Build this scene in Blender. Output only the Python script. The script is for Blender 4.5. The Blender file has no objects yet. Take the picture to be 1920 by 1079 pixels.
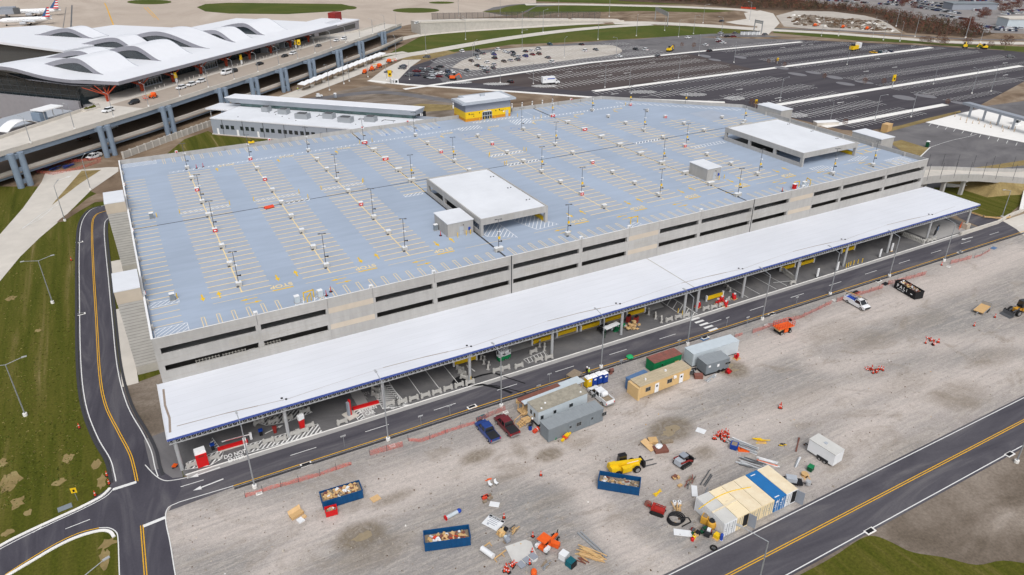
import bpy, math, random
from math import sin, cos, pi, radians
from mathutils import Vector
rnd = random.Random(11)
scn = bpy.context.scene
COL = scn.collection
HC = 80.0; FPX = 1341.0; CXP = 960.0; CYP = 539.5
PIT = math.atan2(CYP+170.0, FPX)
YAW = radians(-28.508)
def G(px, py, z=0.0):
 """survey: the point at height z that stands at photo pixel (px, py)"""
 x = (px-CXP)/FPX; y = -(py-CYP)/FPX
 fy = cos(PIT)+y*sin(PIT); fz = -sin(PIT)+y*cos(PIT)
 t = (z-HC)/fz
 x*=t; fy*=t
 return (x*cos(YAW)-fy*sin(YAW), x*sin(YAW)+fy*cos(YAW))
SPLIT = {'post', 'posts', 'stake', 'pier', 'porch_post', 'canopy_post', 'leg', 'roof_unit', 'roof_vent', 'end_window', 'stall_surface', 'roof_drain', 'wall_sign', 'fork', 'tooth', 'trestle', 'support', 'blue_chair', 'side_box', 'water_tank', 'lift_arm', 'concrete_pad', 'screen', 'panel', 'column', 'pier_brace'}
class MB:
 def __init__(s):s.v = []; s.f = []; s.mi = []; s.m = 0; s.k = 0; s.bl = []
 def face(s, pts):
  n = len(s.v); s.v.extend([tuple(p)for p in pts]); s.f.append(tuple(range(n, n+len(pts)))); s.mi.append(s.m); return s
 def _add(s, vs, fs):
  n = len(s.v); s.v.extend(vs); s.bl.append((n, len(s.f), len(vs), len(fs)))
  for f in fs:s.f.append(tuple(i+n for i in f)); s.mi.append(s.m)
  return s
 def hexa(s, b, t):
  return s._add(list(b)+list(t), [(3, 2, 1, 0), (4, 5, 6, 7), (0, 1, 5, 4), (1, 2, 6, 5), (2, 3, 7, 6), (3, 0, 4, 7)])
 def box(s, x0, y0, z0, x1, y1, z1):
  return s.hexa([(x0, y0, z0), (x1, y0, z0), (x1, y1, z0), (x0, y1, z0)], [(x0, y0, z1), (x1, y0, z1), (x1, y1, z1), (x0, y1, z1)])
 def bx(s, cx, cy, z0, sx, sy, sz, rz=0.0, ts=1.0, tsy=None):
  if tsy is None:tsy = ts
  c, d = cos(rz), sin(rz)
  def P(u, v, z):return (cx+u*c-v*d, cy+u*d+v*c, z)
  h, k = sx/2, sy/2
  return s.hexa([P(-h, -k, z0), P(h, -k, z0), P(h, k, z0), P(-h, k, z0)], [P(-h*ts, -k*tsy, z0+sz), P(h*ts, -k*tsy, z0+sz), P(h*ts, k*tsy, z0+sz), P(-h*ts, k*tsy, z0+sz)])
 def prism(s, poly, z0, z1, cap=True):
  n = len(poly); vs = [(p[0], p[1], z0)for p in poly]+[(p[0], p[1], z1)for p in poly]
  fs = [(i, (i+1)%n, n+(i+1)%n, n+i)for i in range(n)]
  if cap:fs+=[tuple(range(n, 2*n)), tuple(range(n-1, -1, -1))]
  return s._add(vs, fs)
 def yprism(s, prof, y0, y1):
  """profile of (x,z) extruded along y"""
  n = len(prof); vs = [(p[0], y0, p[1])for p in prof]+[(p[0], y1, p[1])for p in prof]
  fs = [(i, n+i, n+(i+1)%n, (i+1)%n)for i in range(n)]+[tuple(range(n)), tuple(range(2*n-1, n-1, -1))]
  return s._add(vs, fs)
 def tube(s, a, b, r, r2=None, n=8):
  a = Vector(a); b = Vector(b); r2 = r if r2 is None else r2
  d = (b-a)
  if d.length<1e-6:return s
  d.normalize(); u = d.orthogonal().normalized(); w = d.cross(u)
  vs = []
  for p, rr in ((a, r), (b, r2)):
   for i in range(n):
    t = 2*pi*i/n; vs.append(tuple(p+u*(cos(t)*rr)+w*(sin(t)*rr)))
  fs = [(i, (i+1)%n, n+(i+1)%n, n+i)for i in range(n)]+[tuple(range(n-1, -1, -1)), tuple(range(n, 2*n))]
  return s._add(vs, fs)
 def path(s, pts, r, n=6):
  for a, b in zip(pts, pts[1:]):s.tube(a, b, r, n=n)
  return s
 def bar(s, a, b, w, h):
  """rectangular bar between two points"""
  a = Vector(a); b = Vector(b); d = (b-a).normalized(); up = Vector((0, 0, 1))
  if abs(d.z)>.95:up = Vector((0, 1, 0))
  u = d.cross(up).normalized(); v = u.cross(d)
  q = lambda p:[tuple(p+u*x*w/2+v*y*h/2)for x, y in ((-1, -1), (1, -1), (1, 1), (-1, 1))]
  return s.hexa(q(a), q(b))
 def lathe(s, prof, n=12, c=(0, 0, 0), ax='z'):
  vs = []; k = len(prof)
  for r, z in prof:
   for i in range(n):
    t = 2*pi*i/n; x, y = r*cos(t), r*sin(t)
    vs.append((c[0]+x, c[1]+y, c[2]+z)if ax=='z' else ((c[0]+x, c[1]+z, c[2]+y)if ax=='y' else (c[0]+z, c[1]+x, c[2]+y)))
  fs = []
  for j in range(k-1):
   for i in range(n):fs.append((j*n+i, j*n+(i+1)%n, (j+1)*n+(i+1)%n, (j+1)*n+i))
  fs+=[tuple(range(n-1, -1, -1)), tuple(range((k-1)*n, k*n))]
  return s._add(vs, fs)
 def blob(s, c, rx, ry, rz, n=8, k=5, jit=0.0):
  vs = []; fs = []
  for j in range(k+1):
   ph = pi*j/k-pi/2
   for i in range(n):
    t = 2*pi*i/n; q = 1+(rnd.random()-.5)*jit
    vs.append((c[0]+rx*cos(ph)*cos(t)*q, c[1]+ry*cos(ph)*sin(t)*q, c[2]+rz*sin(ph)*q))
  for j in range(k):
   for i in range(n):fs.append((j*n+i, j*n+(i+1)%n, (j+1)*n+(i+1)%n, (j+1)*n+i))
  return s._add(vs, fs)
 def flat(s, poly, z):
  return s.face([(p[0], p[1], z)for p in poly])
 def strip(s, pts, w, z=0.0, z2=None):
  """ribbon of width w along a polyline of (x,y) or (x,y,z)"""
  n = len(pts); L = []; Rr = []; s.k+=1; z = z+.0006*(s.k%9)
  for i, p in enumerate(pts):
   a = pts[max(0, i-1)]; b = pts[min(n-1, i+1)]
   dx, dy = b[0]-a[0], b[1]-a[1]; l = math.hypot(dx, dy)or 1; nx, ny = -dy/l, dx/l
   zz = p[2]if len(p)>2 else z
   L.append((p[0]+nx*w/2, p[1]+ny*w/2, zz)); Rr.append((p[0]-nx*w/2, p[1]-ny*w/2, zz))
  k = len(s.v); s.v.extend(L+Rr)
  for i in range(n-1):s.f.append((k+n+i, k+n+i+1, k+i+1, k+i)); s.mi.append(s.m)
  return s
 def wallstrip(s, pts, w, h, z=0.0):
  """solid low wall / kerb of width w and height h along a polyline"""
  n = len(pts); A = []; B = []
  for i, p in enumerate(pts):
   a = pts[max(0, i-1)]; b = pts[min(n-1, i+1)]
   dx, dy = b[0]-a[0], b[1]-a[1]; l = math.hypot(dx, dy)or 1; nx, ny = -dy/l, dx/l
   zz = p[2]if len(p)>2 else z
   A.append((p[0]+nx*w/2, p[1]+ny*w/2, zz)); B.append((p[0]-nx*w/2, p[1]-ny*w/2, zz))
  for i in range(n-1):
   up = lambda q:(q[0], q[1], q[2]+h)
   s.hexa([B[i], B[i+1], A[i+1], A[i]], [up(B[i]), up(B[i+1]), up(A[i+1]), up(A[i])])
  return s
 def build(s, name, mats, parent=None, smooth=False):
  if name in SPLIT and parent is not None and 1<len(s.bl)<=40 and sum(b[3]for b in s.bl)==len(s.f):
   for v0, f0, nv, nf in s.bl:
    q = MB(); q.v = s.v[v0:v0+nv]; q.f = [tuple(i-v0 for i in f)for f in s.f[f0:f0+nf]]; q.mi = s.mi[f0:f0+nf]
    o = q.build(name, mats, parent, smooth)
   return o
  me = bpy.data.meshes.new(name); me.from_pydata(s.v, [], s.f)
  if not isinstance(mats, (list, tuple)):mats = [mats]
  for m in mats:me.materials.append(m)
  if len(mats)>1:me.polygons.foreach_set('material_index', s.mi)
  if smooth:me.polygons.foreach_set('use_smooth', [True]*len(me.polygons))
  me.update()
  o = bpy.data.objects.new(name, me); COL.objects.link(o)
  if parent is not None:o.parent = parent
  return o
def thing(name, label, cat, loc=(0, 0, 0), rz=0.0, group=None):
 o = bpy.data.objects.new(name, None); o.empty_display_size = .3; COL.objects.link(o)
 o.location = (loc[0], loc[1], loc[2]if len(loc)>2 else 0.0); o.rotation_euler = (0, 0, rz)
 return tag(o, label, cat, group)
def tag(o, label, cat, group=None):
 o['label'] = label; o['category'] = cat
 if group:o['group'] = group
 return o
def struct(name, mb, m, **k):
 o = mb.build(name, m, **k); o['kind'] = 'structure'; return o
def dup(root, loc, rz=0.0, label=None, group=None, sc=None):
 r = root.copy(); COL.objects.link(r)
 r.location = (loc[0], loc[1], loc[2]if len(loc)>2 else 0.0); r.rotation_euler = (0, 0, rz)
 if sc:r.scale = (sc, sc, sc)
 if label:r['label'] = label
 if group:r['group'] = group
 for ch in list(root.children):
  c = ch.copy(); COL.objects.link(c); c.parent = r
  for g in list(ch.children):
   d = g.copy(); COL.objects.link(d); d.parent = c
 return r
def ang(p, q):return math.atan2(q[1]-p[1], q[0]-p[0])
def lerp(p, q, t):return tuple(a+(b-a)*t for a, b in zip(p, q))
def dist(p, q):return math.hypot(p[0]-q[0], p[1]-q[1])
def smooth_path(pts, k=6):
 """Catmull-Rom through the given points"""
 P = [pts[0]]+list(pts)+[pts[-1]]; out = []
 for i in range(1, len(P)-2):
  a, b, c, d = P[i-1], P[i], P[i+1], P[i+2]
  for j in range(k):
   t = j/k
   out.append(tuple(.5*(2*b[q]+(c[q]-a[q])*t+(2*a[q]-5*b[q]+4*c[q]-d[q])*t*t+(3*b[q]-a[q]-3*c[q]+d[q])*t**3)for q in range(len(b))))
 out.append(tuple(pts[-1])); return out
def hatch(mb, poly, step, w, th, z, outline=None):
 """parallel painted bars inside a convex-ish polygon"""
 c, s = cos(th), sin(th)
 pr = [(p[0]*c+p[1]*s, -p[0]*s+p[1]*c)for p in poly]
 v0 = min(p[1]for p in pr); v1 = max(p[1]for p in pr); v = v0+step/2
 while v<v1:
  xs = []
  for a, b in zip(pr, pr[1:]+pr[:1]):
   if (a[1]-v)*(b[1]-v)<0:xs.append(a[0]+(b[0]-a[0])*(v-a[1])/(b[1]-a[1]))
  xs.sort()
  for x0, x1 in zip(xs[::2], xs[1::2]):
   if x1-x0>.3:
    mb.face([(x*c-y*s, x*s+y*c, z)for x, y in ((x0, v-w/2), (x1, v-w/2), (x1, v+w/2), (x0, v+w/2))])
  v+=step
 if outline:mb.strip(list(poly)+[poly[0]], outline, z)
def dashes(mb, a, b, w, L, gap, z):
 d = dist(a, b); t = 0
 while t<d:
  mb.strip([lerp(a, b, t/d), lerp(a, b, min(1, (t+L)/d))], w, z); t+=L+gap
def arrow(mb, x, y, rz, L, z, w=.25, hw=.9, hl=1.2):
 c, s = cos(rz), sin(rz)
 P = lambda u, v:(x+u*c-v*s, y+u*s+v*c, z)
 mb.face([P(-L/2, -w/2), P(L/2-hl, -w/2), P(L/2-hl, w/2), P(-L/2, w/2)])
 mb.face([P(L/2-hl, -hw/2), P(L/2, 0), P(L/2-hl, hw/2)])
def text(name, body, size, m, loc, rot=(0, 0, 0), parent=None, sx=1.0, thick=.004):
 cu = bpy.data.curves.new(name, 'FONT'); cu.body = body; cu.size = size; cu.align_x = 'CENTER'; cu.align_y = 'CENTER'; cu.extrude = thick; cu.space_line = .85
 cu.offset = size*.025
 t = bpy.data.objects.new(name+'_curve', cu); COL.objects.link(t)
 dg = bpy.context.evaluated_depsgraph_get(); me = bpy.data.meshes.new_from_object(t.evaluated_get(dg))
 bpy.data.objects.remove(t); bpy.data.curves.remove(cu)
 me.materials.clear(); me.materials.append(m)
 o = bpy.data.objects.new(name, me); COL.objects.link(o); o.location = loc; o.rotation_euler = rot; o.scale = (sx, 1, 1)
 if parent is not None:o.parent = parent
 return o
def S(r, g, b, k=.93):
 f = lambda c:(c/255/12.92 if c<=10 else ((c/255+.055)/1.055)**2.4)*k
 return (min(f(r), .88), min(f(g), .88), min(f(b), .88))
def _node(nt, t, **k):
 n = nt.nodes.new(t)
 for a, b in k.items():setattr(n, a, b)
 return n
def mat(name, col, rough=.7, metal=0.0, var=.12, scale=1.5, col2=None, bump=0.0, bscale=20.0, stretch=(1, 1, 1), spec=.3, detail=4.0, var2=0.0, scale2=.08, alpha=None):
 m = bpy.data.materials.new(name); m.use_nodes = True; nt = m.node_tree; b = nt.nodes['Principled BSDF']
 b.inputs['Roughness'].default_value = rough; b.inputs['Metallic'].default_value = metal; b.inputs['Specular IOR Level'].default_value = spec
 if var==0 and not col2:
  b.inputs['Base Color'].default_value = (*col, 1); return m
 tc = _node(nt, 'ShaderNodeTexCoord'); mp = _node(nt, 'ShaderNodeMapping'); mp.inputs['Scale'].default_value = stretch
 nt.links.new(tc.outputs['Object'], mp.inputs['Vector'])
 nz = _node(nt, 'ShaderNodeTexNoise'); nz.inputs['Scale'].default_value = scale; nz.inputs['Detail'].default_value = detail; nz.inputs['Roughness'].default_value = .65
 nt.links.new(mp.outputs[0], nz.inputs['Vector'])
 rp = _node(nt, 'ShaderNodeValToRGB'); rp.color_ramp.elements[0].position = .3; rp.color_ramp.elements[1].position = .7
 c2 = col2 if col2 else tuple(c*(1-var)for c in col); c1 = col if col2 else tuple(min(.9, c*(1+var))for c in col)
 rp.color_ramp.elements[0].color = (*c2, 1); rp.color_ramp.elements[1].color = (*c1, 1)
 nt.links.new(nz.outputs['Fac'], rp.inputs['Fac']); out = rp.outputs['Color']
 if var2:
  n2 = _node(nt, 'ShaderNodeTexNoise'); n2 .inputs['Scale'].default_value = scale2; n2 .inputs['Detail'].default_value = 5
  nt.links.new(tc.outputs['Object'], n2 .inputs['Vector'])
  mr = _node(nt, 'ShaderNodeMapRange'); mr.inputs['From Min'].default_value = .3; mr.inputs['From Max'].default_value = .7
  mr.inputs['To Min'].default_value = 1-var2; mr.inputs['To Max'].default_value = 1+var2
  nt.links.new(n2 .outputs['Fac'], mr.inputs['Value'])
  mx = _node(nt, 'ShaderNodeMix', data_type='RGBA', blend_type='MULTIPLY'); mx.inputs['Factor'].default_value = 1
  nt.links.new(out, mx.inputs['A']); nt.links.new(mr.outputs[0], mx.inputs['B']); out = mx.outputs['Result']
 nt.links.new(out, b.inputs['Base Color'])
 if bump:
  nb = _node(nt, 'ShaderNodeTexNoise'); nb.inputs['Scale'].default_value = bscale; nb.inputs['Detail'].default_value = 4
  nt.links.new(tc.outputs['Object'], nb.inputs['Vector'])
  bp = _node(nt, 'ShaderNodeBump'); bp.inputs['Strength'].default_value = bump; bp.inputs['Distance'].default_value = .05
  nt.links.new(nb.outputs['Fac'], bp.inputs['Height']); nt.links.new(bp.outputs[0], b.inputs['Normal'])
 return m
def wave_on(m, scale, axis, amt, col):
 """fine repeated ribs / joints as a colour band in the same material"""
 nt = m.node_tree; b = nt.nodes['Principled BSDF']
 tc = _node(nt, 'ShaderNodeTexCoord'); w = _node(nt, 'ShaderNodeTexWave', wave_type='BANDS', bands_direction=axis)
 w.inputs['Scale'].default_value = scale; nt.links.new(tc.outputs['Object'], w.inputs['Vector'])
 rp = _node(nt, 'ShaderNodeMapRange'); rp.inputs['From Min'].default_value = .0; rp.inputs['From Max'].default_value = amt
 nt.links.new(w.outputs['Fac'], rp.inputs['Value'])
 mx = _node(nt, 'ShaderNodeMix', data_type='RGBA')
 l = b.inputs['Base Color'].links
 mx.inputs['A'].default_value = (*col, 1)
 if l:nt.links.new(l[0].from_socket, mx.inputs['B'])
 else :mx.inputs['B'].default_value = b.inputs['Base Color'].default_value
 nt.links.new(rp.outputs[0], mx.inputs['Factor']); nt.links.new(mx.outputs['Result'], b.inputs['Base Color'])
 return m
M = {}
def P(key, rgb, **k):
 M[key] = mat(key, S(*rgb), **k); return M[key]
P('white_membrane', (224, 227, 232), var=.03, scale=.4, var2=.05, scale2=.09, rough=.6)
P('canopy_membrane', (219, 222, 229), var=.03, scale=.35, stretch=(.3, 2.2, 1), var2=.05, scale2=.05, rough=.6)
P('deck', (162, 175, 193), var=.05, scale=.25, stretch=(.35, 2.2, 1), var2=.07, scale2=.05, rough=.75)
P('deck_stall', (166, 175, 189), var=.05, scale=.3, rough=.75)
P('precast', (174, 172, 169), var=.09, scale=.7, stretch=(1.6, 1.6, .35), var2=.09, scale2=.09, rough=.85, detail=7)
P('precast_dark', (172, 168, 160), var=.1, scale=.6, var2=.06, scale2=.12, rough=.85)
P('tan_panel', (196, 184, 168), var=.05, scale=.6, rough=.85)
P('slab_grey', (165, 163, 160), var=.1, scale=.8, rough=.85)
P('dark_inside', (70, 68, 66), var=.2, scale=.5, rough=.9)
P('tower_skin', (186, 184, 180), var=.13, scale=.4, stretch=(1, 1, 2), rough=.6, spec=.4)
wave_on(M['tower_skin'], .5, 'Z', .05, S(95, 92, 88)); wave_on(M['tower_skin'], .62, 'Y', .05, S(95, 92, 88))
P('white_paint', (236, 237, 238), var=.03, scale=3)
P('yellow_line', (230, 208, 160), var=.1, scale=2)
P('yellow_paint', (236, 194, 30), var=.05, scale=3, rough=.5)
P('road_yellow', (226, 172, 44), var=.1, scale=3)
P('road_white', (228, 228, 226), var=.08, scale=2)
P('joint_dark', (62, 62, 66), var=.1, scale=2)
P('blue_trim', (74, 92, 162), var=.05, scale=2, rough=.4)
P('steel', (190, 192, 194), var=.06, scale=2, rough=.45, metal=.3)
P('steel_dark', (92, 94, 97), var=.1, scale=2, rough=.5, metal=.2)
P('pole_dark', (88, 90, 95), var=.1, rough=.5)
P('galv', (168, 172, 176), var=.1, scale=4, rough=.4, metal=.4)
P('pylon_blue', (128, 143, 160), var=.06, scale=.5, rough=.5)
P('conc_light', (205, 199, 190), var=.07, scale=.25, var2=.06, scale2=.04, rough=.9)
P('conc_white', (236, 234, 230), var=.04, scale=.4, rough=.9)
P('conc_wall', (184, 180, 173), var=.1, scale=.5, rough=.9)
P('conc_block', (184, 182, 177), var=.06, scale=3, rough=.8)
P('conc_gutter', (166, 164, 162), var=.06, scale=.5, rough=.9)
P('glass_dark', (42, 50, 54), var=.3, scale=.5, rough=.08, spec=.8)
P('glass_teal', (96, 124, 122), var=.35, scale=.35, rough=.1, spec=.7)
P('car_glass', (28, 32, 36), var=.1, rough=.08, spec=.8)
P('tyre', (34, 33, 33), var=.15, scale=6, rough=.9)
P('rim', (172, 172, 172), var=.05, rough=.35, metal=.6)
P('black', (30, 30, 33), var=.15, scale=4, rough=.6)
P('plastic_black', (42, 43, 46), var=.1, scale=4, rough=.55)
P('red', (204, 26, 30), var=.06, scale=2, rough=.45)
P('red_dark', (140, 44, 40), var=.15, scale=3, rough=.6)
P('red_machine', (168, 46, 40), var=.15, scale=3, rough=.55)
P('orange', (234, 98, 34), var=.08, scale=3, rough=.5)
P('orange_red', (214, 72, 46), var=.1, scale=5, rough=.5)
P('tree_orange', (176, 74, 48), var=.1, scale=2, rough=.6)
P('timber', (204, 168, 118), var=.18, scale=3, stretch=(1, 6, 6), rough=.8)
P('ply', (212, 176, 128), var=.08, scale=2, rough=.8)
P('timber_old', (142, 128, 110), var=.2, scale=3, rough=.9)
P('blue_bin', (8, 72, 120), var=.12, scale=1.5, rough=.5)
P('blue_pot', (18, 62, 150), var=.06, scale=2, rough=.4)
P('blue_bright', (30, 70, 170), var=.08, scale=3, rough=.4)
P('green', (22, 124, 76), var=.12, scale=2, rough=.55)
P('green_dark', (20, 78, 52), var=.15, scale=2, rough=.55)
P('rust_roof', (150, 92, 82), var=.16, scale=1.2, rough=.85, col2=S(118, 84, 76))
P('deck_brown', (126, 82, 70), var=.1, scale=2, rough=.85)
P('office_tan', (216, 184, 132), var=.05, scale=1, rough=.6)
P('office_roof', (186, 172, 146), var=.16, scale=1.0, stretch=(.5, 3, 1), rough=.85)
P('trailer_roof', (158, 152, 138), var=.22, scale=1.2, rough=.9)
P('light_box', (196, 206, 212), var=.05, scale=1, rough=.5)
P('grey_box', (128, 136, 142), var=.05, scale=1, rough=.55)
P('grey_roof', (146, 152, 156), var=.06, scale=1, rough=.6)
P('cont_blue', (40, 114, 176), var=.06, scale=1, rough=.5)
P('cont_blue_old', (88, 118, 156), var=.12, scale=1, rough=.6)
P('cont_cream', (236, 218, 180), var=.05, scale=.8, rough=.6)
P('cont_cream_roof', (238, 226, 200), var=.05, scale=.7, rough=.65, col2=S(226, 208, 176))
P('cont_white', (228, 230, 232), var=.05, scale=.8, rough=.6)
P('cont_grey_roof', (206, 205, 201), var=.06, scale=.6, rough=.65)
P('clad_grey', (150, 156, 166), var=.04, scale=1, rough=.5)
P('clad_light', (176, 182, 190), var=.04, scale=1, rough=.5)
P('terminal_grey', (150, 148, 152), var=.05, scale=.5, rough=.6)
P('fascia_grey', (142, 142, 150), var=.04, scale=.5, rough=.5)
P('white_roof_term', (228, 230, 235), var=.02, scale=.2, rough=.55)
P('stone', (150, 142, 132), var=.25, scale=1.5, rough=.9)
P('cloth_black', (36, 36, 42), var=.15, scale=4, rough=.9)
P('hivis', (196, 226, 60), var=.05, scale=3, rough=.8)
P('skin', (196, 150, 124), var=.05, rough=.7)
P('dark_trouser', (50, 54, 70), var=.15, scale=4, rough=.9)
P('island', (122, 121, 125), var=.08, scale=.5)
P('seam_grey', (200, 203, 208), var=.05, scale=.5)
P('puddle', (150, 136, 112), var=.12, scale=2, rough=.35)
P('rock', (176, 168, 156), var=.2, scale=2, rough=.9)
P('soil', (98, 78, 60), var=.25, scale=1, rough=.95)
CAR = {}
for k, c in dict(white=(236, 238, 240), silver=(184, 188, 194), black=(34, 35, 40), grey=(104, 107, 112), blue=(30, 62, 132), darkblue=(28, 44, 72), red=(140, 28, 34), maroon=(110, 28, 36), yellow=(226, 176, 22), brown=(86, 66, 56), teal=(40, 80, 92)).items():
 CAR[k] = mat('car_paint_'+k, S(*c), var=.02, rough=.28, spec=.6)
def ground_mat(name, stops, scale, warp=2.0, stretch=(1, 1, 1), fine=6.0, fine_amt=.12, bump=.25, rough=.95, rot=0.0):
 m = bpy.data.materials.new(name); m.use_nodes = True; nt = m.node_tree; b = nt.nodes['Principled BSDF']
 b.inputs['Roughness'].default_value = rough; b.inputs['Specular IOR Level'].default_value = .15
 tc = _node(nt, 'ShaderNodeTexCoord'); mp = _node(nt, 'ShaderNodeMapping'); mp.inputs['Scale'].default_value = stretch; mp.inputs['Rotation'].default_value = (0, 0, rot)
 nt.links.new(tc.outputs['Object'], mp.inputs['Vector'])
 n = _node(nt, 'ShaderNodeTexNoise'); n.inputs['Scale'].default_value = scale; n.inputs['Detail'].default_value = 9; n.inputs['Roughness'].default_value = .62; n.inputs['Distortion'].default_value = warp
 nt.links.new(mp.outputs[0], n.inputs['Vector'])
 rp = _node(nt, 'ShaderNodeValToRGB'); els = rp.color_ramp.elements
 els[0].position = stops[0][0]; els[0].color = (*S(*stops[0][1]), 1); els[1].position = stops[-1][0]; els[1].color = (*S(*stops[-1][1]), 1)
 for p, c in stops[1:-1]:e = els.new(p); e.color = (*S(*c), 1)
 nt.links.new(n.outputs['Fac'], rp.inputs['Fac'])
 f = _node(nt, 'ShaderNodeTexNoise'); f.inputs['Scale'].default_value = fine; f.inputs['Detail'].default_value = 6; f.inputs['Roughness'].default_value = .7
 nt.links.new(tc.outputs['Object'], f.inputs['Vector'])
 mr = _node(nt, 'ShaderNodeMapRange'); mr.inputs['From Min'].default_value = .25; mr.inputs['From Max'].default_value = .75; mr.inputs['To Min'].default_value = 1-fine_amt; mr.inputs['To Max'].default_value = 1+fine_amt
 nt.links.new(f.outputs['Fac'], mr.inputs['Value'])
 mx = _node(nt, 'ShaderNodeMix', data_type='RGBA', blend_type='MULTIPLY'); mx.inputs['Factor'].default_value = 1
 nt.links.new(rp.outputs[0], mx.inputs['A']); nt.links.new(mr.outputs[0], mx.inputs['B']); nt.links.new(mx.outputs['Result'], b.inputs['Base Color'])
 if bump:
  bp = _node(nt, 'ShaderNodeBump'); bp.inputs['Strength'].default_value = bump; bp.inputs['Distance'].default_value = .08
  nt.links.new(f.outputs['Fac'], bp.inputs['Height']); nt.links.new(bp.outputs[0], b.inputs['Normal'])
 return m
M['dirt'] = ground_mat('dirt', [(.3, (96, 80, 66)), (.5, (132, 114, 96)), (.7, (160, 146, 128))], .03, fine=.8)
M['lawn'] = ground_mat('lawn', [(.25, (58, 64, 12)), (.42, (76, 80, 22)), (.55, (88, 87, 32)), (.66, (104, 97, 50)), (.78, (150, 134, 98))], .16, warp=.5, stretch=(2.6, .14, 1), fine=2.6, fine_amt=.42, bump=.5)
M['lawn_far'] = ground_mat('lawn_far', [(.25, (62, 76, 22)), (.5, (78, 88, 34)), (.75, (104, 98, 50))], .012, fine=.5, fine_amt=.2)
M['asphalt'] = ground_mat('asphalt', [(.3, (74, 72, 79)), (.5, (88, 86, 92)), (.7, (112, 109, 111))], .12, stretch=(.25, 1.6, 1), fine=3, fine_amt=.1, bump=.12, rough=.85)
M['asphalt_ns'] = ground_mat('asphalt_ns', [(.3, (66, 64, 72)), (.5, (79, 77, 85)), (.7, (102, 100, 104))], .12, stretch=(1.6, .25, 1), fine=3, fine_amt=.1, bump=.12, rough=.85)
M['asphalt_under'] = ground_mat('asphalt_under', [(.3, (96, 95, 97)), (.5, (108, 107, 108)), (.7, (122, 120, 119))], .1, fine=3, fine_amt=.08, bump=.1, rough=.85)
M['asphalt_lot'] = ground_mat('asphalt_lot', [(.3, (66, 63, 69)), (.5, (77, 74, 79)), (.7, (90, 87, 91))], .03, stretch=(.2, 2.5, 1), fine=.8, fine_amt=.06, bump=0, rough=.9)
M['asphalt_brown'] = ground_mat('asphalt_brown', [(.3, (74, 66, 66)), (.5, (84, 76, 75)), (.7, (94, 86, 84))], .03, stretch=(.2, 2.5, 1), fine=.8, fine_amt=.06, bump=0, rough=.9)
M['asphalt_old'] = ground_mat('asphalt_old', [(.3, (98, 96, 98)), (.5, (112, 110, 112)), (.7, (126, 124, 124))], .04, fine=.8, fine_amt=.06, bump=0, rough=.9)
M['apron'] = ground_mat('apron', [(.3, (172, 158, 146)), (.5, (186, 173, 160)), (.7, (196, 184, 172))], .012, stretch=(1, .4, 1), fine=.3, fine_amt=.04, bump=0)
M['lot_conc'] = ground_mat('lot_conc', [(.3, (172, 164, 156)), (.5, (184, 177, 168)), (.7, (194, 188, 180))], .04, fine=.6, fine_amt=.05, bump=0)
M['far_lot'] = ground_mat('far_lot', [(.3, (128, 124, 124)), (.7, (152, 147, 144))], .02, fine=.4, fine_amt=.06, bump=0)
M['brush'] = ground_mat('brush', [(.3, (70, 58, 50)), (.5, (88, 72, 60)), (.7, (104, 86, 70))], .05, fine=.6, fine_amt=.3)
M['straw'] = ground_mat('straw', [(.3, (122, 108, 72)), (.5, (142, 124, 84)), (.7, (156, 142, 100))], .1, fine=1.5, fine_amt=.2)
Z1, Z2, Z3, Z4, Z5, Z6 = .015, .03, .045, .06, .075, .09
def GP(*pts, z=0):return [G(x, y, z)for x, y in pts]
SC = [0]
def sheet(name, poly, m, z):SC[0]+=1; return struct(name, MB().flat(poly, z+.0007*(SC[0]%20)), m)
struct('ground', MB().flat([(-900, -200), (1500, -200), (1500, 1500), (-900, 1500)], 0), M['dirt'])
sheet('lawn', [(-300, 40), (-7.6, 40), (-7.6, 70), (-4.5, 100), (-4.5, 232), (-18, 262), (-60, 285), (-300, 300)], M['lawn'], Z1)
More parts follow.
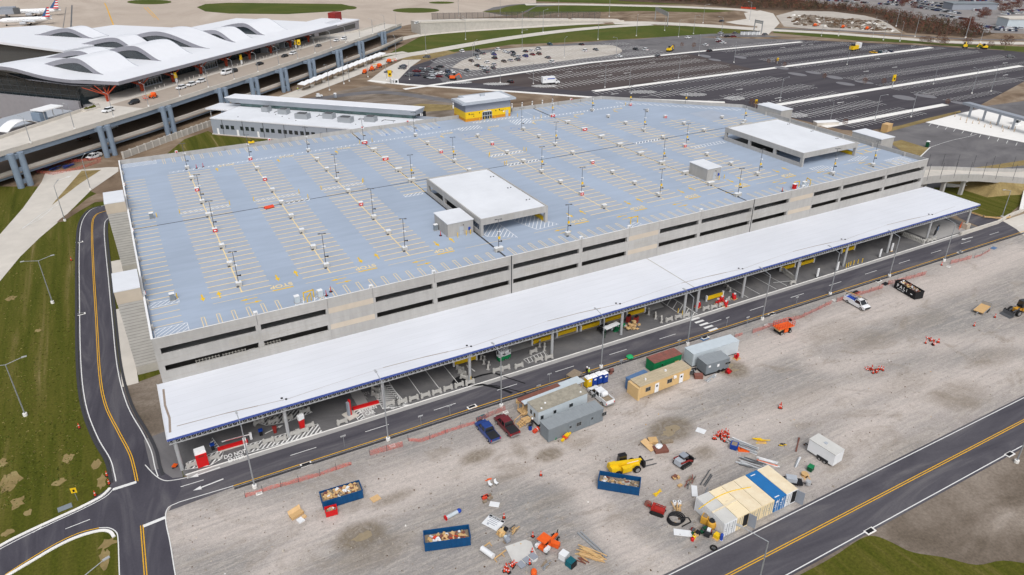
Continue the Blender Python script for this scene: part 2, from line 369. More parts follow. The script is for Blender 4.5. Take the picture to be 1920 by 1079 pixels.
def gravel():
 x0, x1, y0, y1, st = -9.0, 345.0, 44.0, 99.5, .8
 nx = int((x1-x0)/st); ny = int((y1-y0)/st)
 tracks = []
 for pts, w, k in ((((330, 990), (600, 965), (760, 905), (900, 868), (1000, 850), (1150, 790), (1320, 700), (1480, 640), (1660, 572), (1800, 520), (1919, 470)), 4.2, 1.0), (((900, 868), (1060, 885), (1110, 930), (1150, 1000), (1230, 1060), (1330, 1075)), 3.2, .85), (((1050, 860), (1180, 880), (1300, 840), (1420, 790), (1560, 745), (1900, 690)), 4.5, .7), (((1480, 640), (1560, 690), (1700, 650), (1919, 640)), 3.5, .6), (((1590, 830), (1700, 760), (1800, 720), (1919, 690)), 4.5, .75), (((1480, 900), (1600, 850), (1700, 800)), 3, .5), (((500, 1079), (600, 1000), (760, 930), (860, 880)), 3.5, .7)):
  tracks.append((smooth_path([G(*p)for p in pts], 4), w, k))
 damp = [(*G(x, y), rx, ry, k)for x, y, rx, ry, k in ((895, 856, 3.2, 1.6, .8), (1030, 853, 2.6, 1.6, .9), (975, 845, 1.3, 2.6, .5), (1225, 728, 6, 2.2, 1.0), (1270, 705, 4, 1.6, .8), (1258, 806, 4.2, 3, 1.0), (1372, 692, 3.4, 3.2, .9), (676, 1006, 3.6, 2.6, 1.0), (1040, 938, 5, 1.4, .35), (960, 890, 5, 1.2, .45), (1320, 850, 2.5, 1.6, .6), (1560, 620, 9, 4, .35), (1640, 640, 9, 3, .35), (1740, 600, 8, 3, .3), (1800, 740, 7, 4, .4), (1500, 745, 10, 3, .3), (700, 1035, 6, 3, .5), (640, 950, 5, 1.5, .3), (735, 935, 4, 1.2, .6), (1860, 670, 8, 3, .35), (1700, 720, 8, 3, .3), (1130, 760, 3, 1.4, .5), (1090, 832, 3, 1.2, .45), (1165, 975, 4, 2, .3), (1690, 845, 9, 3, .25), (1770, 480, 7, 1.4, .6))]
 grey = [(*G(x, y), rx, ry, k)for x, y, rx, ry, k in ((1010, 975, 10, 8, .95), (760, 820, 12, 3.4, .8), (560, 890, 10, 2.5, .6), (1180, 690, 14, 3, .5), (1500, 580, 22, 2.2, .7), (1420, 880, 12, 5, .7), (1540, 840, 8, 5, .6), (1300, 1030, 8, 5, .8), (1380, 745, 12, 5, .5), (1830, 590, 16, 4, .7), (450, 990, 14, 8, .55), (480, 1060, 14, 8, .6), (1700, 640, 10, 6, .4), (930, 760, 16, 2.4, .5))]
 v = []; f = []; cols = []
 for j in range(ny+1):
  for i in range(nx+1):
   x = x0+i*st; y = y0+j*st
   a = 0.0
   for pl, w, k in tracks:
    best = 1e9
    for p, q in zip(pl, pl[1:]):
     if x<min(p[0], q[0])-9 or x>max(p[0], q[0])+9:continue
     dx, dy = q[0]-p[0], q[1]-p[1]; t = max(0, min(1, ((x-p[0])*dx+(y-p[1])*dy)/(dx*dx+dy*dy+1e-9)))
     d = (x-p[0]-t*dx)**2+(y-p[1]-t*dy)**2
     if d<best:best = d
    if best<200:a = max(a, k*math.exp(-best/(w*w)))
   dd = 0.0
   for cx, cy, rx, ry, k in damp:
    q = ((x-cx)/rx)**2+((y-cy)/ry)**2
    if q<5:dd = max(dd, k*math.exp(-q*q*.8))
   gg = 0.0
   for cx, cy, rx, ry, k in grey:
    q = ((x-cx)/rx)**2+((y-cy)/ry)**2
    if q<6:gg = max(gg, k*math.exp(-q*.8))
   v.append((x, y, Z2)); cols.append((a, dd, gg, 1))
 for j in range(ny):
  for i in range(nx):
   k = j*(nx+1)+i; f.append((k, k+1, k+nx+2, k+nx+1))
 me = bpy.data.meshes.new('gravel_yard'); me.from_pydata(v, [], f)
 at = me.color_attributes.new('wear', 'FLOAT_COLOR', 'POINT'); at.data.foreach_set('color', [c for q in cols for c in q])
 m = bpy.data.materials.new('gravel'); m.use_nodes = True; nt = m.node_tree; b = nt.nodes['Principled BSDF']; b.inputs['Roughness'].default_value = .95; b.inputs['Specular IOR Level'].default_value = .15
 L = nt.links.new
 tc = _node(nt, 'ShaderNodeTexCoord'); at = _node(nt, 'ShaderNodeVertexColor', layer_name='wear'); sp = _node(nt, 'ShaderNodeSeparateColor'); L(at.outputs['Color'], sp.inputs[0])
 def noise(sc, stretch=(1, 1, 1), dist=0.0, det=8, rot=0.0, ro=.6):
  mp = _node(nt, 'ShaderNodeMapping'); mp.inputs['Scale'].default_value = stretch; mp.inputs['Rotation'].default_value = (0, 0, rot); L(tc.outputs['Object'], mp.inputs['Vector'])
  n = _node(nt, 'ShaderNodeTexNoise'); n.inputs['Scale'].default_value = sc; n.inputs['Detail'].default_value = det; n.inputs['Distortion'].default_value = dist; n.inputs['Roughness'].default_value = ro; L(mp.outputs[0], n.inputs['Vector']); return n.outputs['Fac']
 def mr(src, a, b_, c=0.0, d=1.0):
  n = _node(nt, 'ShaderNodeMapRange'); n.inputs['From Min'].default_value = a; n.inputs['From Max'].default_value = b_; n.inputs['To Min'].default_value = c; n.inputs['To Max'].default_value = d; L(src, n.inputs['Value']); return n.outputs[0]
 def mth(op, a, b_):
  n = _node(nt, 'ShaderNodeMath', operation=op, use_clamp=(op!='ADD' or True))
  for i, q in enumerate((a, b_)):
   if isinstance(q, (int, float)):n.inputs[i].default_value = q
   else :L(q, n.inputs[i])
  return n.outputs[0]
 def mix(fac, A, B, bt='MIX'):
  n = _node(nt, 'ShaderNodeMix', data_type='RGBA', blend_type=bt)
  if isinstance(fac, (int, float)):n.inputs['Factor'].default_value = fac
  else :L(fac, n.inputs['Factor'])
  for nm, q in (('A', A), ('B', B)):
   if isinstance(q, tuple):n.inputs[nm].default_value = (*q, 1)
   else :L(q, n.inputs[nm])
  return n.outputs['Result']
 broad = noise(.05, (.45, 1, 1), 1.6, 9); streak = noise(.55, (.09, 1.3, 1), 1.6, 8, .06); streak2 = noise(.5, (.12, 1.5, 1), 2.4, 7, -.5); sw = noise(.35, (1, 1, 1), 4.5, 8)
 base = mix(mr(broad, .36, .66), S(147, 143, 140), S(168, 160, 155))
 pale = mth('MULTIPLY', mr(sp.outputs[0], .05, .7), mr(streak, .3, .6, .4, 1.0))
 base = mix(mth('MULTIPLY', sp.outputs[2], mr(sw, .3, .7, .55, 1.0)), base, S(134, 133, 132))
 base = mix(mth('MULTIPLY', mr(streak2, .46, .66), .55), base, S(190, 182, 172))
 base = mix(mth('MULTIPLY', pale, 1.0), base, S(197, 187, 180))
 base = mix(mth('MULTIPLY', mr(noise(.09, (.6, 1, 1), 2.5, 9), .54, .7), .6), base, S(140, 129, 116))
 base = mix(mth('MULTIPLY', mr(streak, .58, .74), .3), base, S(134, 128, 121))
 sw2 = noise(1.1, (.5, 1.4, 1), 3.0, 7, .35); sw3 = noise(1.0, (.5, 1.4, 1), 3.0, 7, -.6)
 base = mix(mth('MULTIPLY', mr(sw2, .52, .68), .5), base, S(196, 187, 178)); base = mix(mth('MULTIPLY', mr(sw3, .54, .7), .5), base, S(138, 134, 131))
 dm = mth('MULTIPLY', mr(sp.outputs[1], .1, .75), mr(sw, .25, .6, .45, 1.0))
 base = mix(mth('MULTIPLY', dm, .8), base, S(116, 104, 86))
 fine = noise(5.5, (1, 1, 1), 0, 8, 0, .75); fine2 = noise(1.6, (1, 1, 1), .5, 6)
 base = mix(1.0, base, mr(fine, .25, .75, .68, 1.32), 'MULTIPLY'); base = mix(1.0, base, mr(fine2, .3, .7, .92, 1.08), 'MULTIPLY')
 L(base, b.inputs['Base Color'])
 bp = _node(nt, 'ShaderNodeBump'); bp.inputs['Strength'].default_value = .4; bp.inputs['Distance'].default_value = .1
 L(mth('ADD', mth('MULTIPLY', fine, .5), mth('MULTIPLY', streak, .5)), bp.inputs['Height']); L(bp.outputs[0], b.inputs['Normal'])
 me.materials.append(m); me.update(); o = bpy.data.objects.new('gravel_yard', me); COL.objects.link(o); o['kind'] = 'structure'
gravel()
pud = MB()
for kk, (px, py, rx, ry)in enumerate(((1366, 688, 1.6, .7), (1374, 696, 1.8, .6), (1360, 697, 1.2, .4), (1262, 804, 2.0, 1.1), (1254, 812, 1.6, .8), (684, 1006, 1.8, 1.0), (672, 1009, 1.2, .5))):
 c = G(px, py); pud.flat([(c[0]+rx*cos(t*.5236)*rnd.uniform(.55, 1.15), c[1]+ry*sin(t*.5236)*rnd.uniform(.55, 1.15))for t in range(12)], Z3+.001*kk)
struct('dried_puddles', pud, M['puddle'])
M['mud'] = ground_mat('mud', [(.28, (92, 82, 70)), (.44, (116, 105, 94)), (.58, (140, 129, 118)), (.74, (172, 162, 152))], .09, warp=.9, stretch=(.5, 1, 1), fine=2.2, fine_amt=.3, bump=.3)
sheet('bare_ground', [(20, -20), (330, -20), (330, 41.3), (20, 41.3)], M['mud'], Z3)
sheet('grass_corner', smooth_path(GP((1300, 1180), (1440, 1108), (1490, 1084), (1560, 1046), (1612, 1012), (1640, 1006), (1672, 1018), (1710, 1036), (1770, 1046), (1830, 1060), (1880, 1052), (1940, 1060)), 4)+GP((2000, 1240), (1400, 1240)), M['lawn'], Z4)
aspn, aspe = M['asphalt_ns'], M['asphalt']
outer = smooth_path(GP((212, 384), (186, 388), (165, 397), (150, 422), (146, 470), (146, 560), (148, 680), (157, 760), (178, 820), (202, 862), (210, 890), (213, 905)), 5)
inner = smooth_path(GP((228, 405), (205, 410), (198, 432), (206, 520), (214, 600), (224, 690), (243, 760), (272, 812), (288, 845), (295, 875), (301, 893)), 5)
sheet('loop_road', outer+list(reversed(inner)), aspn, Z2)
junction = GP((209, 888), (206, 915), (150, 952), (100, 975), (40, 1003), (0, 1024), (-60, 1060), (-60, 1112), (0, 1086), (60, 1050), (110, 1022), (150, 1004), (188, 994), (212, 995), (222, 1006), (224, 1030), (225, 1085), (220, 1140), (350, 1140), (329, 1085), (319, 1020), (311, 985), (309, 964), (315, 951), (330, 944), (345, 939), (400, 920))+[(-4.4, 101.0), (-6.2, 101.6)]+GP((298, 880), (255, 890))
sheet('junction_road', junction, aspn, Z3)
sheet('front_road', [(-7.5, 94.3), (2, 94.9), (262, 93.2), (300, 93.2), (300, 101.6), (230, 101.6), (206, 100.3), (-4.2, 100.3)], aspe, Z4)
sheet('gutter', [(-4.2, 100.3), (206, 100.3), (206, 101.3), (-4.2, 101.3)], M['conc_gutter'], Z4)
sheet('canopy_pavement', [(-4.6, 101.3), (206, 101.3), (206, 119.3), (-4.6, 119.3)], M['asphalt_under'], Z3)
sheet('diagonal_road', [(20, 41.2), (345, 41.2), (345, 49.6), (20, 49.6)], aspe, Z5)
sheet('rough_verge', [(-13.5, 132), (-4.7, 134), (-4.7, 101.2), (-6.4, 101.4), (-9, 104), (-13, 119)], M['mud'], Z1+.002)
sheet('rubble_verge', [(-9.5, 114), (-4.7, 115), (-4.7, 101.2), (-6.4, 101.4), (-9, 104)], M['asphalt_old'], Z1+.012)
concrete_left = GP((-120, 640), (-60, 500), (0, 440), (43, 391), (78, 342), (85, 325), (160, 318), (202, 314), (222, 314), (222, 322), (170, 358), (120, 408), (75, 446), (38, 482), (0, 528), (-60, 600))
sheet('ramp_road', concrete_left, M['conc_light'], Z3)
sheet('ramp_island', GP((153, 321), (190, 319), (150, 345), (103, 381), (97, 386), (103, 378)), M['straw'], Z4)
sheet('service_path', GP((218, 352), (196, 356), (165, 372), (140, 392), (112, 412), (106, 418), (118, 416), (150, 396), (178, 380), (200, 378), (215, 376)), M['dirt'], Z4)
kerb = MB()
for pts in (GP((207, 916), (190, 932), (150, 953), (100, 976), (40, 1004), (0, 1025), (-60, 1062)), GP((0, 1089), (60, 1053), (110, 1024), (150, 1006), (188, 996), (206, 998), (214, 1008))):
 kerb.wallstrip(smooth_path(pts, 4), .45, .14, Z2)
struct('kerb', kerb, M['conc_white'])
ak = MB()
ak.wallstrip([(p[0]-.3, p[1])for p in outer[4:]], .5, .12, Z2); ak.wallstrip([(p[0]+.35, p[1])for p in inner[2:]], .5, .12, Z2)
ak.wallstrip([(2, 94.45), (262, 92.8)], .4, .12, Z2)
struct('asphalt_kerb', ak, M['joint_dark'])
wk = MB(); wk.wallstrip([(-4.3, 101.36), (206, 101.36)], .18, .1, Z3); struct('canopy_kerb', wk, M['conc_white'])
w = MB(); y = MB(); zz = Z5+.02
w.strip([(p[0]+.35, p[1])for p in outer[3:]], .16, zz); w.strip([(p[0]-.35, p[1])for p in inner[1:]], .16, zz)
mid = smooth_path(GP((200, 396), (180, 404), (173, 425), (175, 500), (181, 600), (187, 700), (198, 760), (222, 810), (243, 850), (252, 880), (257, 904)), 5)
for o_ in (-.16, .16):y.strip([(p[0]+o_, p[1])for p in mid], .14, zz)
for pts in (GP((213, 918), (196, 934), (150, 958), (100, 981), (40, 1010), (0, 1031)), ):w.strip(smooth_path(pts, 4), .15, zz)
y.strip(smooth_path(GP((10, 1079), (60, 1047), (110, 1018), (150, 1000), (186, 991)), 4), .16, zz)
w.strip(smooth_path(GP((186, 991), (205, 991), (219, 1000), (222, 1018), (223, 1045), (225, 1100)), 4), .15, zz)
for o_ in (-.16, .16):y.strip([(p[0]+o_, p[1])for p in GP((266, 986), (275, 1100))], .14, zz)
w.strip([G(212, 919), G(256, 905)], .6, zz); w.strip([G(269, 988), G(311, 971)], .6, zz)
w.strip(smooth_path([(2, 95.15)]+GP((348, 939), (331, 945), (317, 952), (311, 964), (312, 985), (319, 1018), (330, 1085), (340, 1130)), 4), .15, zz)
w.strip(smooth_path([(-9.8, 107), (-8.6, 103.6), (-7.4, 101.6), (-5.8, 100.9), (-4, 100.6)], 4), .15, zz)
for a, b in (((123, 993), (169, 975)), ((339, 914), (382, 901)), ((62, 1000+0), (78, 990))):w.strip([G(*a), G(*b)], .14, zz)
dashes(w, (11.5, 98.0), (262, 96.6), .13, 4.3, 8.5, zz)
y.strip([(2, 95.15), (31, 94.95), (36, 95.1), (262, 93.5)], .16, zz)
arrow(w, *G(385, 887), radians(183), 4.6, zz); arrow(w, *G(391, 910), radians(186), 4.6, zz)
arrow(w, *G(1813, 448), radians(175), 4.5, zz)
for k in range(5):
 c = lerp(G(1303, 599), G(1337, 619), k/4); w.bx(c[0], c[1], zz-.001, 2.4, .62, .002)
w.strip([(20, 49.2), (345, 49.2)], .15, zz); w.strip([(20, 41.6), (345, 41.6)], .15, zz)
for o_ in (-.17, .17):y.strip([(20, 45.35+o_), (345, 45.35+o_)], .14, zz)
w.strip(GP((42, 428), (73, 413), (98, 392)), .2, zz); w.strip(GP((42, 430), (78, 402), (110, 384)), .2, zz); arrow(w, *G(121, 335), radians(40), 6, zz, .35, 1.4, 2)
for x in (33.0, 36.8, 40.6, 44.4):w.strip([(x, 102.2), (x, 118)], .13, zz)
zc = zz
hatch(w, GP((352, 868), (420, 843), (416, 861), (394, 874), (347, 882)), .62, .26, radians(52), zc, .12)
hatch(w, GP((393, 838), (398, 822), (414, 843)), .62, .2, radians(30), zc, .1)
hatch(w, GP((466, 850), (467, 834), (596, 796), (604, 811), (530, 833)), .62, .26, radians(48), zc, .12)
hatch(w, GP((476, 792), (570, 765), (586, 774), (540, 792), (500, 799)), .62, .26, radians(48), zc, .12)
hatch(w, GP((702, 742), (708, 730), (730, 722), (760, 756), (772, 760), (718, 768)), .62, .26, radians(-25), zc, .12)
hatch(w, [(30.6, 101.8), (29.8, 104), (29.7, 112), (31, 114), (33, 102)], .62, .26, radians(-20), zc, .12)
hatch(w, GP((660, 772), (674, 769), (684, 784), (672, 789)), .62, .25, radians(30), zc, .12)
hatch(w, GP((982, 675), (1020, 660), (1028, 668), (990, 682)), .8, .14, radians(80), zc, .12)
hatch(w, [(99.0, 101.8), (102.4, 101.8), (102.4, 117), (99.0, 117)], 1.6, .16, radians(35), zc, .16)
arrow(w, *G(882, 691), radians(100), 3, zc); arrow(w, *G(514, 806), radians(15), 3.4, zc, .2, .7, .9)
for x in (118, 121.6, 127, 130.5):w.strip([(x, 102), (x, 116)], .12, zc)
w.strip([G(1450, 537-6), G(1490, 527)], .14, zc)
struct('white_road_marking', w, M['road_white']); struct('yellow_road_marking', y, M['road_yellow'])
def ground_text(s, px, py, size, m, rz, sx=1.0, z=Z5+.025):
 x, yy = G(px, py); o = text('road_lettering', s, size, m, (x, yy, z), (0, 0, rz), sx=sx, thick=.002); o['kind'] = 'structure'; return o
ground_text('DO NOT\nENTER', 442, 857, 1.4, M['road_white'], 0, .62); ground_text('RETURN\nCAR', 692, 772, 1.4, M['road_white'], 0, .62); ground_text('RETURN\nCAR', 678, 745, 1.4, M['conc_gutter'], 0, .62)
ground_text('STOP', 446, 834, .6, M['red'], 0)
pad = MB(); pad.flat([(57, 108), (98, 108), (100.5, 118.5), (57, 118.5)], Z4); pad.flat([(186, 102), (203, 102), (203, 118), (186, 118)], Z4); pad.flat([(25.4, 101.6), (27.4, 101.6), (27.4, 118), (25.4, 118)], Z4); struct('concrete_pad', pad, M['conc_gutter'])
sp_ = MB()
c = G(868, 716); sp_.flat([(c[0]+2.4*cos(t*.4)*rnd.uniform(.7, 1.1), c[1]+1.9*sin(t*.4)*rnd.uniform(.7, 1.1))for t in range(16)], Z5)
for pts, wd in ((((880, 712), (905, 704), (925, 700), (945, 706)), .5), (((885, 724), (905, 722), (940, 730), (960, 738)), .6), (((925, 700), (960, 712), (985, 720)), .3), (((900, 722), (930, 724), (1000, 742)), .25)):
 sp_.strip([G(*p)for p in pts], wd, Z5+.004)
struct('oil_stain', sp_, M['black'])
sheet('apron', GP((-300, 240), (-500, -30), (1012, -30), (1005, 6), (985, 12), (955, 30), (800, 39), (700, 62), (560, 78), (300, 100), (100, 150), (-300, 240)), M['apron'], Z1)
def ell(px, py, rx, ry, n=20):return [G(px+rx*cos(2*pi*i/n), py+ry*sin(2*pi*i/n))for i in range(n)]
for nm, poly in (('a', GP((369, 14), (385, 8), (430, 5.5), (640, 8), (668, 14), (640, 21), (540, 27), (430, 26), (385, 22))), ('b', ell(780, 20, 44, 4.6)), ('c', ell(828, 5.5, 24, 2.2)), ('d', ell(280, 4.2, 42, 4.5)), ('e', ell(655, 15, 14, 3.5))):
 g = sheet('infield_shoulder', [(p[0]+(p[0]-poly[0][0])*.0, p[1])for p in poly], M['lawn_far'], Z3)
sheet('taxi_shoulder', GP((905, 22), (950, 31), (985, 23), (1030, 12), (1060, 9), (1010, 6), (960, 9), (925, 14)), M['asphalt_old'], Z2)
sheet('infield_grass', GP((903, 22), (945, 28), (968, 29), (998, 15), (1012, 9), (975, 9), (950, 13), (935, 18)), M['lawn_far'], Z3)
sheet('north_grass', GP((1005, 3), (1010, -30), (1260, -30), (1260, 1), (1300, 9), (1180, 8)), M['lawn_far'], Z2)
sheet('bank_grass', GP((1010, 34), (975, 31), (1005, 13), (1060, 11), (1200, 12), (1330, 18), (1380, 21), (1330, 24), (1200, 21), (1040, 25), (1000, 31)), M['lawn_far'], Z2)
pr_ = MB(); pr_.strip(smooth_path(GP((985, 9), (1060, 8.5), (1160, 10.5), (1260, 13), (1330, 16), (1400, 20), (1432, 30), (1436, 45)), 4), 13, Z4); struct('perimeter_road', pr_, M['conc_light'])
tl = MB()
tl.strip(smooth_path(GP((196, 6), (200, 14), (206, 30), (213, 48)), 4), .9, Z3)
tl.strip(GP((270, 14), (290, 34)), .6, Z3); tl.strip(GP((276, 14), (298, 38)), .6, Z3)
struct('taxiway_line', tl, M['road_yellow'])
jd = MB(); jd.strip(GP((135, 10), (133, 55)), 1.1, Z3); jd.strip(GP((118, 55), (124, 14)), .5, Z3); struct('apron_drain', jd, M['steel_dark'])
sheet('bank_lawn', GP((745, 92), (790, 68), (880, 56), (1000, 49), (1160, 46), (1300, 50), (1440, 60), (1432, 66), (1300, 66), (1190, 73), (1060, 80), (960, 84), (880, 95), (830, 100), (760, 108), (700, 118)), M['lawn_far'], Z2)
sheet('east_lawn', GP((1450, 52), (1560, 62), (1760, 82), (1925, 88), (1925, 105), (1880, 94), (1740, 83), (1600, 76), (1450, 62)), M['lawn_far'], Z2)
sheet('entry_lawn', GP((1875, 95), (1960, 96), (1960, 120), (1915, 112)), M['lawn_far'], Z3)
sheet('verge', GP((735, 108), (830, 93), (860, 100), (800, 112), (745, 112)), M['straw'], Z3)
rd = MB()
rd.strip(smooth_path(GP((480, 205), (560, 176), (640, 146), (700, 122), (750, 106), (800, 98), (880, 84), (960, 71), (1060, 58), (1150, 50), (1220, 46)), 5), 11, Z4)
rd.strip(smooth_path(GP((735, 78), (790, 66), (880, 58), (980, 52), (1060, 47), (1130, 43)), 5), 9, Z4)
rd.strip(smooth_path(GP((560, 125), (640, 118), (720, 104), (760, 98)), 5), 6, Z3)
struct('concrete_road', rd, M['conc_light'])
rd = MB(); rd.strip(smooth_path(GP((1150, 43.5), (1220, 43.5), (1320, 48.5), (1430, 56)), 5), 15, Z5); rd.strip(smooth_path(GP((1430, 56), (1560, 63), (1680, 72), (1800, 80), (1990, 82)), 5), 11, Z5); struct('airport_road', rd, M['conc_light'])
rd = MB(); rd.strip(smooth_path(GP((1430, 54), (1560, 57), (1700, 67), (1820, 74), (1990, 76)), 5), 5, Z4); struct('upper_lane', rd, M['asphalt_old'])
lt = MB(); dashes(lt, G(1160, 44), G(1430, 55), .6, 6, 9, Z6); struct('lane_marking', lt, M['road_white'])
sheet('crossing_pad', GP((1395, 25), (1425, 20), (1450, 26), (1462, 44), (1440, 66), (1418, 66), (1420, 50), (1380, 46), (1360, 42), (1400, 36)), M['conc_light'], Z6)
sheet('spur_road', GP((1155, 78), (1230, 71), (1330, 64), (1400, 63), (1470, 70), (1400, 70), (1330, 69), (1240, 75), (1170, 82)), M['asphalt_old'], Z4)
lot = [(117, 374), (131, 356), (199, 288), (247, 249), (254, 210), (257, 190), (262, 184), (300, 182), (334, 184), (470, 222), (520, 225), (505, 266), (478, 302), (422, 360), (365, 404), (312, 420), (246, 424), (198, 430), (176, 418)]
sheet('car_park', lot, M['asphalt_lot'], Z3)
sheet('old_car_park', [(150, 352), (250, 358.5), (420, 353), (422, 360), (365, 404), (312, 420), (246, 424), (198, 430), (176, 418), (160, 395)], M['asphalt_old'], Z4)
sheet('brown_car_park', [(160, 346), (203, 299), (318, 297.5), (318, 355), (250, 357)], M['asphalt_brown'], Z4)
sheet('panel_car_park', smooth_path([(170, 385), (186, 403), (210, 418), (234, 425), (262, 418), (290, 407), (294, 396), (280, 376), (240, 372), (215, 371), (180, 372), (170, 385)], 4), M['lot_conc'], Z5)
sheet('entry_pad', GP((690, 153), (720, 130), (755, 113), (790, 112), (770, 126), (745, 152), (720, 158)), M['conc_light'], Z4)
lm = MB(); sw = MB()
for Y, xa, xb in ((196.2, 254, 335), (232.8, 266, 461), (296.5, 207, 473)):sw.box(xa, Y-1.6, Z3, xb, Y+1.6, .15)
sw.strip([(126, 345.5, .14), (246, 359.5, .14), (325, 357.8, .14), (416, 353, .14)], 3.2)
struct('lot_walkway', sw, M['conc_white'])
sw = MB(); sw.wallstrip([(117, 374), (131, 355), (171, 315.5), (199, 286), (248, 248)], 2.6, .15, Z2); struct('lot_pavement', sw, M['conc_white'])
from bisect import bisect
def inside(p, poly):
 c = False
 for a, b in zip(poly, poly[1:]+poly[:1]):
  if (a[1]>p[1])!=(b[1]>p[1])and p[0]<(b[0]-a[0])*(p[1]-a[1])/(b[1]-a[1])+a[0]:c = not c
 return c
inner_lot = lot
def stalls(Y, s0, s1, xa, xb, z):
 x = xa
 while x<xb:
  if not (313<x<343):
   if inside((x, Y+s0), inner_lot)and inside((x, Y+s1), inner_lot)and inside((x-6, Y+s0), inner_lot):lm.box(x-.13, Y+s0, z-.001, x+.13, Y+s1, z)
  x+=2.75
for (ya, yb)in ((196.2, 232.8), (232.8, 296.5), (296.5, 354)):
 H = yb-ya
 stalls(ya, 1.6, 7, 250, 480, Z6); stalls(yb, -7, -1.6, 200, 480, Z6)
 nrow = 1 if H<40 else 2
 for k in range(nrow):
  yc = ya+H*(k+1)/(nrow+1)
  stalls(yc, -5.6, 5.6, 195, 486, Z6)
  x = 195.0
  while x<486:
   if inside((x, yc), inner_lot)and inside((x+6, yc), inner_lot)and not (309<x<343):lm.box(x, yc-.09, Z6-.001, x+6, yc+.09, Z6+.001)
   x+=6
stalls(196.2, -7, -1.6, 256, 336, Z6)
for yc in (372, 390, 406):stalls(yc, -5, 5, 168, 310, Z6)
stalls(357, 1.6, 7, 168, 410, Z6)
for i in range(26):
 x = rnd.choice([rnd.uniform(206, 300), rnd.uniform(345, 470)]); Y = rnd.choice([205.5, 222, 242.5, 265, 287, 306, 325, 343]);
 if inside((x, Y), inner_lot):arrow(lm, x, Y, rnd.choice([0, pi]), 5, Z6, .5, 1.4, 2)
for px, py, rx, ry in ((1205, 173, 26, 3.2), (1300, 178, 26, 3.4), (1377, 185, 20, 3.8), (1495, 217, 20, 4.5), (860, 155, 25, 2.4), (930, 158, 25, 2.4), (1020, 162, 24, 2.6)):
 hatch(lm, ell(px, py, rx, ry, 14), 1.4 if px>1100 else 1.0, .5, pi/2+.3, Z6)
struct('lot_marking', lm, M['road_white'])
isl = MB()
for px, py, rx, ry in ((1388, 108, 12, 3.4), (1465, 128, 14, 3.4), (1495, 140, 18, 3.4), (1525, 137, 15, 3), (1565, 146, 16, 4), (1585, 158, 18, 3.6), (1620, 155, 18, 2.8), (1695, 184, 22, 5.5), (1735, 181, 22, 3.6), (1800, 194, 18, 3), (1340, 113, 12, 2.5), (1322, 106, 11, 3.4)):
 ry*=.7
 isl.prism([G(px+rx*cos(2*pi*i/16), py+ry*sin(2*pi*i/16)+(rx*cos(2*pi*i/16))*.14)for i in range(16)], Z3, .16)
struct('traffic_island', isl, M['island'])
sheet('plaza_asphalt', [(212, 150), (250, 176), (262, 180), (300, 180.5), (345, 186), (420, 178), (400, 96), (340, 96), (276, 108), (240, 116), (220, 128)], M['asphalt_old'], Z1)
sheet('booth_plaza', GP((1735, 230), (1800, 213), (1842, 204), (1960, 228), (1960, 276), (1920, 268), (1830, 250)), M['conc_white'], Z4)
sheet('plaza_strip', GP((1650, 246), (1740, 222), (1800, 208), (1802, 211), (1740, 228), (1655, 251)), M['straw'], Z4)
sheet('plaza_lawn', GP((1668, 268), (1690, 263), (1735, 277), (1743, 278), (1726, 293), (1690, 283)), M['straw'], Z4)
bl = MB()
for k in range(12):
 a = lerp(G(1746, 232), G(1925, 272), k/11); bl.strip([a, (a[0]-4.5, a[1]-2.0)], .18, Z4)
bl.strip(smooth_path(GP((1743, 277), (1780, 265), (1815, 257), (1832, 252)), 4), .16, Z4); bl.strip(GP((1726, 294), (1744, 277)), .4, Z5)
struct('plaza_marking', bl, M['road_white'])
sheet('bridge_lawn', GP((1740, 372), (1752, 352), (1800, 352), (1880, 360), (1918, 362), (1918, 380), (1890, 404), (1862, 408), (1830, 402), (1800, 390)), M['lawn'], Z2)
sheet('under_road', GP((1790, 402), (1815, 398), (1870, 412), (1892, 420), (1850, 432), (1800, 410)), M['asphalt'], Z3)
sheet('east_road', GP((1880, 415), (1960, 388), (1960, 450), (1925, 448), (1905, 430)), M['conc_light'], Z5)
sheet('bridge_verge', GP((1760, 322), (1850, 312), (1925, 300), (1925, 310), (1860, 318)), M['straw'], Z3)
sheet('rubble_field', GP((1455, 30), (1500, 18), (1600, 24), (1660, 40), (1690, 62), (1560, 58), (1470, 50)), M['lot_conc'], Z2)
sheet('works_yard', GP((520, 220), (640, 170), (700, 160), (860, 188), (860, 222), (700, 234)), M['mud'], Z2)
sheet('works_lane', smooth_path(GP((520, 200), (600, 188), (680, 178), (740, 178), (860, 196), (862, 190), (740, 172), (680, 172), (600, 182), (530, 190)), 3), M['asphalt_old'], Z3)
sheet('works_grass', GP((730, 205), (790, 195), (855, 198), (856, 206), (800, 210), (740, 212)), M['straw'], Z4)
sheet('far_car_park', GP((1500, -30), (1500, 2), (1560, 10), (1640, 18), (1700, 32), (1760, 42), (1820, 60), (1860, 62), (1990, 66), (1990, -30)), M['far_lot'], Z3)
sheet('brush_floor', GP((1160, -30), (1160, 2), (1300, 9), (1400, 17), (1470, 20), (1560, 22), (1640, 32), (1700, 62), (1830, 72), (1870, 62), (1990, 66), (1990, -30)), M['brush'], Z2)
sheet('service_lawn', GP((345, 262), (390, 246), (405, 254), (500, 262), (520, 264), (400, 290), (300, 300)), M['lawn'], Z2)
bp_ = MB()
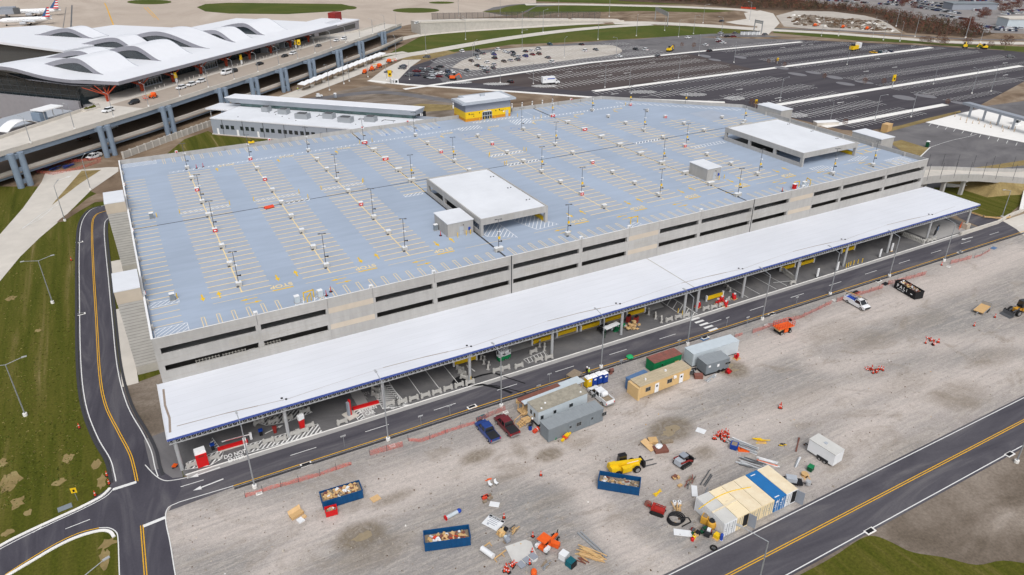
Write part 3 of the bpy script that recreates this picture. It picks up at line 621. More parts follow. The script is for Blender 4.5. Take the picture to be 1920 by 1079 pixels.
for kz, (px, py, rx, ry)in enumerate(((18, 905, 1.7, 3.0), (34, 942, 1.1, 1.8), (6, 868, .8, 1.4), (52, 962, .7, 1.0), (110, 905, 1.2, 1.2), (128, 860, 1.0, 1.4), (190, 905, .9, 2.2), (182, 870, .8, 1.6), (20, 560, 1.4, 1.6), (72, 620, .8, 1.0), (250, 880, .0, .0), (200, 1020, 1.4, 1.2), (196, 1050, .8, 2.6), (15, 1000, 1.0, .8))):
 c = G(px, py)
 if rx:bp_.flat([(c[0]+rx*cos(t*.4488)*rnd.uniform(.45, 1.15), c[1]+ry*sin(t*.4488)*rnd.uniform(.45, 1.15))for t in range(14)], Z1+.012+.0015*kz)
struct('bare_patch', bp_, M['straw'])
X0, X1, YF, YB = -4.6, 202.4, 119.0, 229.4
ZR, ZP = 14.8, 15.9
gar = thing('parking_garage', 'long precast concrete parking garage with pale blue roof deck', 'garage', (0, 0, 0))
outl = [(X0, YF), (X1, YF), (X1, 193.2), (164.5, YB), (X0, YB)]
inn = [(X0+.35, YF+.35), (X1-.35, YF+.35), (X1-.35, 193), (164.3, YB-.35), (X0+.35, YB-.35)]
deck = MB(); deck.prism(inn, ZR-.35, ZR); deck.build('roof_deck', M['deck'], gar)
for z in (11.25, 7.75):
 s = MB(); s.prism([(p[0], p[1])for p in inn], z-.35, z); s.build('floor_slab', M['slab_grey'], gar)
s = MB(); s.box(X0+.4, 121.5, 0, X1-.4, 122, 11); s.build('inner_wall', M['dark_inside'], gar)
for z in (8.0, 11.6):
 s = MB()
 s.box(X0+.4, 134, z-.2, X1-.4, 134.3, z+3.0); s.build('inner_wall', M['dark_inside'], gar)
fx = [-4.6, 12.6, 25.4, 34.2, 47.0, 64.5, 82.0, 95.1, 103.7, 116.4, 133.7, 146.8, 155.2, 166.5, 184.6, 202.4]
solid = {2, 7, 11}
scroll = random.Random(5)
gr = MB()
for i, (a, b)in enumerate(zip(fx, fx[1:])):
 for (z0, z1)in ((13.8, ZP), (10.28, 12.62), (6.6, 9.14)):
  p = MB(); p.box(a+.03, YF, z0, b-.03, YF+.3, z1)
  q = p.build('spandrel_panel', M['precast'], gar)
  gr.box(a+.05, YF-.012, z0+(z1-z0)*.45, b-.05, YF-.002, z0+(z1-z0)*.45+.06)
 if i in solid:
  for (z0, z1)in ((12.62, 13.8), (9.14, 10.28)):
   p = MB(); p.box(a+.03, YF+.02, z0+.01, b-.03, YF+.3, z1-.01); p.build('infill_panel', M['tan_panel'], gar)
 for c in (a, b):
  if i not in solid:pass
for cx, z0 in ((12.4, 10.4), (8, 8.2), (14.2, 8.3), (3.5, 8.3), (9.5, 10.6), (56, 14.2), (60, 10.6), (70, 10.5), (99, 10.5), (134, 10.5)):
 for k in range(8):gr.box(cx-2.2+k*.55, YF-.012, z0+.1, cx-2.2+k*.55+.08, YF-.003, z0+1.6)
 for k in range(4):gr.box(cx-2.2, YF-.013, z0+.2+k*.4, cx+1.8, YF-.004, z0+.25+k*.4)
 x, z = cx+2, z0+.3
 for k in range(6):
  L = scroll.uniform(.6, 1.8); gr.box(x, YF-.012, z, x+L, YF-.003, z+.08); x+=L
  h = scroll.choice([-.35, .35]); h = h if z0-.1<z+h<z0+1.9 else -h
  gr.box(x, YF-.012, min(z, z+h), x+.05, YF-.003, max(z, z+h)); z+=h
gr.build('panel_groove', M['precast_dark'], gar)
for i, x in enumerate(fx):
 c = MB()
 if i==0:c.box(x, YF+.04, 0, x+1.0, YF+.9, 13.79)
 elif i==len(fx)-1:c.box(x-1.0, YF+.04, 0, x, YF+.9, 13.79)
 else :c.box(x-.45, YF+.05, 0, x+.45, YF+.8, 13.79)
 c.build('column', M['precast'], gar)
for x in (64.5, 133.7):
 c = MB(); c.box(x-.1, YF-.05, 6.6, x+.1, YF-.005, ZP+.02); c.build('expansion_joint', M['joint_dark'], gar)
wl = MB(); wl.box(X0, YF+.31, 0, X0+.3, YB, ZP-.02); wl.build('side_wall', M['precast'], gar)
wl = MB()
wl.box(X0+.31, YB-.3, 0, 164.2, YB, ZP+.1); wl.build('rear_wall', M['precast'], gar)
wl = MB(); wl.hexa([(164.2, YB-.35, 0), (X1-.2, 192.9, 0), (X1, 193.2, 0), (164.4, YB, 0)], [(164.2, YB-.35, ZP), (X1-.2, 192.9, ZP), (X1, 193.2, ZP), (164.4, YB, ZP)]); wl.build('angled_wall', M['precast'], gar)
wl = MB()
for (z0, z1)in ((13.8, ZP), (10.28, 12.62), (0, 9.14)):wl.box(X1-.3, YF+.31, z0, X1, 193, z1)
for k in range(5):wl.box(X1-.9, YF+8+k*15, 0, X1-.31, YF+9+k*15, 13.8)
wl.build('end_wall', M['precast'], gar)
cp = MB(); cp.box(X0-.02, YF+.01, ZP-.018, X0+.34, YB, ZP+.06); cp.box(X0+.35, YF-.02, ZP+.001, X1, YF+.16, ZP+.03); cp.build('parapet_coping', M['white_paint'], gar)
st_ = MB()
for x in range(4, 160, 10):st_.box(x, YB-.9, ZR, x+.35, YB-.31, ZP+.02)
for k in range(6):st_.box(X1-.9, 126+k*11, ZR, X1-.31, 126.4+k*11, ZP-.1)
for k in range(10):st_.box(X0+.31, 124+k*10.5, ZR, X0+.75, 124.5+k*10.5, ZP-.05)
st_.build('parapet_bracket', M['precast'], gar)
ROWX = [12.2, 29.5, 46.6, 64.2, 81.4, 98.8, 115.8, 133.3, 150.2, 167.4, 184.6]
ROWY = [134.3, 144.5, 154.6, 164.6, 175.0, 185.0, 195.0, 205.2, 215.4]
zd = ZR+.012
j = MB()
j.box(X0+.4, 174.85, ZR+.001, X1-.4, 175.15, zd);
for x in (64.3, 133.4):j.box(x-.22, YF+.4, ZR+.002, x+.22, YB-.4, zd+.001)
j.build('deck_joint', M['joint_dark'], gar)
yl = MB(); wl = MB(); bay = MB(); yb = MB(); bl = MB()
RAMPS = [(63.6, 132.6, 82.6, 165.4), (165.0, 131.5, 190.2, 165.6)]
def blocked(x, y):
 if any(a-1<x<c+1 and b-1<y<d+1 for a, b, c, d in RAMPS):return True
 if y>191-(x-202)*.97 and x>160:return True
 if 94<x<126 and y>206:return True
 return False
def stall_row(x0, x1, y0, y1, xm=None):
 y = y0; first = True
 while y<y1:
  for a, b in (((x0, xm-.12), (xm+.12, x1))if xm else ((x0, x1), )):
   if not blocked(a, y)and not blocked(b, y):yl.box(a, y-.14, zd-.001, b, y+.14, zd+.006)
  y+=2.44
 if xm:
  y = y0
  while y<y1:
   if not blocked(xm, y):yl.box(xm-.13, y-.3, zd-.001, xm+.13, min(y+2.14, y1), zd+.007)
   y+=2.44
for i, x in enumerate(ROWX):
 top = 213 if i<8 else (200-(i-8)*8)
 if i==3:stall_row(x-5.6, x+5.6, 166.5, top, x); stall_row(x-5.6, x-.4, 136, 164, None)
 elif i==4:stall_row(x+1.5, x+6, 136, 166, None); stall_row(x-5.6, x+5.6, 168, top, x)
 else :stall_row(x-5.6, x+5.6, 131.6 if i in (0, 1, 2)else 132.0, top, x)
 if not blocked(x, 128.6):yl.box(x-5.6, 129.1, zd-.001, x+5.6, 129.22, zd+.006)
stall_row(X0+.6, .9, 136.2, 214)
for k in range(4):yl.box(X0+.6, 124.9+k*2.44, zd-.001, .9, 125.1+k*2.44, zd+.006)
stall_row(194, 201.6, 134, 186)
for i, x in enumerate(ROWX):
 if i in (3, 4):bay.box(x-5.4, 176, ZR+.001, x+5.4, 212, ZR+.006); continue
 if i==9:continue
 bay.box(x-5.4, 176, ZR+.001, x+5.4, 212 if i<8 else 196, ZR+.006); bay.box(x-5.4, 132, ZR+.001, x+5.4, 174.8, ZR+.006)
bay.build('stall_surface', M['deck_stall'], gar)
x = 4.2
while x<198:
 if not any(a<x<b for a, b in ((19, 25), (97, 101), (148, 158)))and abs(x-64.4)>2 and abs(x-133.4)>2:
  for o_ in (-.28, .28):yl.box(x+o_-.07, 119.8, zd-.001, x+o_+.07, 124.9, zd+.006)
  yl.box(x-.28, 124.75, zd-.001, x+.28, 124.9, zd+.008)
 x+=2.61
x = 7.0
while x<95:
 for o_ in (-.28, .28):yl.box(x+o_-.07, 223.6, zd-.001, x+o_+.07, 228.7, zd+.006)
 x+=2.61
x = 134
while x<160:
 yl.box(x-.1, 223.6, zd-.001, x+.1, 228.7, zd+.006); x+=2.61
yl.build('stall_line', M['yellow_line'], gar)
for k, xa in enumerate([3.4, 20.9, 38, 55.4, 90.2, 107.4, 124.6, 141.8, 159, 194]):
 if k>0:
  arrow(yb, xa-1.4, 134.3, -pi/2, 3, zd, .3, 1.0, 1.4)
 else :arrow(yb, 5.2, 132.6, -pi/2, 3, zd, .3, 1.0, 1.4); arrow(yb, 8.2, 132.4, pi/2, 3, zd, .3, 1.0, 1.4)
 if k>0:arrow(yb, xa+2.4, 134.6, pi/2, 3, zd, .3, 1.0, 1.4)
 if k and xa not in (194, ):
  text('stop_lettering', 'STOP', 1.9, M['yellow_line'], (xa-1.4, 130.6, zd+.004), (0, 0, pi), gar, sx=.95)
  yb.box(xa-3.4, 128.9, zd, xa+.6, 129.3, zd+.003)
 if 2<k<9 or k in (1, 2):
  arrow(yb, xa-1.4, 211, pi/2, 3, zd, .3, 1.0, 1.4); text('stop_lettering', 'STOP', 1.9, M['yellow_line'], (xa+1.6, 213.6, zd+.004), (0, 0, 0), gar, sx=.95)
for xa in ROWX:
 if xa<190 and xa not in (ROWX[3], ):arrow(yb, xa+.6, 127.9, pi, 3.2, zd, .22, .8, 1.3); arrow(yb, xa+1.2, 126.2, 0, 3.2, zd, .22, .8, 1.3)
yb.build('yellow_arrow', M['yellow_paint'], gar)
hatch(wl, [(-3.9, 119.7), (1.5, 119.7), (1.5, 124.2), (-3.9, 124.2)], .75, .14, radians(45), zd, .14)
hatch(wl, [(-4, 133.0), (1.2, 133.0), (1.2, 134.9), (-4, 134.9)], .75, .14, radians(45), zd, .14)
hatch(wl, [(-3.9, 225.2), (5.0, 225.2), (5.0, 228.8), (-3.9, 228.8)], .9, .18, radians(20), zd, .16)
hatch(wl, [(7.3, 213.9), (99, 216.2), (99, 217.2), (7.3, 214.9)], 1.15, .2, radians(60), zd, .12)
hatch(wl, [(122, 216), (166, 216), (166, 217.2), (122, 217.2)], 1.3, .3, radians(60), zd, .12)
for x in (12.2, 29.5, 46.6):hatch(wl, [(x-5.6, 179.6), (x+5.6, 179.6), (x+5.6, 181.2), (x-5.6, 181.2)], .8, .16, radians(40), zd, .12)
hatch(wl, [(93, 184), (104, 184), (104, 186), (93, 186)], .9, .28, radians(50), zd, .14); hatch(wl, [(93.5, 174.2), (104, 174.2), (104, 175.8), (93.5, 175.8)], .9, .28, radians(50), zd+.006, .14); hatch(wl, [(139, 174.2), (149, 174.2), (149, 175.8), (139, 175.8)], .9, .28, radians(50), zd+.006, .14)
hatch(wl, [(30, 174.4), (36.5, 174.4), (36.5, 176.2), (30, 176.2)], .9, .2, radians(45), zd+.006, .14)
hatch(wl, [(58.5, 164.8), (63.4, 164.8), (63.4, 166.6), (58.5, 166.6)], .8, .2, radians(45), zd, .14); hatch(wl, [(152, 162), (165, 162), (165, 164), (152, 164)], 1.2, .22, radians(70), zd, .14)
hatch(wl, [(65.6, 132.6), (71.4, 128.8), (71.4, 140), (65.6, 145)], .9, .16, radians(50), zd, .14)
hatch(wl, [(77.5, 130.6), (83.5, 131.0), (81.5, 135), (79.8, 145), (74.6, 140)], .9, .16, radians(55), zd, .14)
hatch(wl, [(167.6, 131.5), (173, 131.5), (174.5, 129.2), (172, 127.4), (167.6, 128.6)], .9, .18, radians(70), zd, .14); hatch(wl, [(183, 131), (190, 132.6), (192, 131), (187, 129.2)], .9, .18, radians(70), zd, .14)
hatch(wl, [(192.6, 122.0), (200.5, 122.0), (200.5, 126.2), (192.6, 126.2)], 1.1, .3, radians(100), zd, .14)
hatch(wl, [(166.5, 222.8), (200, 191.4), (198.4, 189.8), (165, 221.2)], 1.6, .3, radians(90), zd, .12)
hatch(wl, [(19.6, 119.7), (20.6, 123.6), (22.0, 123.6), (21.2, 119.7)], .7, .13, radians(0), zd, .14); hatch(wl, [(23.2, 119.7), (24.0, 123.0), (26.0, 123.0), (25.6, 119.7)], .8, .13, radians(40), zd, .14)
hatch(wl, [(97.2, 119.7), (98.6, 123.4), (100.6, 123.4), (100.6, 119.7)], .8, .13, radians(20), zd, .14); hatch(wl, [(149.5, 119.8), (150.5, 122.5), (157, 122.5), (157, 119.8)], .9, .13, radians(30), zd, .14)
for x0_ in (72, 77.2, 82.4, 87.6):hatch(wl, [(x0_, 221), (x0_+1.5, 221), (x0_+1.5, 226), (x0_, 226)], .8, .16, radians(30), zd, .12)
for x0_ in (74.6, 79.8, 85, 90.2, 128, 132):wl.box(x0_, 220.6, zd-.001, x0_+.14, 226.4, zd+.004)
hatch(wl, [(97, 214), (105, 214), (105, 217.8), (97, 217.8)], 1, .25, radians(45), zd+.006, .14); hatch(wl, [(105, 220.6), (122, 220.6), (122, 222), (105, 222)], 1, .25, radians(45), zd, .14); hatch(wl, [(117, 212), (124, 212), (124, 218), (117, 218)], 1, .3, radians(45), zd+.006, .14)
for a, b in ((47, 214.5), (55, 214.2), (88, 213.6)):wl.box(a, b-3, zd, a+2.6, b-2.85, zd+.003)
wl.build('white_hatching', M['white_paint'], gar)
M['ada_blue'] = mat('ada_blue', S(70, 130, 210), var=.05)
for x0_ in (73.3, 78.6, 83.8, 89, 92):text('access_symbol', 'E', 1.4, M['ada_blue'], (x0_+.4, 221.5, zd+.004), (0, 0, 0), gar)
for x0_, y0_ in ((96, 206.5), (99.5, 208.5), (96, 209.5), (112, 206), (115, 207.6), (103, 211.5), (113, 209.5)):
 bl.box(x0_, y0_, zd, x0_+2.2, y0_+.16, zd+.003); bl.box(x0_, y0_-1.2, zd, x0_+.14, y0_, zd+.004)
bl.build('accessible_line', M['ada_blue'], gar)
for nm, y0_, y1_, lab in (('t', 135.6, 144.1, 'tall metal clad tower with white roof at the front left of the garage'), ('u', 185.8, 194.4, 'tall metal clad tower with white roof farther back along the garage')):
 t = thing('clad_tower', lab, 'tower', (-6.9, (y0_+y1_)/2, 0), 0, 'clad towers beside the garage'); h = (y1_-y0_)/2
 s = MB(); s.box(-2.1, -h, .0, 2.28, h, 1.8); s.build('plinth', M['precast_dark'], t)
 s = MB(); s.box(-2.05, -h+.05, 1.8, 2.27, h-.05, 15.6); s.build('cladding', M['tower_skin'], t)
 s = MB(); s.box(-2.1, -h, 15.6, 2.28, h, 18.1); s.build('upper_wall', M['tan_panel'], t)
 s = MB(); s.box(-2.15, -h-.05, 18.1, 2.3, h+.05, 18.3); s.build('tower_roof', M['white_membrane'], t)
 s = MB(); s.box(-5.0, -h-3, .05, -2.2, h+22, .12)if nm=='t' else s.box(-4.6, -h, .05, -2.2, h, .12); s.build('footing_slab', M['conc_light'], t)
def ramp_cover(x0, y0, x1, y1, ztop, lab, nb):
 t = thing('ramp_cover', lab, 'roof shelter', (x0, y0, ZR), 0, 'ramp covers on the garage roof'); L = x1-x0; W = y1-y0; z1 = ztop-ZR; zb = z1-1.5
 s = MB(); s.box(.3, .3, z1-.55, L-.3, W-.3, z1-.25); s.build('roof', M['white_membrane'], t)
 s = MB(); s.box(0, 0, zb, L, .29, z1); s.build('front_beam', M['precast'], t)
 s = MB(); s.box(0, .3, zb, .29, W, z1); s.build('side_beam', M['precast'], t)
 s = MB(); s.box(L-.29, .3, zb, L, W, z1); s.build('side_beam', M['precast'], t)
 s = MB(); s.box(.3, W-.29, zb, L-.3, W, z1); s.build('rear_beam', M['precast'], t)
 for k in range(nb+1):
  for x in (.0, L-.7):
   s = MB(); yy = (W-.9)*k/nb; s.box(x+.02, yy+.02, 0, x+.68, yy+.88, zb-.003); s.build('column', M['precast'], t)
 for x in (.05, L-.3):
  s = MB(); s.box(x, .9, .003, x+.25, W-.9, 1.1); s.build('guard_wall', M['precast'], t)
 s = MB(); s.box(L-.55, 1, .003, L-.31, W*.55, .95); s.build('yellow_guard', M['yellow_paint'], t)
 s = MB(); s.box(.6, W*.45, .02, L-.6, W-1, .06); s.build('ramp_opening', M['black'], t)
 s = MB()
 for k in range(3):s.blob((L-2.2, W*(.2+.3*k), z1-.2), .22, .22, .1); s.blob((L-1.4, W*(.2+.3*k), z1-.2), .2, .2, .1)
 s.build('roof_drain', M['black'], t)
 s = MB();
 for k in range(7):s.box(L*.3+k*.5, -.012, zb+.3, L*.3+k*.5+.05, -.002, z1-.3); s.box(L*.62+k*.5, -.012, zb+.3, L*.62+k*.5+.05, -.002, z1-.3)
 for k in range(3):s.box(L*.3, -.013, zb+.4+k*.35, L*.3+3.2, -.003, zb+.45+k*.35); s.box(L*.62, -.013, zb+.4+k*.35, L*.62+3.2, -.003, zb+.45+k*.35)
 s.build('panel_groove', M['precast_dark'], t)
 return t
ramp_cover(64.4, 133.2, 81.9, 164.6, 18.9, 'large white topped ramp cover near the middle front of the garage roof', 3)
ramp_cover(166.4, 133.3, 189.4, 164.6, 18.9, 'large white topped ramp cover at the right end of the garage roof', 3)
def room(name, lab, x0, y0, x1, y1, z0, h, rz=0, door='y'):
 t = thing(name, lab, 'equipment room', (x0, y0, z0), rz, 'small concrete rooms on the garage roof'); L = x1-x0; W = y1-y0
 s = MB(); s.box(0, 0, 0, L, W, h-.18); s.build('wall', M['precast'], t)
 s = MB(); s.box(-.15, -.15, h-.18, L+.15, W+.15, h); s.build('roof', M['white_membrane'], t)
 s = MB(); s.box(L*.45, -.07, .02, L*.45+1.0, -.01, 2.1); d = s.build('door', M['clad_light'], t)
 s = MB(); s.box(L*.45+.8, -.12, 1.0, L*.45+.9, -.07, 1.12); s.build('handle', M['black'], d)
 s = MB(); s.box(L*.8, -.16, .9, L*.8+.5, -.01, 1.6); s.build('panel_box', M['blue_bright'], t)
 s = MB(); s.tube((L*.6, -.05, 2.5), (L*.6, -.35, 2.45), .08); s.build('wall_lamp', M['black'], t)
 return t
room('equipment_room', 'grey equipment room beside the middle ramp cover', 57.6, 136.1, 63.9, 143.6, ZR, 3.4)
room('equipment_room', 'free standing concrete equipment room on the open right half of the roof', 134.6, 137.4, 139.4, 144.6, ZR, 3.4)
room('rooftop_stair_house', 'concrete stair house at the back right parapet of the roof', 202.5, 175, 208, 186, 9, 8.6)
room('rooftop_stair_house', 'concrete stair house outside the right parapet near the bridge', 202.5, 135, 208.5, 145.5, 8.2, 9.4)
for o_ in [o for o in COL.objects if o.name.startswith('rooftop_stair_house')]:o_['category'] = 'stair house'; o_['group'] = 'stair houses at the right parapet'
lob = thing('elevator_lobby', 'grey and yellow elevator lobby at the rear edge of the roof', 'lobby', (103.2, 223.6, ZR))
s = MB(); s.box(0, 0, 0, 17.6, 9.5, 1.0); s.build('base_wall', mat('ochre_base', S(206, 140, 40), var=.1), lob)
s = MB(); s.box(-.03, -.03, 1.0, 17.63, 9.5, 3.3); s.build('yellow_band', M['yellow_paint'], lob)
m_ = mat('lobby_siding', S(150, 154, 166), var=.04); wave_on(m_, 1.6, 'X', .3, S(128, 132, 142))
s = MB(); s.box(0, 0, 3.3, 17.6, 9.5, 6.0); s.build('siding', m_, lob)
s = MB(); s.prism([(-1.6, -1.3), (19.2, -1.3), (19.2, 10.4), (2, 10.4), (2, 8), (-1.6, 8)], 6.0, 6.7); s.build('roof_edge', M['clad_light'], lob)
s = MB(); s.prism([(0, 0), (17.6, 0), (17.6, 9), (3, 9), (3, 6.8), (0, 6.8)], 6.7, 6.74); s.build('roof', M['white_membrane'], lob)
s = MB(); s.bx(9.5, 6, 6.74, 1.6, 1.1, .8); s.build('roof_unit', M['clad_light'], lob)
d = MB(); d.box(6.4, -.12, .02, 10.2, -.04, 2.7); d = d.build('entrance_door', M['steel'], lob)
for k in range(4):
 for zz_ in (.2, 1.5):
  s = MB(); s.box(6.55+k*.92, -.16, zz_, 7.3+k*.92, -.121, zz_+1.05); s.build('pane', M['glass_dark'], d)
s = MB(); s.box(6.9, -.5, 2.85, 9.6, -.04, 3.0); s.build('entrance_canopy', M['white_paint'], lob)
s = MB(); s.box(15.6, -.1, .02, 16.7, -.035, 2.3); s.build('side_door', M['clad_light'], lob)
s = MB()
for x, z, a in ((1.2, 2.3, .5), (5.2, 2.4, .4), (11.6, 2.4, .4), (13.0, 2.5, .5), (3.0, 1.5, .35), (8.4, 3.05, .25)):s.box(x, -.06, z, x+a*.8, -.035, z+a)
for x in (1.9, 13.6):s.box(x, -.06, 2.45, x+1.4, -.035, 2.53); s.box(x, -.06, 2.25, x+1.4, -.035, 2.33)
s.build('wall_sign', M['black'], lob)
s = MB(); s.box(14.6, -.06, 1.9, 15.2, -.035, 2.1); s.box(14.8, -.062, 1.7, 15.0, -.036, 2.3); s.build('cross_sign', M['white_paint'], lob)
def roof_lamp(loc, rz, box_c, lab, arm):
 t = thing('roof_lamp', lab, 'light pole', loc, rz, 'light poles on the garage roof')
 s = MB(); s.tube((0, 0, 1.0), (0, 0, 7.4), .075, .055); s.build('pole', M['pole_dark'], t)
 s = MB(); s.bar((-.5, 0, 7.4), (.5, 0, 7.4), .07, .07); s.bx(-.55, 0, 7.33, .5, .32, .1); s.bx(.55, 0, 7.33, .5, .32, .1); s.build('lamp_head', M['steel_dark'], t)
 s = MB(); s.bx(.0, -.1, 4.6, .7, .08, .1); s.bx(.3, -.12, 4.45, .22, .2, .28); s.build('camera', M['white_paint'], t)
 s = MB(); s.bx(.1, -.16, 2.9, .5, .1, .62); s.build('sign_plate', M['yellow_paint'], t)if box_c else None
 s = MB(); s.bx(.35, -.05, 2.25, .8, .14, .16); s.bx(.62, -.05, 2.2, .22, .3, .26); s.build('side_camera', M['black'], t)
 return t
def block(name, loc, red, lab, grp, big=1.0):
 t = thing(name, lab, 'concrete block', loc, 0, grp)
 s = MB(); s.bx(0, 0, 0, 1.05*big, .8, .9); s.build('block', M['conc_block'], t)
 s = MB(); s.bx(0, 0, .9, 1.12*big, .87, .14, ts=.92); s.build('cap', M['cont_white'], t)
 if red:
  s = MB(); s.bx(0, -.43, .1, .95*big, .06, .7); p = s.build('red_panel', M['red'], t)
  s = MB(); s.bx(0, -.475, .35, .5*big, .02, .25); s.build('label_plate', M['white_paint'], p)
 else :
  s = MB(); s.bx(-.3, -.5, .0, .5, .2, .3); s.build('junction_box', M['steel_dark'], t)
 return t
bw = block('roof_block', (ROWX[0], ROWY[1], ZR), False, 'plain white capped concrete block on the garage roof', 'plain blocks on the garage roof')
br = block('alarm_block', (ROWX[0], ROWY[3], ZR), True, 'concrete block with a red front on the garage roof', 'red fronted blocks on the garage roof')
bj = block('double_block', (64.3, 206.4, ZR), False, 'wide concrete block straddling a roof joint', 'wide blocks on the roof joints', 1.8)
bjr = block('double_alarm_block', (64.3, 196.4, ZR), True, 'wide concrete block with red front on a roof joint', 'wide red fronted blocks on the roof joints', 1.8)
reds = {(0, 3), (0, 6), (1, 8), (1, 6), (2, 3), (4, 6), (5, 1), (5, 6), (6, 3), (9, 6), (8, 3), (9, 8), (8, 99)}
rwide = {(3, 8), (3, 6), (7, 8), (7, 6)}
for i, x in enumerate(ROWX):
 for jn, yv in enumerate(ROWY):
  if (i, jn)in ((0, 1), (0, 3), (3, 7), (3, 6))or blocked(x, yv):continue
  if i==10 and jn>5:continue
  if i in (3, 7):
   dup(bjr if (i, jn)in rwide else bj, (x, yv, ZR))
  else :dup(br if (i, jn)in reds else bw, (x, yv, ZR))
for x, yv in ((64.3, 124.4), (133.6, 124.6)):dup(bj, (x, yv, ZR))
for x, yv in ((81.8, 124.3), (168.8, 124.6), (185, 124.2), (187.5, 177.2)):dup(bw, (x, yv, ZR))
rl = roof_lamp((ROWX[0], ROWY[0], ZR), -.3, False, 'thin dark light pole with twin heads on the left part of the garage roof', 0)
rl2 = roof_lamp((64.3, 124.4, ZR), -.2, True, 'thin dark light pole with twin heads and a yellow sign plate on the garage roof', 0)
for x, yv, k in ((12.2, 164.6, 0), (12.2, 185, 0), (12.2, 215.2, 0), (29.5, 134.5, 0), (29.5, 215.6, 0), (46.6, 134.1, 0), (46.6, 155, 0), (46.6, 185.2, 0), (46.4, 215.2, 0), (64.2, 216, 0), (64.2, 175, 1), (81.0, 184.8, 1), (81.8, 124.3, 1), (98.8, 164.6, 1), (98.8, 144.5, 1), (115.0, 205, 0), (115.8, 184.8, 1), (115.7, 133.8, 1), (133.2, 215.4, 1), (133.4, 154.4, 1), (133.6, 124.6, 1), (149.4, 214.2, 1), (149.8, 184.4, 1), (150.4, 134, 1), (167, 215, 1), (150.4, 164.2, 1), (184.6, 204.5, 1), (187.5, 177.2, 1), (168.8, 124.6, 1), (185, 124.2, 1), (81.5, 216.6, 0)):
 dup(rl2 if k else rl, (x, yv, ZR+.1), -.3+.1*k)
def bollard_pair(loc):
 t = thing('bollard', 'yellow post beside a hatched strip on the garage roof', 'bollard', loc, 0, 'yellow posts on the garage roof')
 s = MB(); s.tube((0, 0, 0), (0, 0, 1.15), .09); s.blob((0, 0, 1.15), .09, .09, .06); s.build('post', M['yellow_paint'], t)
 s = MB(); s.tube((0, 0, 0), (0, 0, .06), .2); s.build('base_plate', M['steel'], t); return t
b0 = bollard_pair((1.0, 134.6, ZR))
for x, yv in ((1.3, 180.4), (6.4, 180.4), (18, 180.4), (23.8, 180.4), (35.2, 180.4), (41, 180.4), (52.2, 180.4), (36.3, 175.6), (52.6, 181), (62.8, 215.9), (67, 216.2), (92.4, 184.4), (93.2, 185.6), (104.6, 185), (105, 184.2), (93, 175.6), (93.8, 175.9), (150, 175.6), (150.6, 174.8), (108, 222.4), (110, 222.4), (112, 222.4), (114, 222.4), (122.4, 221.2), (126, 215.8), (129, 216), (61.8, 135.4), (59.6, 135.2), (62.9, 135.5), (140.2, 136.6), (138.2, 136.4), (166.2, 216.6)):
 dup(b0, (x, yv, ZR))
def goal(loc, lab, rz=0):
 t = thing('height_barrier', lab, 'barrier', loc, rz)
 s = MB(); s.tube((-1, 0, 0), (-1, 0, 1.7), .1); s.tube((1, 0, 0), (1, 0, 1.7), .1); s.build('posts', M['yellow_paint'], t)
 s = MB(); s.bar((-1, 0, 1.6), (1, 0, 1.6), .12, .2); s.build('top_bar', M['yellow_paint'], t); return t
goal((22.6, 121.0, ZR), 'yellow steel frame by the front parapet between two grey cabinets', 1.0); goal((22.9, 122.6, ZR), 'second yellow steel frame just behind the first at the front parapet', .2)
goal((99.4, 123.0, ZR), 'small yellow frame with hatching by the middle front parapet'); goal((152, 122.2, ZR), 'yellow frame around cabinets at the right front parapet'); goal((156.5, 122.2, ZR), 'yellow frame farther right at the right front parapet', 1.2)
def cabinet(loc, lab, rz=.1, c='light_box'):
 t = thing('cabinet', lab, 'cabinet', loc, rz); s = MB(); s.bx(0, 0, .1, .9, .7, 1.3); s.build('body', M[c], t); s = MB(); s.bx(0, 0, 1.4, 1.0, .8, .12, ts=.9); s.build('lid', M['white_paint'], t); s = MB(); s.bx(0, 0, 0, 1.1, .9, .1); s.build('base', M['conc_gutter'], t)
cabinet((20.6, 122.2, ZR), 'grey cabinet left of the yellow frame at the front parapet'); cabinet((25.0, 122.4, ZR), 'grey cabinet right of the yellow frame at the front parapet'); cabinet((150.6, 121.6, ZR), 'red fronted cabinet by the right front parapet', 0, 'red'); cabinet((154.2, 121.6, ZR), 'grey cabinet inside the right yellow frame', 0)
cabinet((.2, 134.4, ZR), 'grey louvred cabinet on the hatched strip by the left parapet', 0, 'grey_box'); cabinet((.2, 180.2, ZR), 'grey cabinet on the far hatched strip by the left parapet', 0, 'grey_box'); cabinet((56.9, 141.4, ZR), 'grey cabinet behind the equipment room', 0, 'grey_box')
t = thing('barricade_board', 'orange striped board lying on the roof joint', 'barricade', (26.2, 174.0, ZR), .2); s = MB(); s.bx(0, 0, .1, 2.4, 1.3, .5, ts=.9, tsy=.1); s.build('board', M['orange_red'], t); s = MB(); s.bx(0, -.6, .02, 2.2, .5, .08); s.build('foot', M['black'], t)
def pcam(loc, lab, c):
 t = thing('parapet_box', lab, 'camera box', loc, 0, 'boxes fixed on the parapet'); s = MB(); s.bx(0, 0, 0, .7, .5, .6); s.build('housing', M['white_paint'], t); s = MB(); s.bx(0, -.28, .1, .5, .08, .4); s.build('front', M[c], t); return t
pw = pcam((12.6, 119.2, ZP+.06), 'small white box on the garage parapet', 'steel'); prd = pcam((11, 229.2, ZP+.1), 'small white box with a red face on the garage parapet', 'red')
for x, yv in ((47, 119.2), (82, 119.2), (116.4, 119.2), (151, 119.2), (34, 119.2), (95, 119.2)):dup(pw, (x, yv, ZP+.04))
for k in range(3):dup(prd, (X0+.3, 137+k*34, ZP+.07), pi/2)
for x in (38, 68, 84, 150):dup(prd, (x, 229.2, ZP+.1))
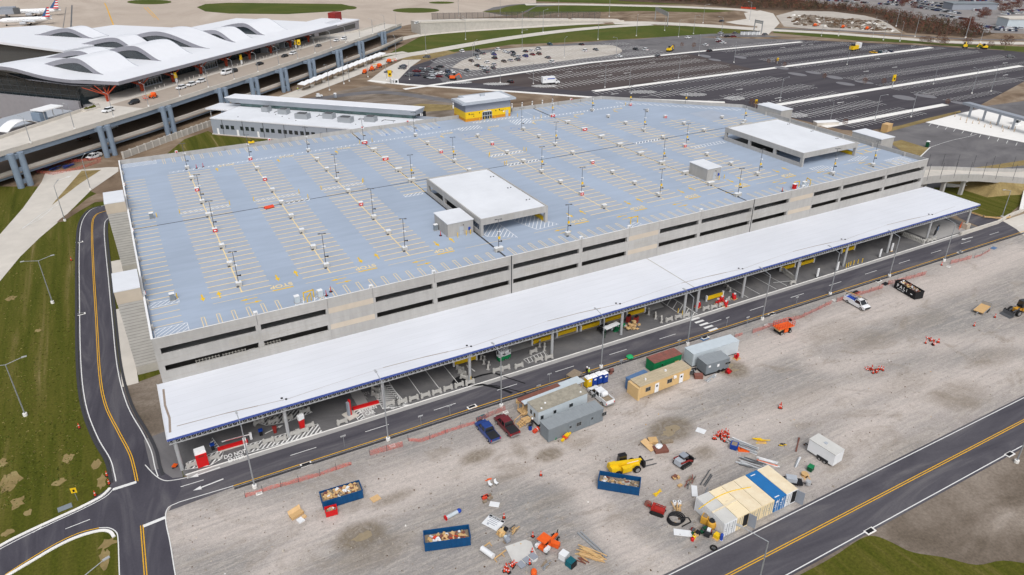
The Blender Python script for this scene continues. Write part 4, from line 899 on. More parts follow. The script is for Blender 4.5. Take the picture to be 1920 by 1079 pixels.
t = thing('yellow_box', 'yellow box on the rear parapet of the garage', 'box', (32.5, 229.0, ZP+.1)); s = MB(); s.bx(0, 0, 0, 1.8, .7, .5); s.build('body', M['yellow_paint'], t); s = MB(); s.bx(0, 0, .5, .5, .4, .25); s.build('handle', M['black'], t)
for x, yv, lab in ((27.3, 123.4, 'red post on a black foot right of the front cabinets'), (26.1, 122.2, 'red post beside the right front cabinet'), (14.6, 214.9, 'red post by the far left roof lamp'), (16.4, 215.2, 'second red post by the far left roof lamp'), (146.5, 121.8, 'red cone by the right front parapet'), (56.6, 138, 'red extinguisher beside the equipment room')):
 t = thing('marker_post', lab, 'marker post', (x, yv, ZR)); s = MB(); s.tube((0, 0, .06), (0, 0, 1.2), .09, .05); s.build('post', M['red'], t); s = MB(); s.tube((0, 0, 0), (0, 0, .08), .38, .34); s.build('foot', M['black'], t)
can = thing('canopy', 'long low white canopy roof running along the front of the garage', 'canopy', (0, 0, 0))
cx0, cx1, cyf, zc1 = -5.5, 204.5, 102.3, 7.0
s = MB(); s.box(cx0, cyf, zc1-.35, 100.78, YF-.02, zc1); s.box(100.92, cyf, zc1-.35, cx1, YF-.02, zc1); s.build('roof', M['canopy_membrane'], can)
s = MB(); s.box(100.75, cyf+.01, zc1-.3, 100.95, YF-.03, zc1+.02); s.build('roof_joint', M['precast_dark'], can)
s = MB(); s.box(cx0-.05, cyf-.06, zc1-.36, cx1+.05, cyf-.002, zc1+.03); s.build('blue_edge', M['blue_trim'], can)
s = MB(); s.box(cx0-.08, cyf, zc1-.4, cx0-.002, YF-.02, zc1+.12); s.build('end_edge', M['white_paint'], can)
s = MB(); s.box(cx1+.002, cyf, zc1-.4, cx1+.08, YF-.02, zc1+.12); s.build('end_edge', M['white_paint'], can)
tr = MB()
for yv in (cyf+.15, ):
 tr.box(cx0+.1, yv, zc1-1.25, cx1-.1, yv+.14, zc1-1.1)
 x = cx0+.2
 while x<cx1-.8:
  tr.box(x, yv+.02, zc1-1.1, x+.12, yv+.12, zc1-.42); tr.bar((x+.12, yv+.07, zc1-1.08), (x+.75, yv+.07, zc1-.45), .05, .05); x+=.78
tr.build('edge_truss', M['steel'], can)
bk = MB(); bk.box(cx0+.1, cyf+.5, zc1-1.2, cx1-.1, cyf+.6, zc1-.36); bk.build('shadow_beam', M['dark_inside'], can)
bm = MB()
for k in range(13):
 x = -4.6+17.25*k; bm.box(x-.15, cyf+.7, zc1-.95, x+.15, YF-.1, zc1-.36)
bm.build('cross_beam', M['steel'], can)
for x in (-4.6, 12.4, 29.6, 46.8, 65.1, 82.3, 99.4, 103.1, 116.9, 134.4, 151.4, 168.3, 184.5, 202.0):
 c = MB(); c.tube((x, 103.0, .02), (x, 103.0, zc1-.36), .3, n=14); c.build('column', M['steel'], can)
 c = MB(); c.tube((x, 117.2, .02), (x, 117.2, zc1-.36), .3, n=14); c.build('column', M['steel'], can)
c = MB(); c.box(201.2, 102.2, .02, 202.8, 103.8, 1.6); c.build('column_base', M['tan_panel'], can)
sm = MB(); dr = MB()
za = zc1+.006
for k in range(-1, 6):
 xd = 13.2+34.5*k
 pts = [(xd, 103.95), (xd+6, 104.5), (xd+11.5, 104.85), (xd+17.5, 105.2), (xd+25, 104.9), (xd+30, 104.45), (xd+34.2, 104.05)]
 for a, b, wd in zip(pts, pts[1:], (.07, .05, .04, .16, .2, .1)):
  if a[0]<-5:continue
  if b[0]>203:continue
  sm.strip([a, b], wd, za)
 if k>=0:dr.lathe([(.2, 0), (.22, .1), (.1, .16)], 8, (xd-.6, 104.6, zc1)); dr.lathe([(.2, 0), (.22, .1), (.1, .16)], 8, (xd, 104.0, zc1))
ms = MB()
for k in range(1, 9):ms.box(cx0+.1, cyf+1.9*k, zc1, 100.7, cyf+1.9*k+.035, zc1+.004); ms.box(101, cyf+1.9*k+.3, zc1, cx1-.1, cyf+1.9*k+.335, zc1+.004)
ms.build('membrane_seam', M['seam_grey'], can)
sm.strip([(-4.9, 104), (-4.6, 108), (-4.9, 112), (-4.7, 117)], .35, zc1+.006)
M['valley'] = mat('valley_stain', S(150, 136, 124), var=.15, scale=2)
sm.build('valley_stain', M['valley'], can); dr.build('drain', M['black'], can)
ybar = thing('barrier_beam', 'long yellow barrier beam between white posts under the canopy', 'barrier beam', (52, 110, 0), 0, 'yellow barrier beams under the canopy')
s = MB(); s.bx(0, 0, .35, 4.6, .4, .8); s.build('beam', M['yellow_paint'], ybar)
s = MB(); s.bx(-2.5, 0, .02, .3, .4, 1.5); s.bx(2.5, 0, .02, .3, .4, 1.5); s.build('post', M['white_paint'], ybar)
ybar.location = (*G(872, 676, .7)[:2], 0)
for px, py in ((1017, 637), (1063, 622), (1107, 611), (1150, 597), (1192, 586), (1340, 556), (1477, 501), (1513, 492), (1590, 468)):
 q = G(px, py, .7); dup(ybar, (q[0], max(q[1], 103.6), 0))
ZD = 10.8; TA = radians(43.1); TO = (0.65, 334.93)
def T(s, t, z=0.0):return (TO[0]+s*cos(TA)-t*sin(TA), TO[1]+s*sin(TA)+t*cos(TA), z)
term = thing('terminal_building', 'airport terminal with undulating white roofs and orange tree columns', 'terminal', (TO[0], TO[1], 0), TA)
def sst(x):x = max(0, min(1, x)); return x*x*(3-2*x)
def base_z(s, t):return 18.2+1.0*sst(t/13)+3.2*math.exp(-((t-52)/17)**2)*(1-sst((s-4)/34))
def surf(nm, fn, s0, s1, t0, t1, ns, ntt, m, parent, thick=0.0, clip=None):
 b = MB(); idx = {}
 for i in range(ns+1):
  for j_ in range(ntt+1):
   s = s0+(s1-s0)*i/ns; t = t0+(t1-t0)*j_/ntt
   s, t = clip(s, t)if clip else (s, t)
   b.v.append((s, t, fn(s, t)))
 for i in range(ns):
  for j_ in range(ntt):
   k = i*(ntt+1)+j_; b.f.append((k, k+ntt+1, k+ntt+2, k+1)); b.mi.append(0)
 return b.build(nm, m, parent)
def clipA(s, t):
 lo = -7+0 if t>17 else -7+7*(17-t)/17
 return (max(s, lo), t)
surf('roof', base_z, -7, 170, 0, 72, 60, 30, M['white_roof_term'], term, clip=clipA)
edge = [(170, 0)]+[(s, 0)for s in range(160, -1, -10)]+[(-7, 17)]+[(-7, t)for t in range(20, 73, 4)]
b = MB()
for (a, c)in zip(edge, edge[1:]):
 za, zb_ = base_z(*a), base_z(*c);
 b.hexa([(a[0], a[1], za-1.3), (c[0], c[1], zb_-1.3), (c[0]+.01, c[1]+.4, zb_-1.3), (a[0]+.01, a[1]+.4, za-1.3)], [(a[0], a[1], za+.05), (c[0], c[1], zb_+.05), (c[0]+.01, c[1]+.4, zb_+.05), (a[0]+.01, a[1]+.4, za+.05)])
b.build('fascia', M['fascia_grey'], term)
b = MB(); b.face([(170, .3, 16.9), (0, .3, 16.9), (-6.6, 17, 16.9), (-6.6, 40, 17.6), (-6.6, 52, 19.6), (0, 60, 16.9), (170, 60, 16.9)]); b.build('soffit', M['fascia_grey'], term)
b = MB(); b.box(2, 14, 8.5, 166, 14.4, 16.8)
b.box(-4, 18, 8, -3.6, 71, 18.0); b.hexa([(-4, 18, 17), (-3.6, 18, 17), (-3.6, 71, 17), (-4, 71, 17)], [(-4, 30, 17.6), (-3.6, 30, 17.6), (-3.6, 60, 19.8), (-4, 60, 19.8)])
b.hexa([(2, 14.4, 8.5), (2.2, 14.4, 8.5), (-3.4, 18, 8.5), (-3.6, 18, 8.5)], [(2, 14.4, 16.8), (2.2, 14.4, 16.8), (-3.4, 18, 17), (-3.6, 18, 17)])
b.build('glass_wall', M['glass_dark'], term)
b = MB()
for k in range(28):b.box(4+k*5.8, 13.9, 8.5, 4.12+k*5.8, 13.99, 16.8)
for z in (10.5, 12.6, 14.7):b.box(2, 13.88, z, 166, 13.97, z+.1)
for z in (10, 12, 14, 16):b.box(-4.12, 18, z, -4.02, 71, z+.12)
for k in range(12):b.box(-4.13, 19+k*4.5, 8, -4.03, 19.1+k*4.5, 18)
b.build('mullion', M['steel_dark'], term)
b = MB(); b.box(-6.4, 17, .0, -5.4, 66, 10.5); b.box(-3.5, 14.6, 0, 166, 70, 8.4); b.build('grey_wall', M['terminal_grey'], term)
def hood(s0, s1, t0, t1, tp, h, zb=18.9, frame=True):
 def prof(t):
  if t<tp:x = (t-t0)/(tp-t0); return h*sst(x)**.9
  x = (t1-t)/(t1-tp); return h*sst(x)**.8
 surf('roof_wave', lambda s, t:zb+.25+prof(t), s0, s1, t0, t1, 2, 26, M['white_roof_term'], term)
 N = 26; fr = MB(); gl = MB(); rt = MB()
 P = [(t0+(t1-t0)*k/N)for k in range(N+1)]
 for a, c in zip(P, P[1:]):
  za, zc = zb+.3+prof(a), zb+.3+prof(c)
  ia, ic = max(zb, za-1.9), max(zb, zc-1.9)
  fr.hexa([(s0-.5, a, ia), (s0, a, ia), (s0, c, ic), (s0-.5, c, ic)], [(s0-.5, a, za), (s0, a, za), (s0, c, zc), (s0-.5, c, zc)])
  if ia>zb+.05 or ic>zb+.05:gl.face([(s0-.05, a, zb), (s0-.05, a, ia), (s0-.05, c, ic), (s0-.05, c, zb)])
  rt.hexa([(s1, a, zb-.2), (s1+.35, a, zb-.2), (s1+.35, c, zb-.2), (s1, c, zb-.2)], [(s1, a, za), (s1+.35, a, za), (s1+.35, c, zc), (s1, c, zc)])
 f = fr.build('wave_frame', M['fascia_grey'], term); gl.build('clerestory', M['glass_dark'], term); rt.build('wave_edge', M['clad_light'], term)
for s0, s1, t0, t1, tp, h in ((6, 25, 13, 56, 26, 5.8), (38, 58, 12, 56, 26, 5.8), (72, 91, 13, 75, 43, 6.6), (92, 106, 13, 56, 25, 5.4), (117, 138, 13, 55, 26, 5.6), (25.5, 37, 30, 70, 45, 4.6), (59, 71, 46, 86, 58, 4.8)):
 hood(s0, s1, t0, t1, tp, h)
rear = [(41, 73), (120, 70), (117, 117), (94, 120), (104, 155), (87, 169), (70, 160), (52, 136)]
b = MB(); b.prism(rear, 19.0, 20.0); b.build('rear_roof', M['white_roof_term'], term)
b = MB(); b.prism([(p[0]*.97+2.2, p[1]*.97+3)for p in rear], 0, 19); b.build('rear_wall', M['glass_dark'], term)
hood(74, 84, 88, 128, 104, 4.2, 19.9)
b = MB(); b.prism([(38, 74.2), (170, 72.2), (170, 80), (110, 80)], 0, 17); b.build('rear_block', M['terminal_grey'], term)
b = MB()
for k in range(9):
 s = -3+19.2*k; t = 4.5+.5*k
 q = MB()
 for o_ in (-.5, 0, .5):q.tube((s+o_, t, ZD), (s+o_*1.5, t, 13.6), .28, n=8)
 for dx, dy in ((-5, 2), (5, 2), (-3.4, -3), (3.4, -3), (-1.2, 4), (1.4, -4), (-5.5, 6), (5.5, 6)):q.tube((s, t, 13.2), (s+dx, t+dy, 17), .2, .13)
 q.build('tree_column', M['tree_orange'], term)
for k, s in enumerate((22, 60, 112, 128)):
 q = MB(); q.box(s, 9.5, ZD, s+11, 13.9, ZD+3.4); v = q.build('vestibule', M['clad_light'], term)
 q = MB()
 for i in range(6):q.box(s+.6+i*1.7, 9.42, ZD+.4, s+2.0+i*1.7, 9.49, ZD+2.9)
 q.build('pane', M['glass_dark'], v)
def kerb_sign(s, t, z, lab):
 o = thing('kerb_sign', lab, 'sign', T(s, t, z), TA, 'yellow topped kerb signs'); q = MB(); q.tube((0, 0, 0), (0, 0, 3), .2); q.bx(0, -.1, .6, .9, .4, 1.6); q.build('post', M['white_paint'], o)
 q = MB(); q.bx(0, 0, 2.5, 1.7, .5, 2.4, ts=.7); q.build('yellow_top', M['yellow_paint'], o); return o
k0 = kerb_sign(33, 1.5, ZD, 'yellow topped sign pylon on the terminal kerb')
for s in (79, 127):dup(k0, T(s, 1.5, ZD), TA)
via = thing('viaduct', 'two level elevated roadway on blue grey columns before the terminal', 'viaduct', (TO[0], TO[1], 0), TA)
ZD = 10.8
up = [(-110, -19), (-70, -20), (-51, -20.8), (-10, -21.8), (30, -21), (70, -20.6), (120, -19.5), (160, -17), (205, -11), (250, -3)]
def zs(s):return ZD-2.6*sst((s-160)/90)
def ribbon(nm, near, far, z0, th, m, parent):
 b = MB(); zq = (lambda p:zs(p[0]))if z0>5 else (lambda p:z0)
 for (a, c), (d, e)in zip(zip(near, near[1:]), zip(far, far[1:])):
  b.hexa([(p[0], p[1], zq(p)-th)for p in (a, c, e, d)], [(p[0], p[1], zq(p))for p in (a, c, e, d)])
 return b.build(nm, m, parent)
upf = [(-110, -7), (-70, -5), (-51, -2), (-10, 2.5), (-4, 13.8), (70, 13.8), (120, 13.8), (160, 13.8), (205, 5), (250, 10)]
ribbon('upper_deck', up, upf, ZD, .5, M['conc_light'], via)
M['road_tan'] = mat('road_tan', S(172, 160, 148), var=.05, scale=.3)
b = MB(); b.face([(-8, -19.5, ZD+.01)]+[(s, -19+.015*max(0, s-60), ZD+.01)for s in (60, 120, 160)]+[(160, -1, ZD+.01), (-8, -1, ZD+.01)]); b.build('traffic_lane', M['road_tan'], via)
b = MB(); b.wallstrip([(p[0], p[1]+.3, zs(p[0])-.2)for p in up], .5, 1.3); b.wallstrip([(p[0], p[1]-.3, ZD-.2)for p in upf[:4]], .4, 1.2); b.wallstrip([(p[0], p[1]-.3, zs(p[0])-.2)for p in upf[7:]], .4, 1.2); b.build('upper_parapet', M['conc_light'], via)
b = MB(); b.wallstrip([(p[0], p[1]+.55, zs(p[0])-2.1)for p in up], .5, 1.55); b.build('edge_girder', M['pylon_blue'], via)
lowp = [(-110, -15), (-66, -17.6), (-10, -21.2), (54, -22), (120, -22), (185, -20), (225, -16)]
lowf = [(-110, 2), (-66, 2), (-10, 2), (54, 2), (120, 2), (185, 2), (225, 4)]
ribbon('lower_deck', lowp, lowf, 3.2, .5, M['road_tan'], via)
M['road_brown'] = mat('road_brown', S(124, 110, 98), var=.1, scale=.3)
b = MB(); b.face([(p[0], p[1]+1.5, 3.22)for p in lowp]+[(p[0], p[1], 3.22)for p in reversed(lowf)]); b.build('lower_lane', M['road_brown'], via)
b = MB(); b.wallstrip([(p[0], p[1]+.4, 3.2)for p in lowp], .5, 1.1); b.build('lower_parapet', M['conc_light'], via)
b = MB(); b.wallstrip([(p[0], p[1]+.6, 1.9)for p in lowp], .5, 1.25); b.build('edge_girder', M['pylon_blue'], via)
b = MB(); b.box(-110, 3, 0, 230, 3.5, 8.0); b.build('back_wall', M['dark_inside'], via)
for s, t in zip((-69, -34.5, -4, 30.5, 52.5, 76, 101, 131, 160, 198), (-23.5, -24.4, -24.8, -24.4, -24.4, -24.3, -24.2, -22.8, -20.4, -15.5)):
 b = MB(); b.tube((s-1.5, t, 0), (s-1.5, t, 11.3), 1.0, n=14); b.tube((s+1.5, t-.5, 0), (s+1.5, t-.5, 11.1), 1.0, n=14); b.build('pier', M['pylon_blue'], via)
 b = MB()
 for z in (1.2, 5.2, 9.4):b.box(s-.8, t-.5, z, s+.8, t+.3, z+1.3)
 b.box(s-.8, t+.3, ZD-1.9, s+.8, t+4, ZD-.6); b.build('pier_brace', M['pylon_blue'], via)
b = MB()
q = thing('stone_wall', 'pale stone faced abutment wall under the left end of the viaduct', 'retaining wall', (*T(-84, -14), 0), TA); b = MB(); b.box(-30, 0, 0, 9, 1, 3); b.build('stone_face', M['stone'], q); b = MB(); b.box(-30, -.1, 3, 9, 1.1, 3.3); b.build('cap', M['conc_light'], q)
emb = thing('retaining_wall', 'long grey concrete retaining wall where the viaduct meets the ground', 'retaining wall', (0, 0, 0))
near = [(*G(748, 46, 8.2), 8.2), (*G(788, 43.5, 8.0), 8.0), (*G(880, 40.5, 6.3), 6.3), (*G(980, 39.5, 4.2), 4.2), (*G(1080, 39.5, 1.9), 1.9), (*G(1170, 41, .3), .3)]
b = MB(); dk = MB()
for a, c in zip(near[1:], near[2:]):
 d = Vector((c[0]-a[0], c[1]-a[1], 0)).normalized(); n_ = Vector((-d.y, d.x, 0))*16
 b.hexa([(a[0], a[1], 0), (c[0], c[1], 0), (c[0]+n_.x, c[1]+n_.y, 0), (a[0]+n_.x, a[1]+n_.y, 0)], [(a[0], a[1], a[2]-.1), (c[0], c[1], c[2]-.1), (c[0]+n_.x, c[1]+n_.y, c[2]-.1), (a[0]+n_.x, a[1]+n_.y, a[2]-.1)])
 dk.face([(a[0], a[1], a[2]), (c[0], c[1], c[2]), (c[0]+n_.x, c[1]+n_.y, c[2]), (a[0]+n_.x, a[1]+n_.y, a[2])])
b.build('wall', M['conc_wall'], emb); dk.build('road_deck', M['conc_light'], emb)
b = MB(); b.wallstrip([(p[0], p[1], p[2]-.2)for p in near[1:]], .5, 1.2); b.build('parapet', M['conc_light'], emb)
fc = thing('tall_fence', 'tall dark fence on posts between the taxiway and the raised road', 'fence', (0, 0, 0))
fp = [(*G(810, 37.5), 0), (*G(960, 35.3), 0), (*G(1125, 34.5), 0)]
pm = bpy.data.materials.new('chain_mesh'); pm.use_nodes = True; nt = pm.node_tree; bs = nt.nodes['Principled BSDF']; bs.inputs['Base Color'].default_value = (.12, .1, .09, 1); bs.inputs['Alpha'].default_value = .55
M['chain_mesh'] = pm
b = MB()
for a, c in zip(fp, fp[1:]):b.face([(a[0], a[1], .1), (c[0], c[1], .1), (c[0], c[1], 5), (a[0], a[1], 5)])
b.build('mesh_panel', pm, fc)
b = MB()
for a, c in zip(fp, fp[1:]):
 n_ = int(dist(a, c)/4.5)
 for k in range(n_+1):p = lerp(a, c, k/n_); b.tube((p[0], p[1], 0), (p[0], p[1], 5.2), .14, n=5)
 b.bar((a[0], a[1], 5.1), (c[0], c[1], 5.1), .15, .15)
b.build('posts', M['steel_dark'], fc)
sh = thing('stair_shelter', 'curved white stair shelter beside the terminal roadway', 'shelter', (*T(-37, 5.0)[:2], 0), TA)
b = MB(); N = 8
pr = [(-13+1.6*k, ZD-1.2+3.2*sin(.25+k/N*2.6))for k in range(N+1)]
for a, c in zip(pr, pr[1:]):b.hexa([(a[0], -2.5, a[1]), (c[0], -2.5, c[1]), (c[0], 2.5, c[1]), (a[0], 2.5, a[1])], [(a[0], -2.5, a[1]+.25), (c[0], -2.5, c[1]+.25), (c[0], 2.5, c[1]+.25), (a[0], 2.5, a[1]+.25)])
b.build('curved_roof', M['white_paint'], sh)
b = MB(); b.box(2, -3, 14.2, 11, 3, 14.6); b.build('upper_roof', M['white_paint'], sh)
b = MB(); b.box(1, -2.2, ZD, 4, 2, 13.8); b.build('stair_box', M['pylon_blue'], sh)
b = MB()
for x in (2.5, 6.5, 10.5):
 for y_ in (-2.6, 2.6):b.tube((x, y_, ZD), (x, y_, 14.2), .12)
for x in (-12, -6):b.tube((x, 0, 0), (x, 0, 7.5), .25)
b.build('post', M['steel'], sh)
q = thing('terminal_annex', 'low grey annex wing at the far left below the terminal', 'building', (*T(-30, 20), 0), TA); b = MB(); b.box(-26, 0, 0, 22, 16, 6.5); b.build('wall', M['terminal_grey'], q); b = MB(); b.box(-26.3, -.3, 6.5, 22.3, 16.3, 6.9); b.build('roof', M['clad_light'], q); b = MB()
for k in range(4):b.box(-22+k*6, -.06, .3, -18.5+k*6, -.01, 4)
b.build('bay_door', M['glass_dark'], q)
q = thing('low_white_building', 'low white roofed building with a red box behind the right end of the terminal', 'building', (*G(590, 78), 0), TA)
b = MB(); b.box(0, 0, 0, 62, 20, 6); b.build('wall', M['terminal_grey'], q); b = MB(); b.box(-.5, -.5, 6, 62.5, 20.5, 6.8); b.box(8, 5, 6.8, 44, 20.3, 9); b.build('roof', M['white_roof_term'], q); b = MB(); b.box(6, -.08, 1.5, 56, -.01, 4.6); b.build('window_band', M['glass_dark'], q); b = MB(); b.bx(52, 14, 6.8, 9, 6, 5.5); b.build('red_box', M['red_dark'], q)
for k in range(8):
 c = T(84+k*11.6, -31.5+k*.3)
 q = thing('shade_canopy', 'small white pitched shade canopy at the bus kerb under the viaduct', 'shade canopy', (c[0], c[1], 0), TA, 'row of shade canopies')
 b = MB()
 for x0_ in (-4.9, .1):b.hexa([(x0_, -2.2, 3.0), (x0_+4.7, -2.2, 3.5), (x0_+4.7, 2.2, 3.7), (x0_, 2.2, 3.2)], [(x0_, -2.2, 3.15), (x0_+4.7, -2.2, 3.65), (x0_+4.7, 2.2, 3.85), (x0_, 2.2, 3.35)])
 b.build('roof', M['white_paint'], q)
 b = MB();
 for x0_ in (-3, 2.5):b.tube((x0_, 0, 0), (x0_, 0, 3.3), .12)
 b.build('post', M['steel_dark'], q)
 b = MB(); b.bx(0, .5, 0, 7.5, .3, 1.0); b.build('bench_wall', M['timber_old'], q)
SA = radians(-43.6); so = G(400, 252)
sv = thing('service_building', 'flat white roofed grey service building behind the garage', 'building', (so[0], so[1], 0), SA)
m_ = mat('service_wall', S(156, 163, 174), var=.04);
b = MB(); b.box(0, 0, .3, 92, 26, 6.2); b.build('wall', m_, sv)
b = MB(); b.box(-.3, -.3, 0, 92.3, 26.3, .3); b.build('plinth', M['conc_light'], sv)
b = MB(); b.box(-.15, -.15, 6.2, 92.15, 20, 6.6); b.build('roof', M['white_membrane'], sv)
b = MB(); b.box(.5, 20.2, 6.0, 78, 24, 8.2); b.build('clerestory', M['glass_teal'], sv)
b = MB(); b.hexa([(-2.5, 18.6, 8.2), (79.5, 18.6, 8.2), (81, 24, 8.2), (-2.5, 24, 8.2)], [(-5, 17.4, 10.4), (80.5, 17.4, 10.4), (82, 24, 10.6), (-4, 24, 10.6)]); b.build('upper_fascia', M['clad_light'], sv)
b = MB(); b.hexa([(-5, 17.4, 10.4), (80.5, 17.4, 10.4), (82, 24, 10.6), (-4, 24, 10.6)], [(-4.9, 17.6, 10.5), (80.4, 17.6, 10.5), (81.9, 23.9, 10.7), (-3.9, 23.9, 10.7)]); b.build('upper_roof', M['white_roof_term'], sv)
for k, (a, n_)in enumerate(((4.0, 3), (13, 3), (22, 3), (29.8, 4), (39.5, 3), (48, 3))):
 for i in range(n_):
  b = MB(); b.box(a+i*2.4, -.08, 2.6, a+1.5+i*2.4, -.012, 4.1); w_ = b.build('window', M['glass_dark'], sv)
for a in (2.2, 11.2, 20.4):b = MB(); b.box(a, -.08, .32, a+.9, -.012, 2.6); b.build('door', M['white_paint'], sv)
b = MB()
for k in range(10):b.box(5+k*9.2, -.16, .3, 5.14+k*9.2, -.012, 6.2)
b.build('downpipe', M['steel_dark'], sv)
for k, (x, y_, sx_)in enumerate(((16, 15, 3), (25, 13.5, 4), (36, 9, 5.5), (46, 12, 4.4), (55, 8.5, 5.6), (64, 12, 4.4))):
 q = MB(); q.bx(x, y_, 6.6, sx_, 3, 2.0); u_ = q.build('roof_unit', M['galv'], sv)
 q = MB(); q.bx(x, y_, 8.6, sx_*.6, 2, .3); q.build('fan_grille', M['steel_dark'], u_)
q = MB()
for k in range(16):q.blob((10+k*4.2, 4+(k*37)%13, 6.65), .2, .2, .25)
for x, y_ in ((20, 16), (30, 15), (40, 14.5), (50, 14.6), (58, 14.8), (68, 14.8)):q.box(x, y_, 6.6, x+5, y_+.25, 6.75); q.box(x, y_-2, 6.6, x+.25, y_, 6.75)
q.build('roof_pipe', M['steel_dark'], sv)
b = MB(); b.box(-12.5, 14, 5.8, -1.2, 24, 6.3); b.build('porch_roof', M['white_roof_term'], sv)
b = MB()
for x, y_ in ((-11, 15), (-4, 15), (-11, 23), (-4, 23)):b.tube((x, y_, 0), (x, y_, 5.8), .2)
b.build('porch_post', M['steel'], sv)
q = thing('wall_panel_fence', 'low pale concrete panel wall beside the service building', 'wall', (0, 0, 0)); b = MB(); pts = [G(232, 298), G(300, 272), G(352, 253), G(398, 236)]; b.wallstrip([(*p, 0)for p in pts], .5, 2.4); b.build('panels', M['conc_wall'], q); b = MB()
for a, c in zip(pts, pts[1:]):
 for k in range(5):p = lerp(a, c, k/5); b.bx(p[0], p[1], 0, .7, .7, 2.6)
b.build('pilaster', M['conc_wall'], q)
q = thing('service_yard', 'white paved yard slab right of the service building', 'slab', (0, 0, .05)); b = MB(); b.prism(GP((640, 240), (690, 222), (780, 222), (858, 226), (850, 238), (720, 250)), 0, .12); b.build('paving', M['conc_white'], q); b = MB(); b.prism(GP((752, 230), (774, 230), (776, 238), (754, 238)), .12, .3); b.build('unit_pad', M['galv'], q)
q = thing('yard_cabinet', 'grey transformer cabinet on the white yard slab', 'cabinet', (*G(743, 233), .17)); b = MB(); b.bx(0, 0, 0, 3.6, 2.4, 2.2); b.build('body', M['galv'], q); b = MB(); b.bx(0, 0, 2.2, 3.8, 2.6, .2); b.build('lid', M['steel'], q)
q = thing('black_screen', 'black framed display board standing on the white yard slab', 'display board', (*G(790, 222, 2), .17), .2); b = MB(); b.bx(0, 0, 1.2, 4.6, .4, 3.4); b.build('board', M['black'], q); b = MB(); b.bx(-.3, -.22, 1.8, .5, .02, 2.2); b.bx(.4, -.22, 2.2, .4, .02, 1.6); b.build('white_mark', M['white_paint'], q); b = MB(); b.bx(-2, 0, 0, .3, .3, 1.2); b.bx(2, 0, 0, .3, .3, 1.2); b.build('post', M['black'], q)
wb = None
for px, py in ((698, 222), (728, 221), (762, 219), (778, 217), (850, 204)):
 c = G(px, py, 0)
 if wb is None:
  wb = thing('white_bollard', 'slim white bollard near the service yard', 'bollard', (c[0], c[1], 0), 0, 'white bollards near the service yard'); b = MB(); b.tube((0, 0, 0), (0, 0, 2.6), .3); b.build('post', M['white_paint'], wb); b = MB(); b.tube((0, 0, 1.9), (0, 0, 2.2), .32); b.build('band', M['steel_dark'], wb)
 else :dup(wb, (c[0], c[1], 0))
for k in range(5):
 c = G(960+k*19, 197-k*2.2, 2); dup(wb, (c[0], c[1], 0))
br_ = thing('access_bridge', 'concrete access bridge leading from the right end of the garage', 'bridge', (0, 0, 0))
nb_ = [(202.5, 121.5, 7.9), (212, 121.2, 7.3), (222, 120.4, 6.4), (232, 118.8, 5.2), (240, 116.6, 4.0), (250, 112, 3.0), (262, 106, 2.6)]
fb_ = [(202.5, 130.5, 7.9), (212, 130.2, 7.3), (222, 129.4, 6.4), (232, 127.8, 5.2), (242, 125, 4.0), (254, 121, 3.0), (270, 115, 2.6)]
b = MB()
for (a, c), (d, e)in zip(zip(nb_, nb_[1:]), zip(fb_, fb_[1:])):
 dn = lambda p:(p[0], p[1], p[2]-.7)
 b.hexa([dn(a), dn(c), dn(e), dn(d)], [a, c, e, d])
b.build('deck', M['conc_light'], br_)
b = MB(); b.wallstrip([(p[0], p[1]+.1, p[2]-1.1)for p in nb_], .35, 2.2); b.build('near_parapet', M['precast'], br_)
b = MB(); b.wallstrip([(p[0], p[1]-.1, p[2]-1.0)for p in fb_], .35, 2.1); b.build('far_parapet', M['precast'], br_)
for x, y_, z in ((208, 123.5, 6.6), (218.5, 122.6, 6.0), (227, 121.5, 4.9)):
 b = MB(); b.bx(x, y_-1, 0, 1.0, 1.0, z); b.bx(x+.3, y_+5, 0, 1.0, 1.0, z); b.bx(x+.1, y_+2, z-.5, 1.1, 8, .6); b.build('pier', M['precast'], br_)
b = MB()
for (a, c), (d, e)in zip(zip(nb_[3:], nb_[4:]), zip(fb_[3:], fb_[4:])):
 b.hexa([(a[0], a[1]-4, 0), (c[0], c[1]-4, 0), (e[0], e[1]+4, 0), (d[0], d[1]+4, 0)], [(a[0], a[1], max(0.1, a[2]-.75)if a[0]>236 else .1), (c[0], c[1], c[2]-.75), (e[0], e[1], e[2]-.75), (d[0], d[1], max(.1, d[2]-.75)if a[0]>236 else .1)])
b.build('earth_ramp', M['straw'], br_)
bp0 = None
for rail, tt in ((nb_, 9), (fb_, 9)):
 for k in range(9):
  i = k*(len(rail)-2)/8; a = rail[int(i)]; c = rail[min(len(rail)-1, int(i)+1)]; p = lerp(a, c, i-int(i))
  if bp0 is None:
   bp0 = thing('fence_pole', 'tall thin fence pole on the bridge parapet', 'pole', p, 0, 'fence poles along the bridge'); b = MB(); b.tube((0, 0, 0), (0, 0, 5.2), .07, n=5); b.build('pole', M['steel_dark'], bp0); b = MB(); b.tube((0, 0, 0), (0, 0, 1.1), .13, n=5); b.build('socket', M['steel_dark'], bp0)
  else :dup(bp0, p)
q = thing('white_pipe', 'long white concrete kerb wall curving under the bridge', 'wall', (0, 0, 0)); b = MB(); b.wallstrip([(*p, 0)for p in smooth_path(GP((1775, 350), (1830, 354), (1890, 356), (1950, 357)), 4)], .7, .9); b.build('kerb_wall', M['conc_white'], q)
q = thing('white_barrier', 'tall white concrete barrier at the right edge beside the lawn', 'wall', (0, 0, 0)); b = MB(); b.wallstrip([(*p, 0)for p in GP((1913, 398), (1920, 368), (1926, 345))], 1.0, 1.0); b.build('kerb_wall', M['conc_white'], q)
q = thing('guard_rail', 'timber guard rail along the lawn under the bridge', 'guard rail', (0, 0, 0)); b = MB(); pts = [(*p, .55)for p in GP((1820, 402), (1845, 410), (1880, 413), (1893, 410))]
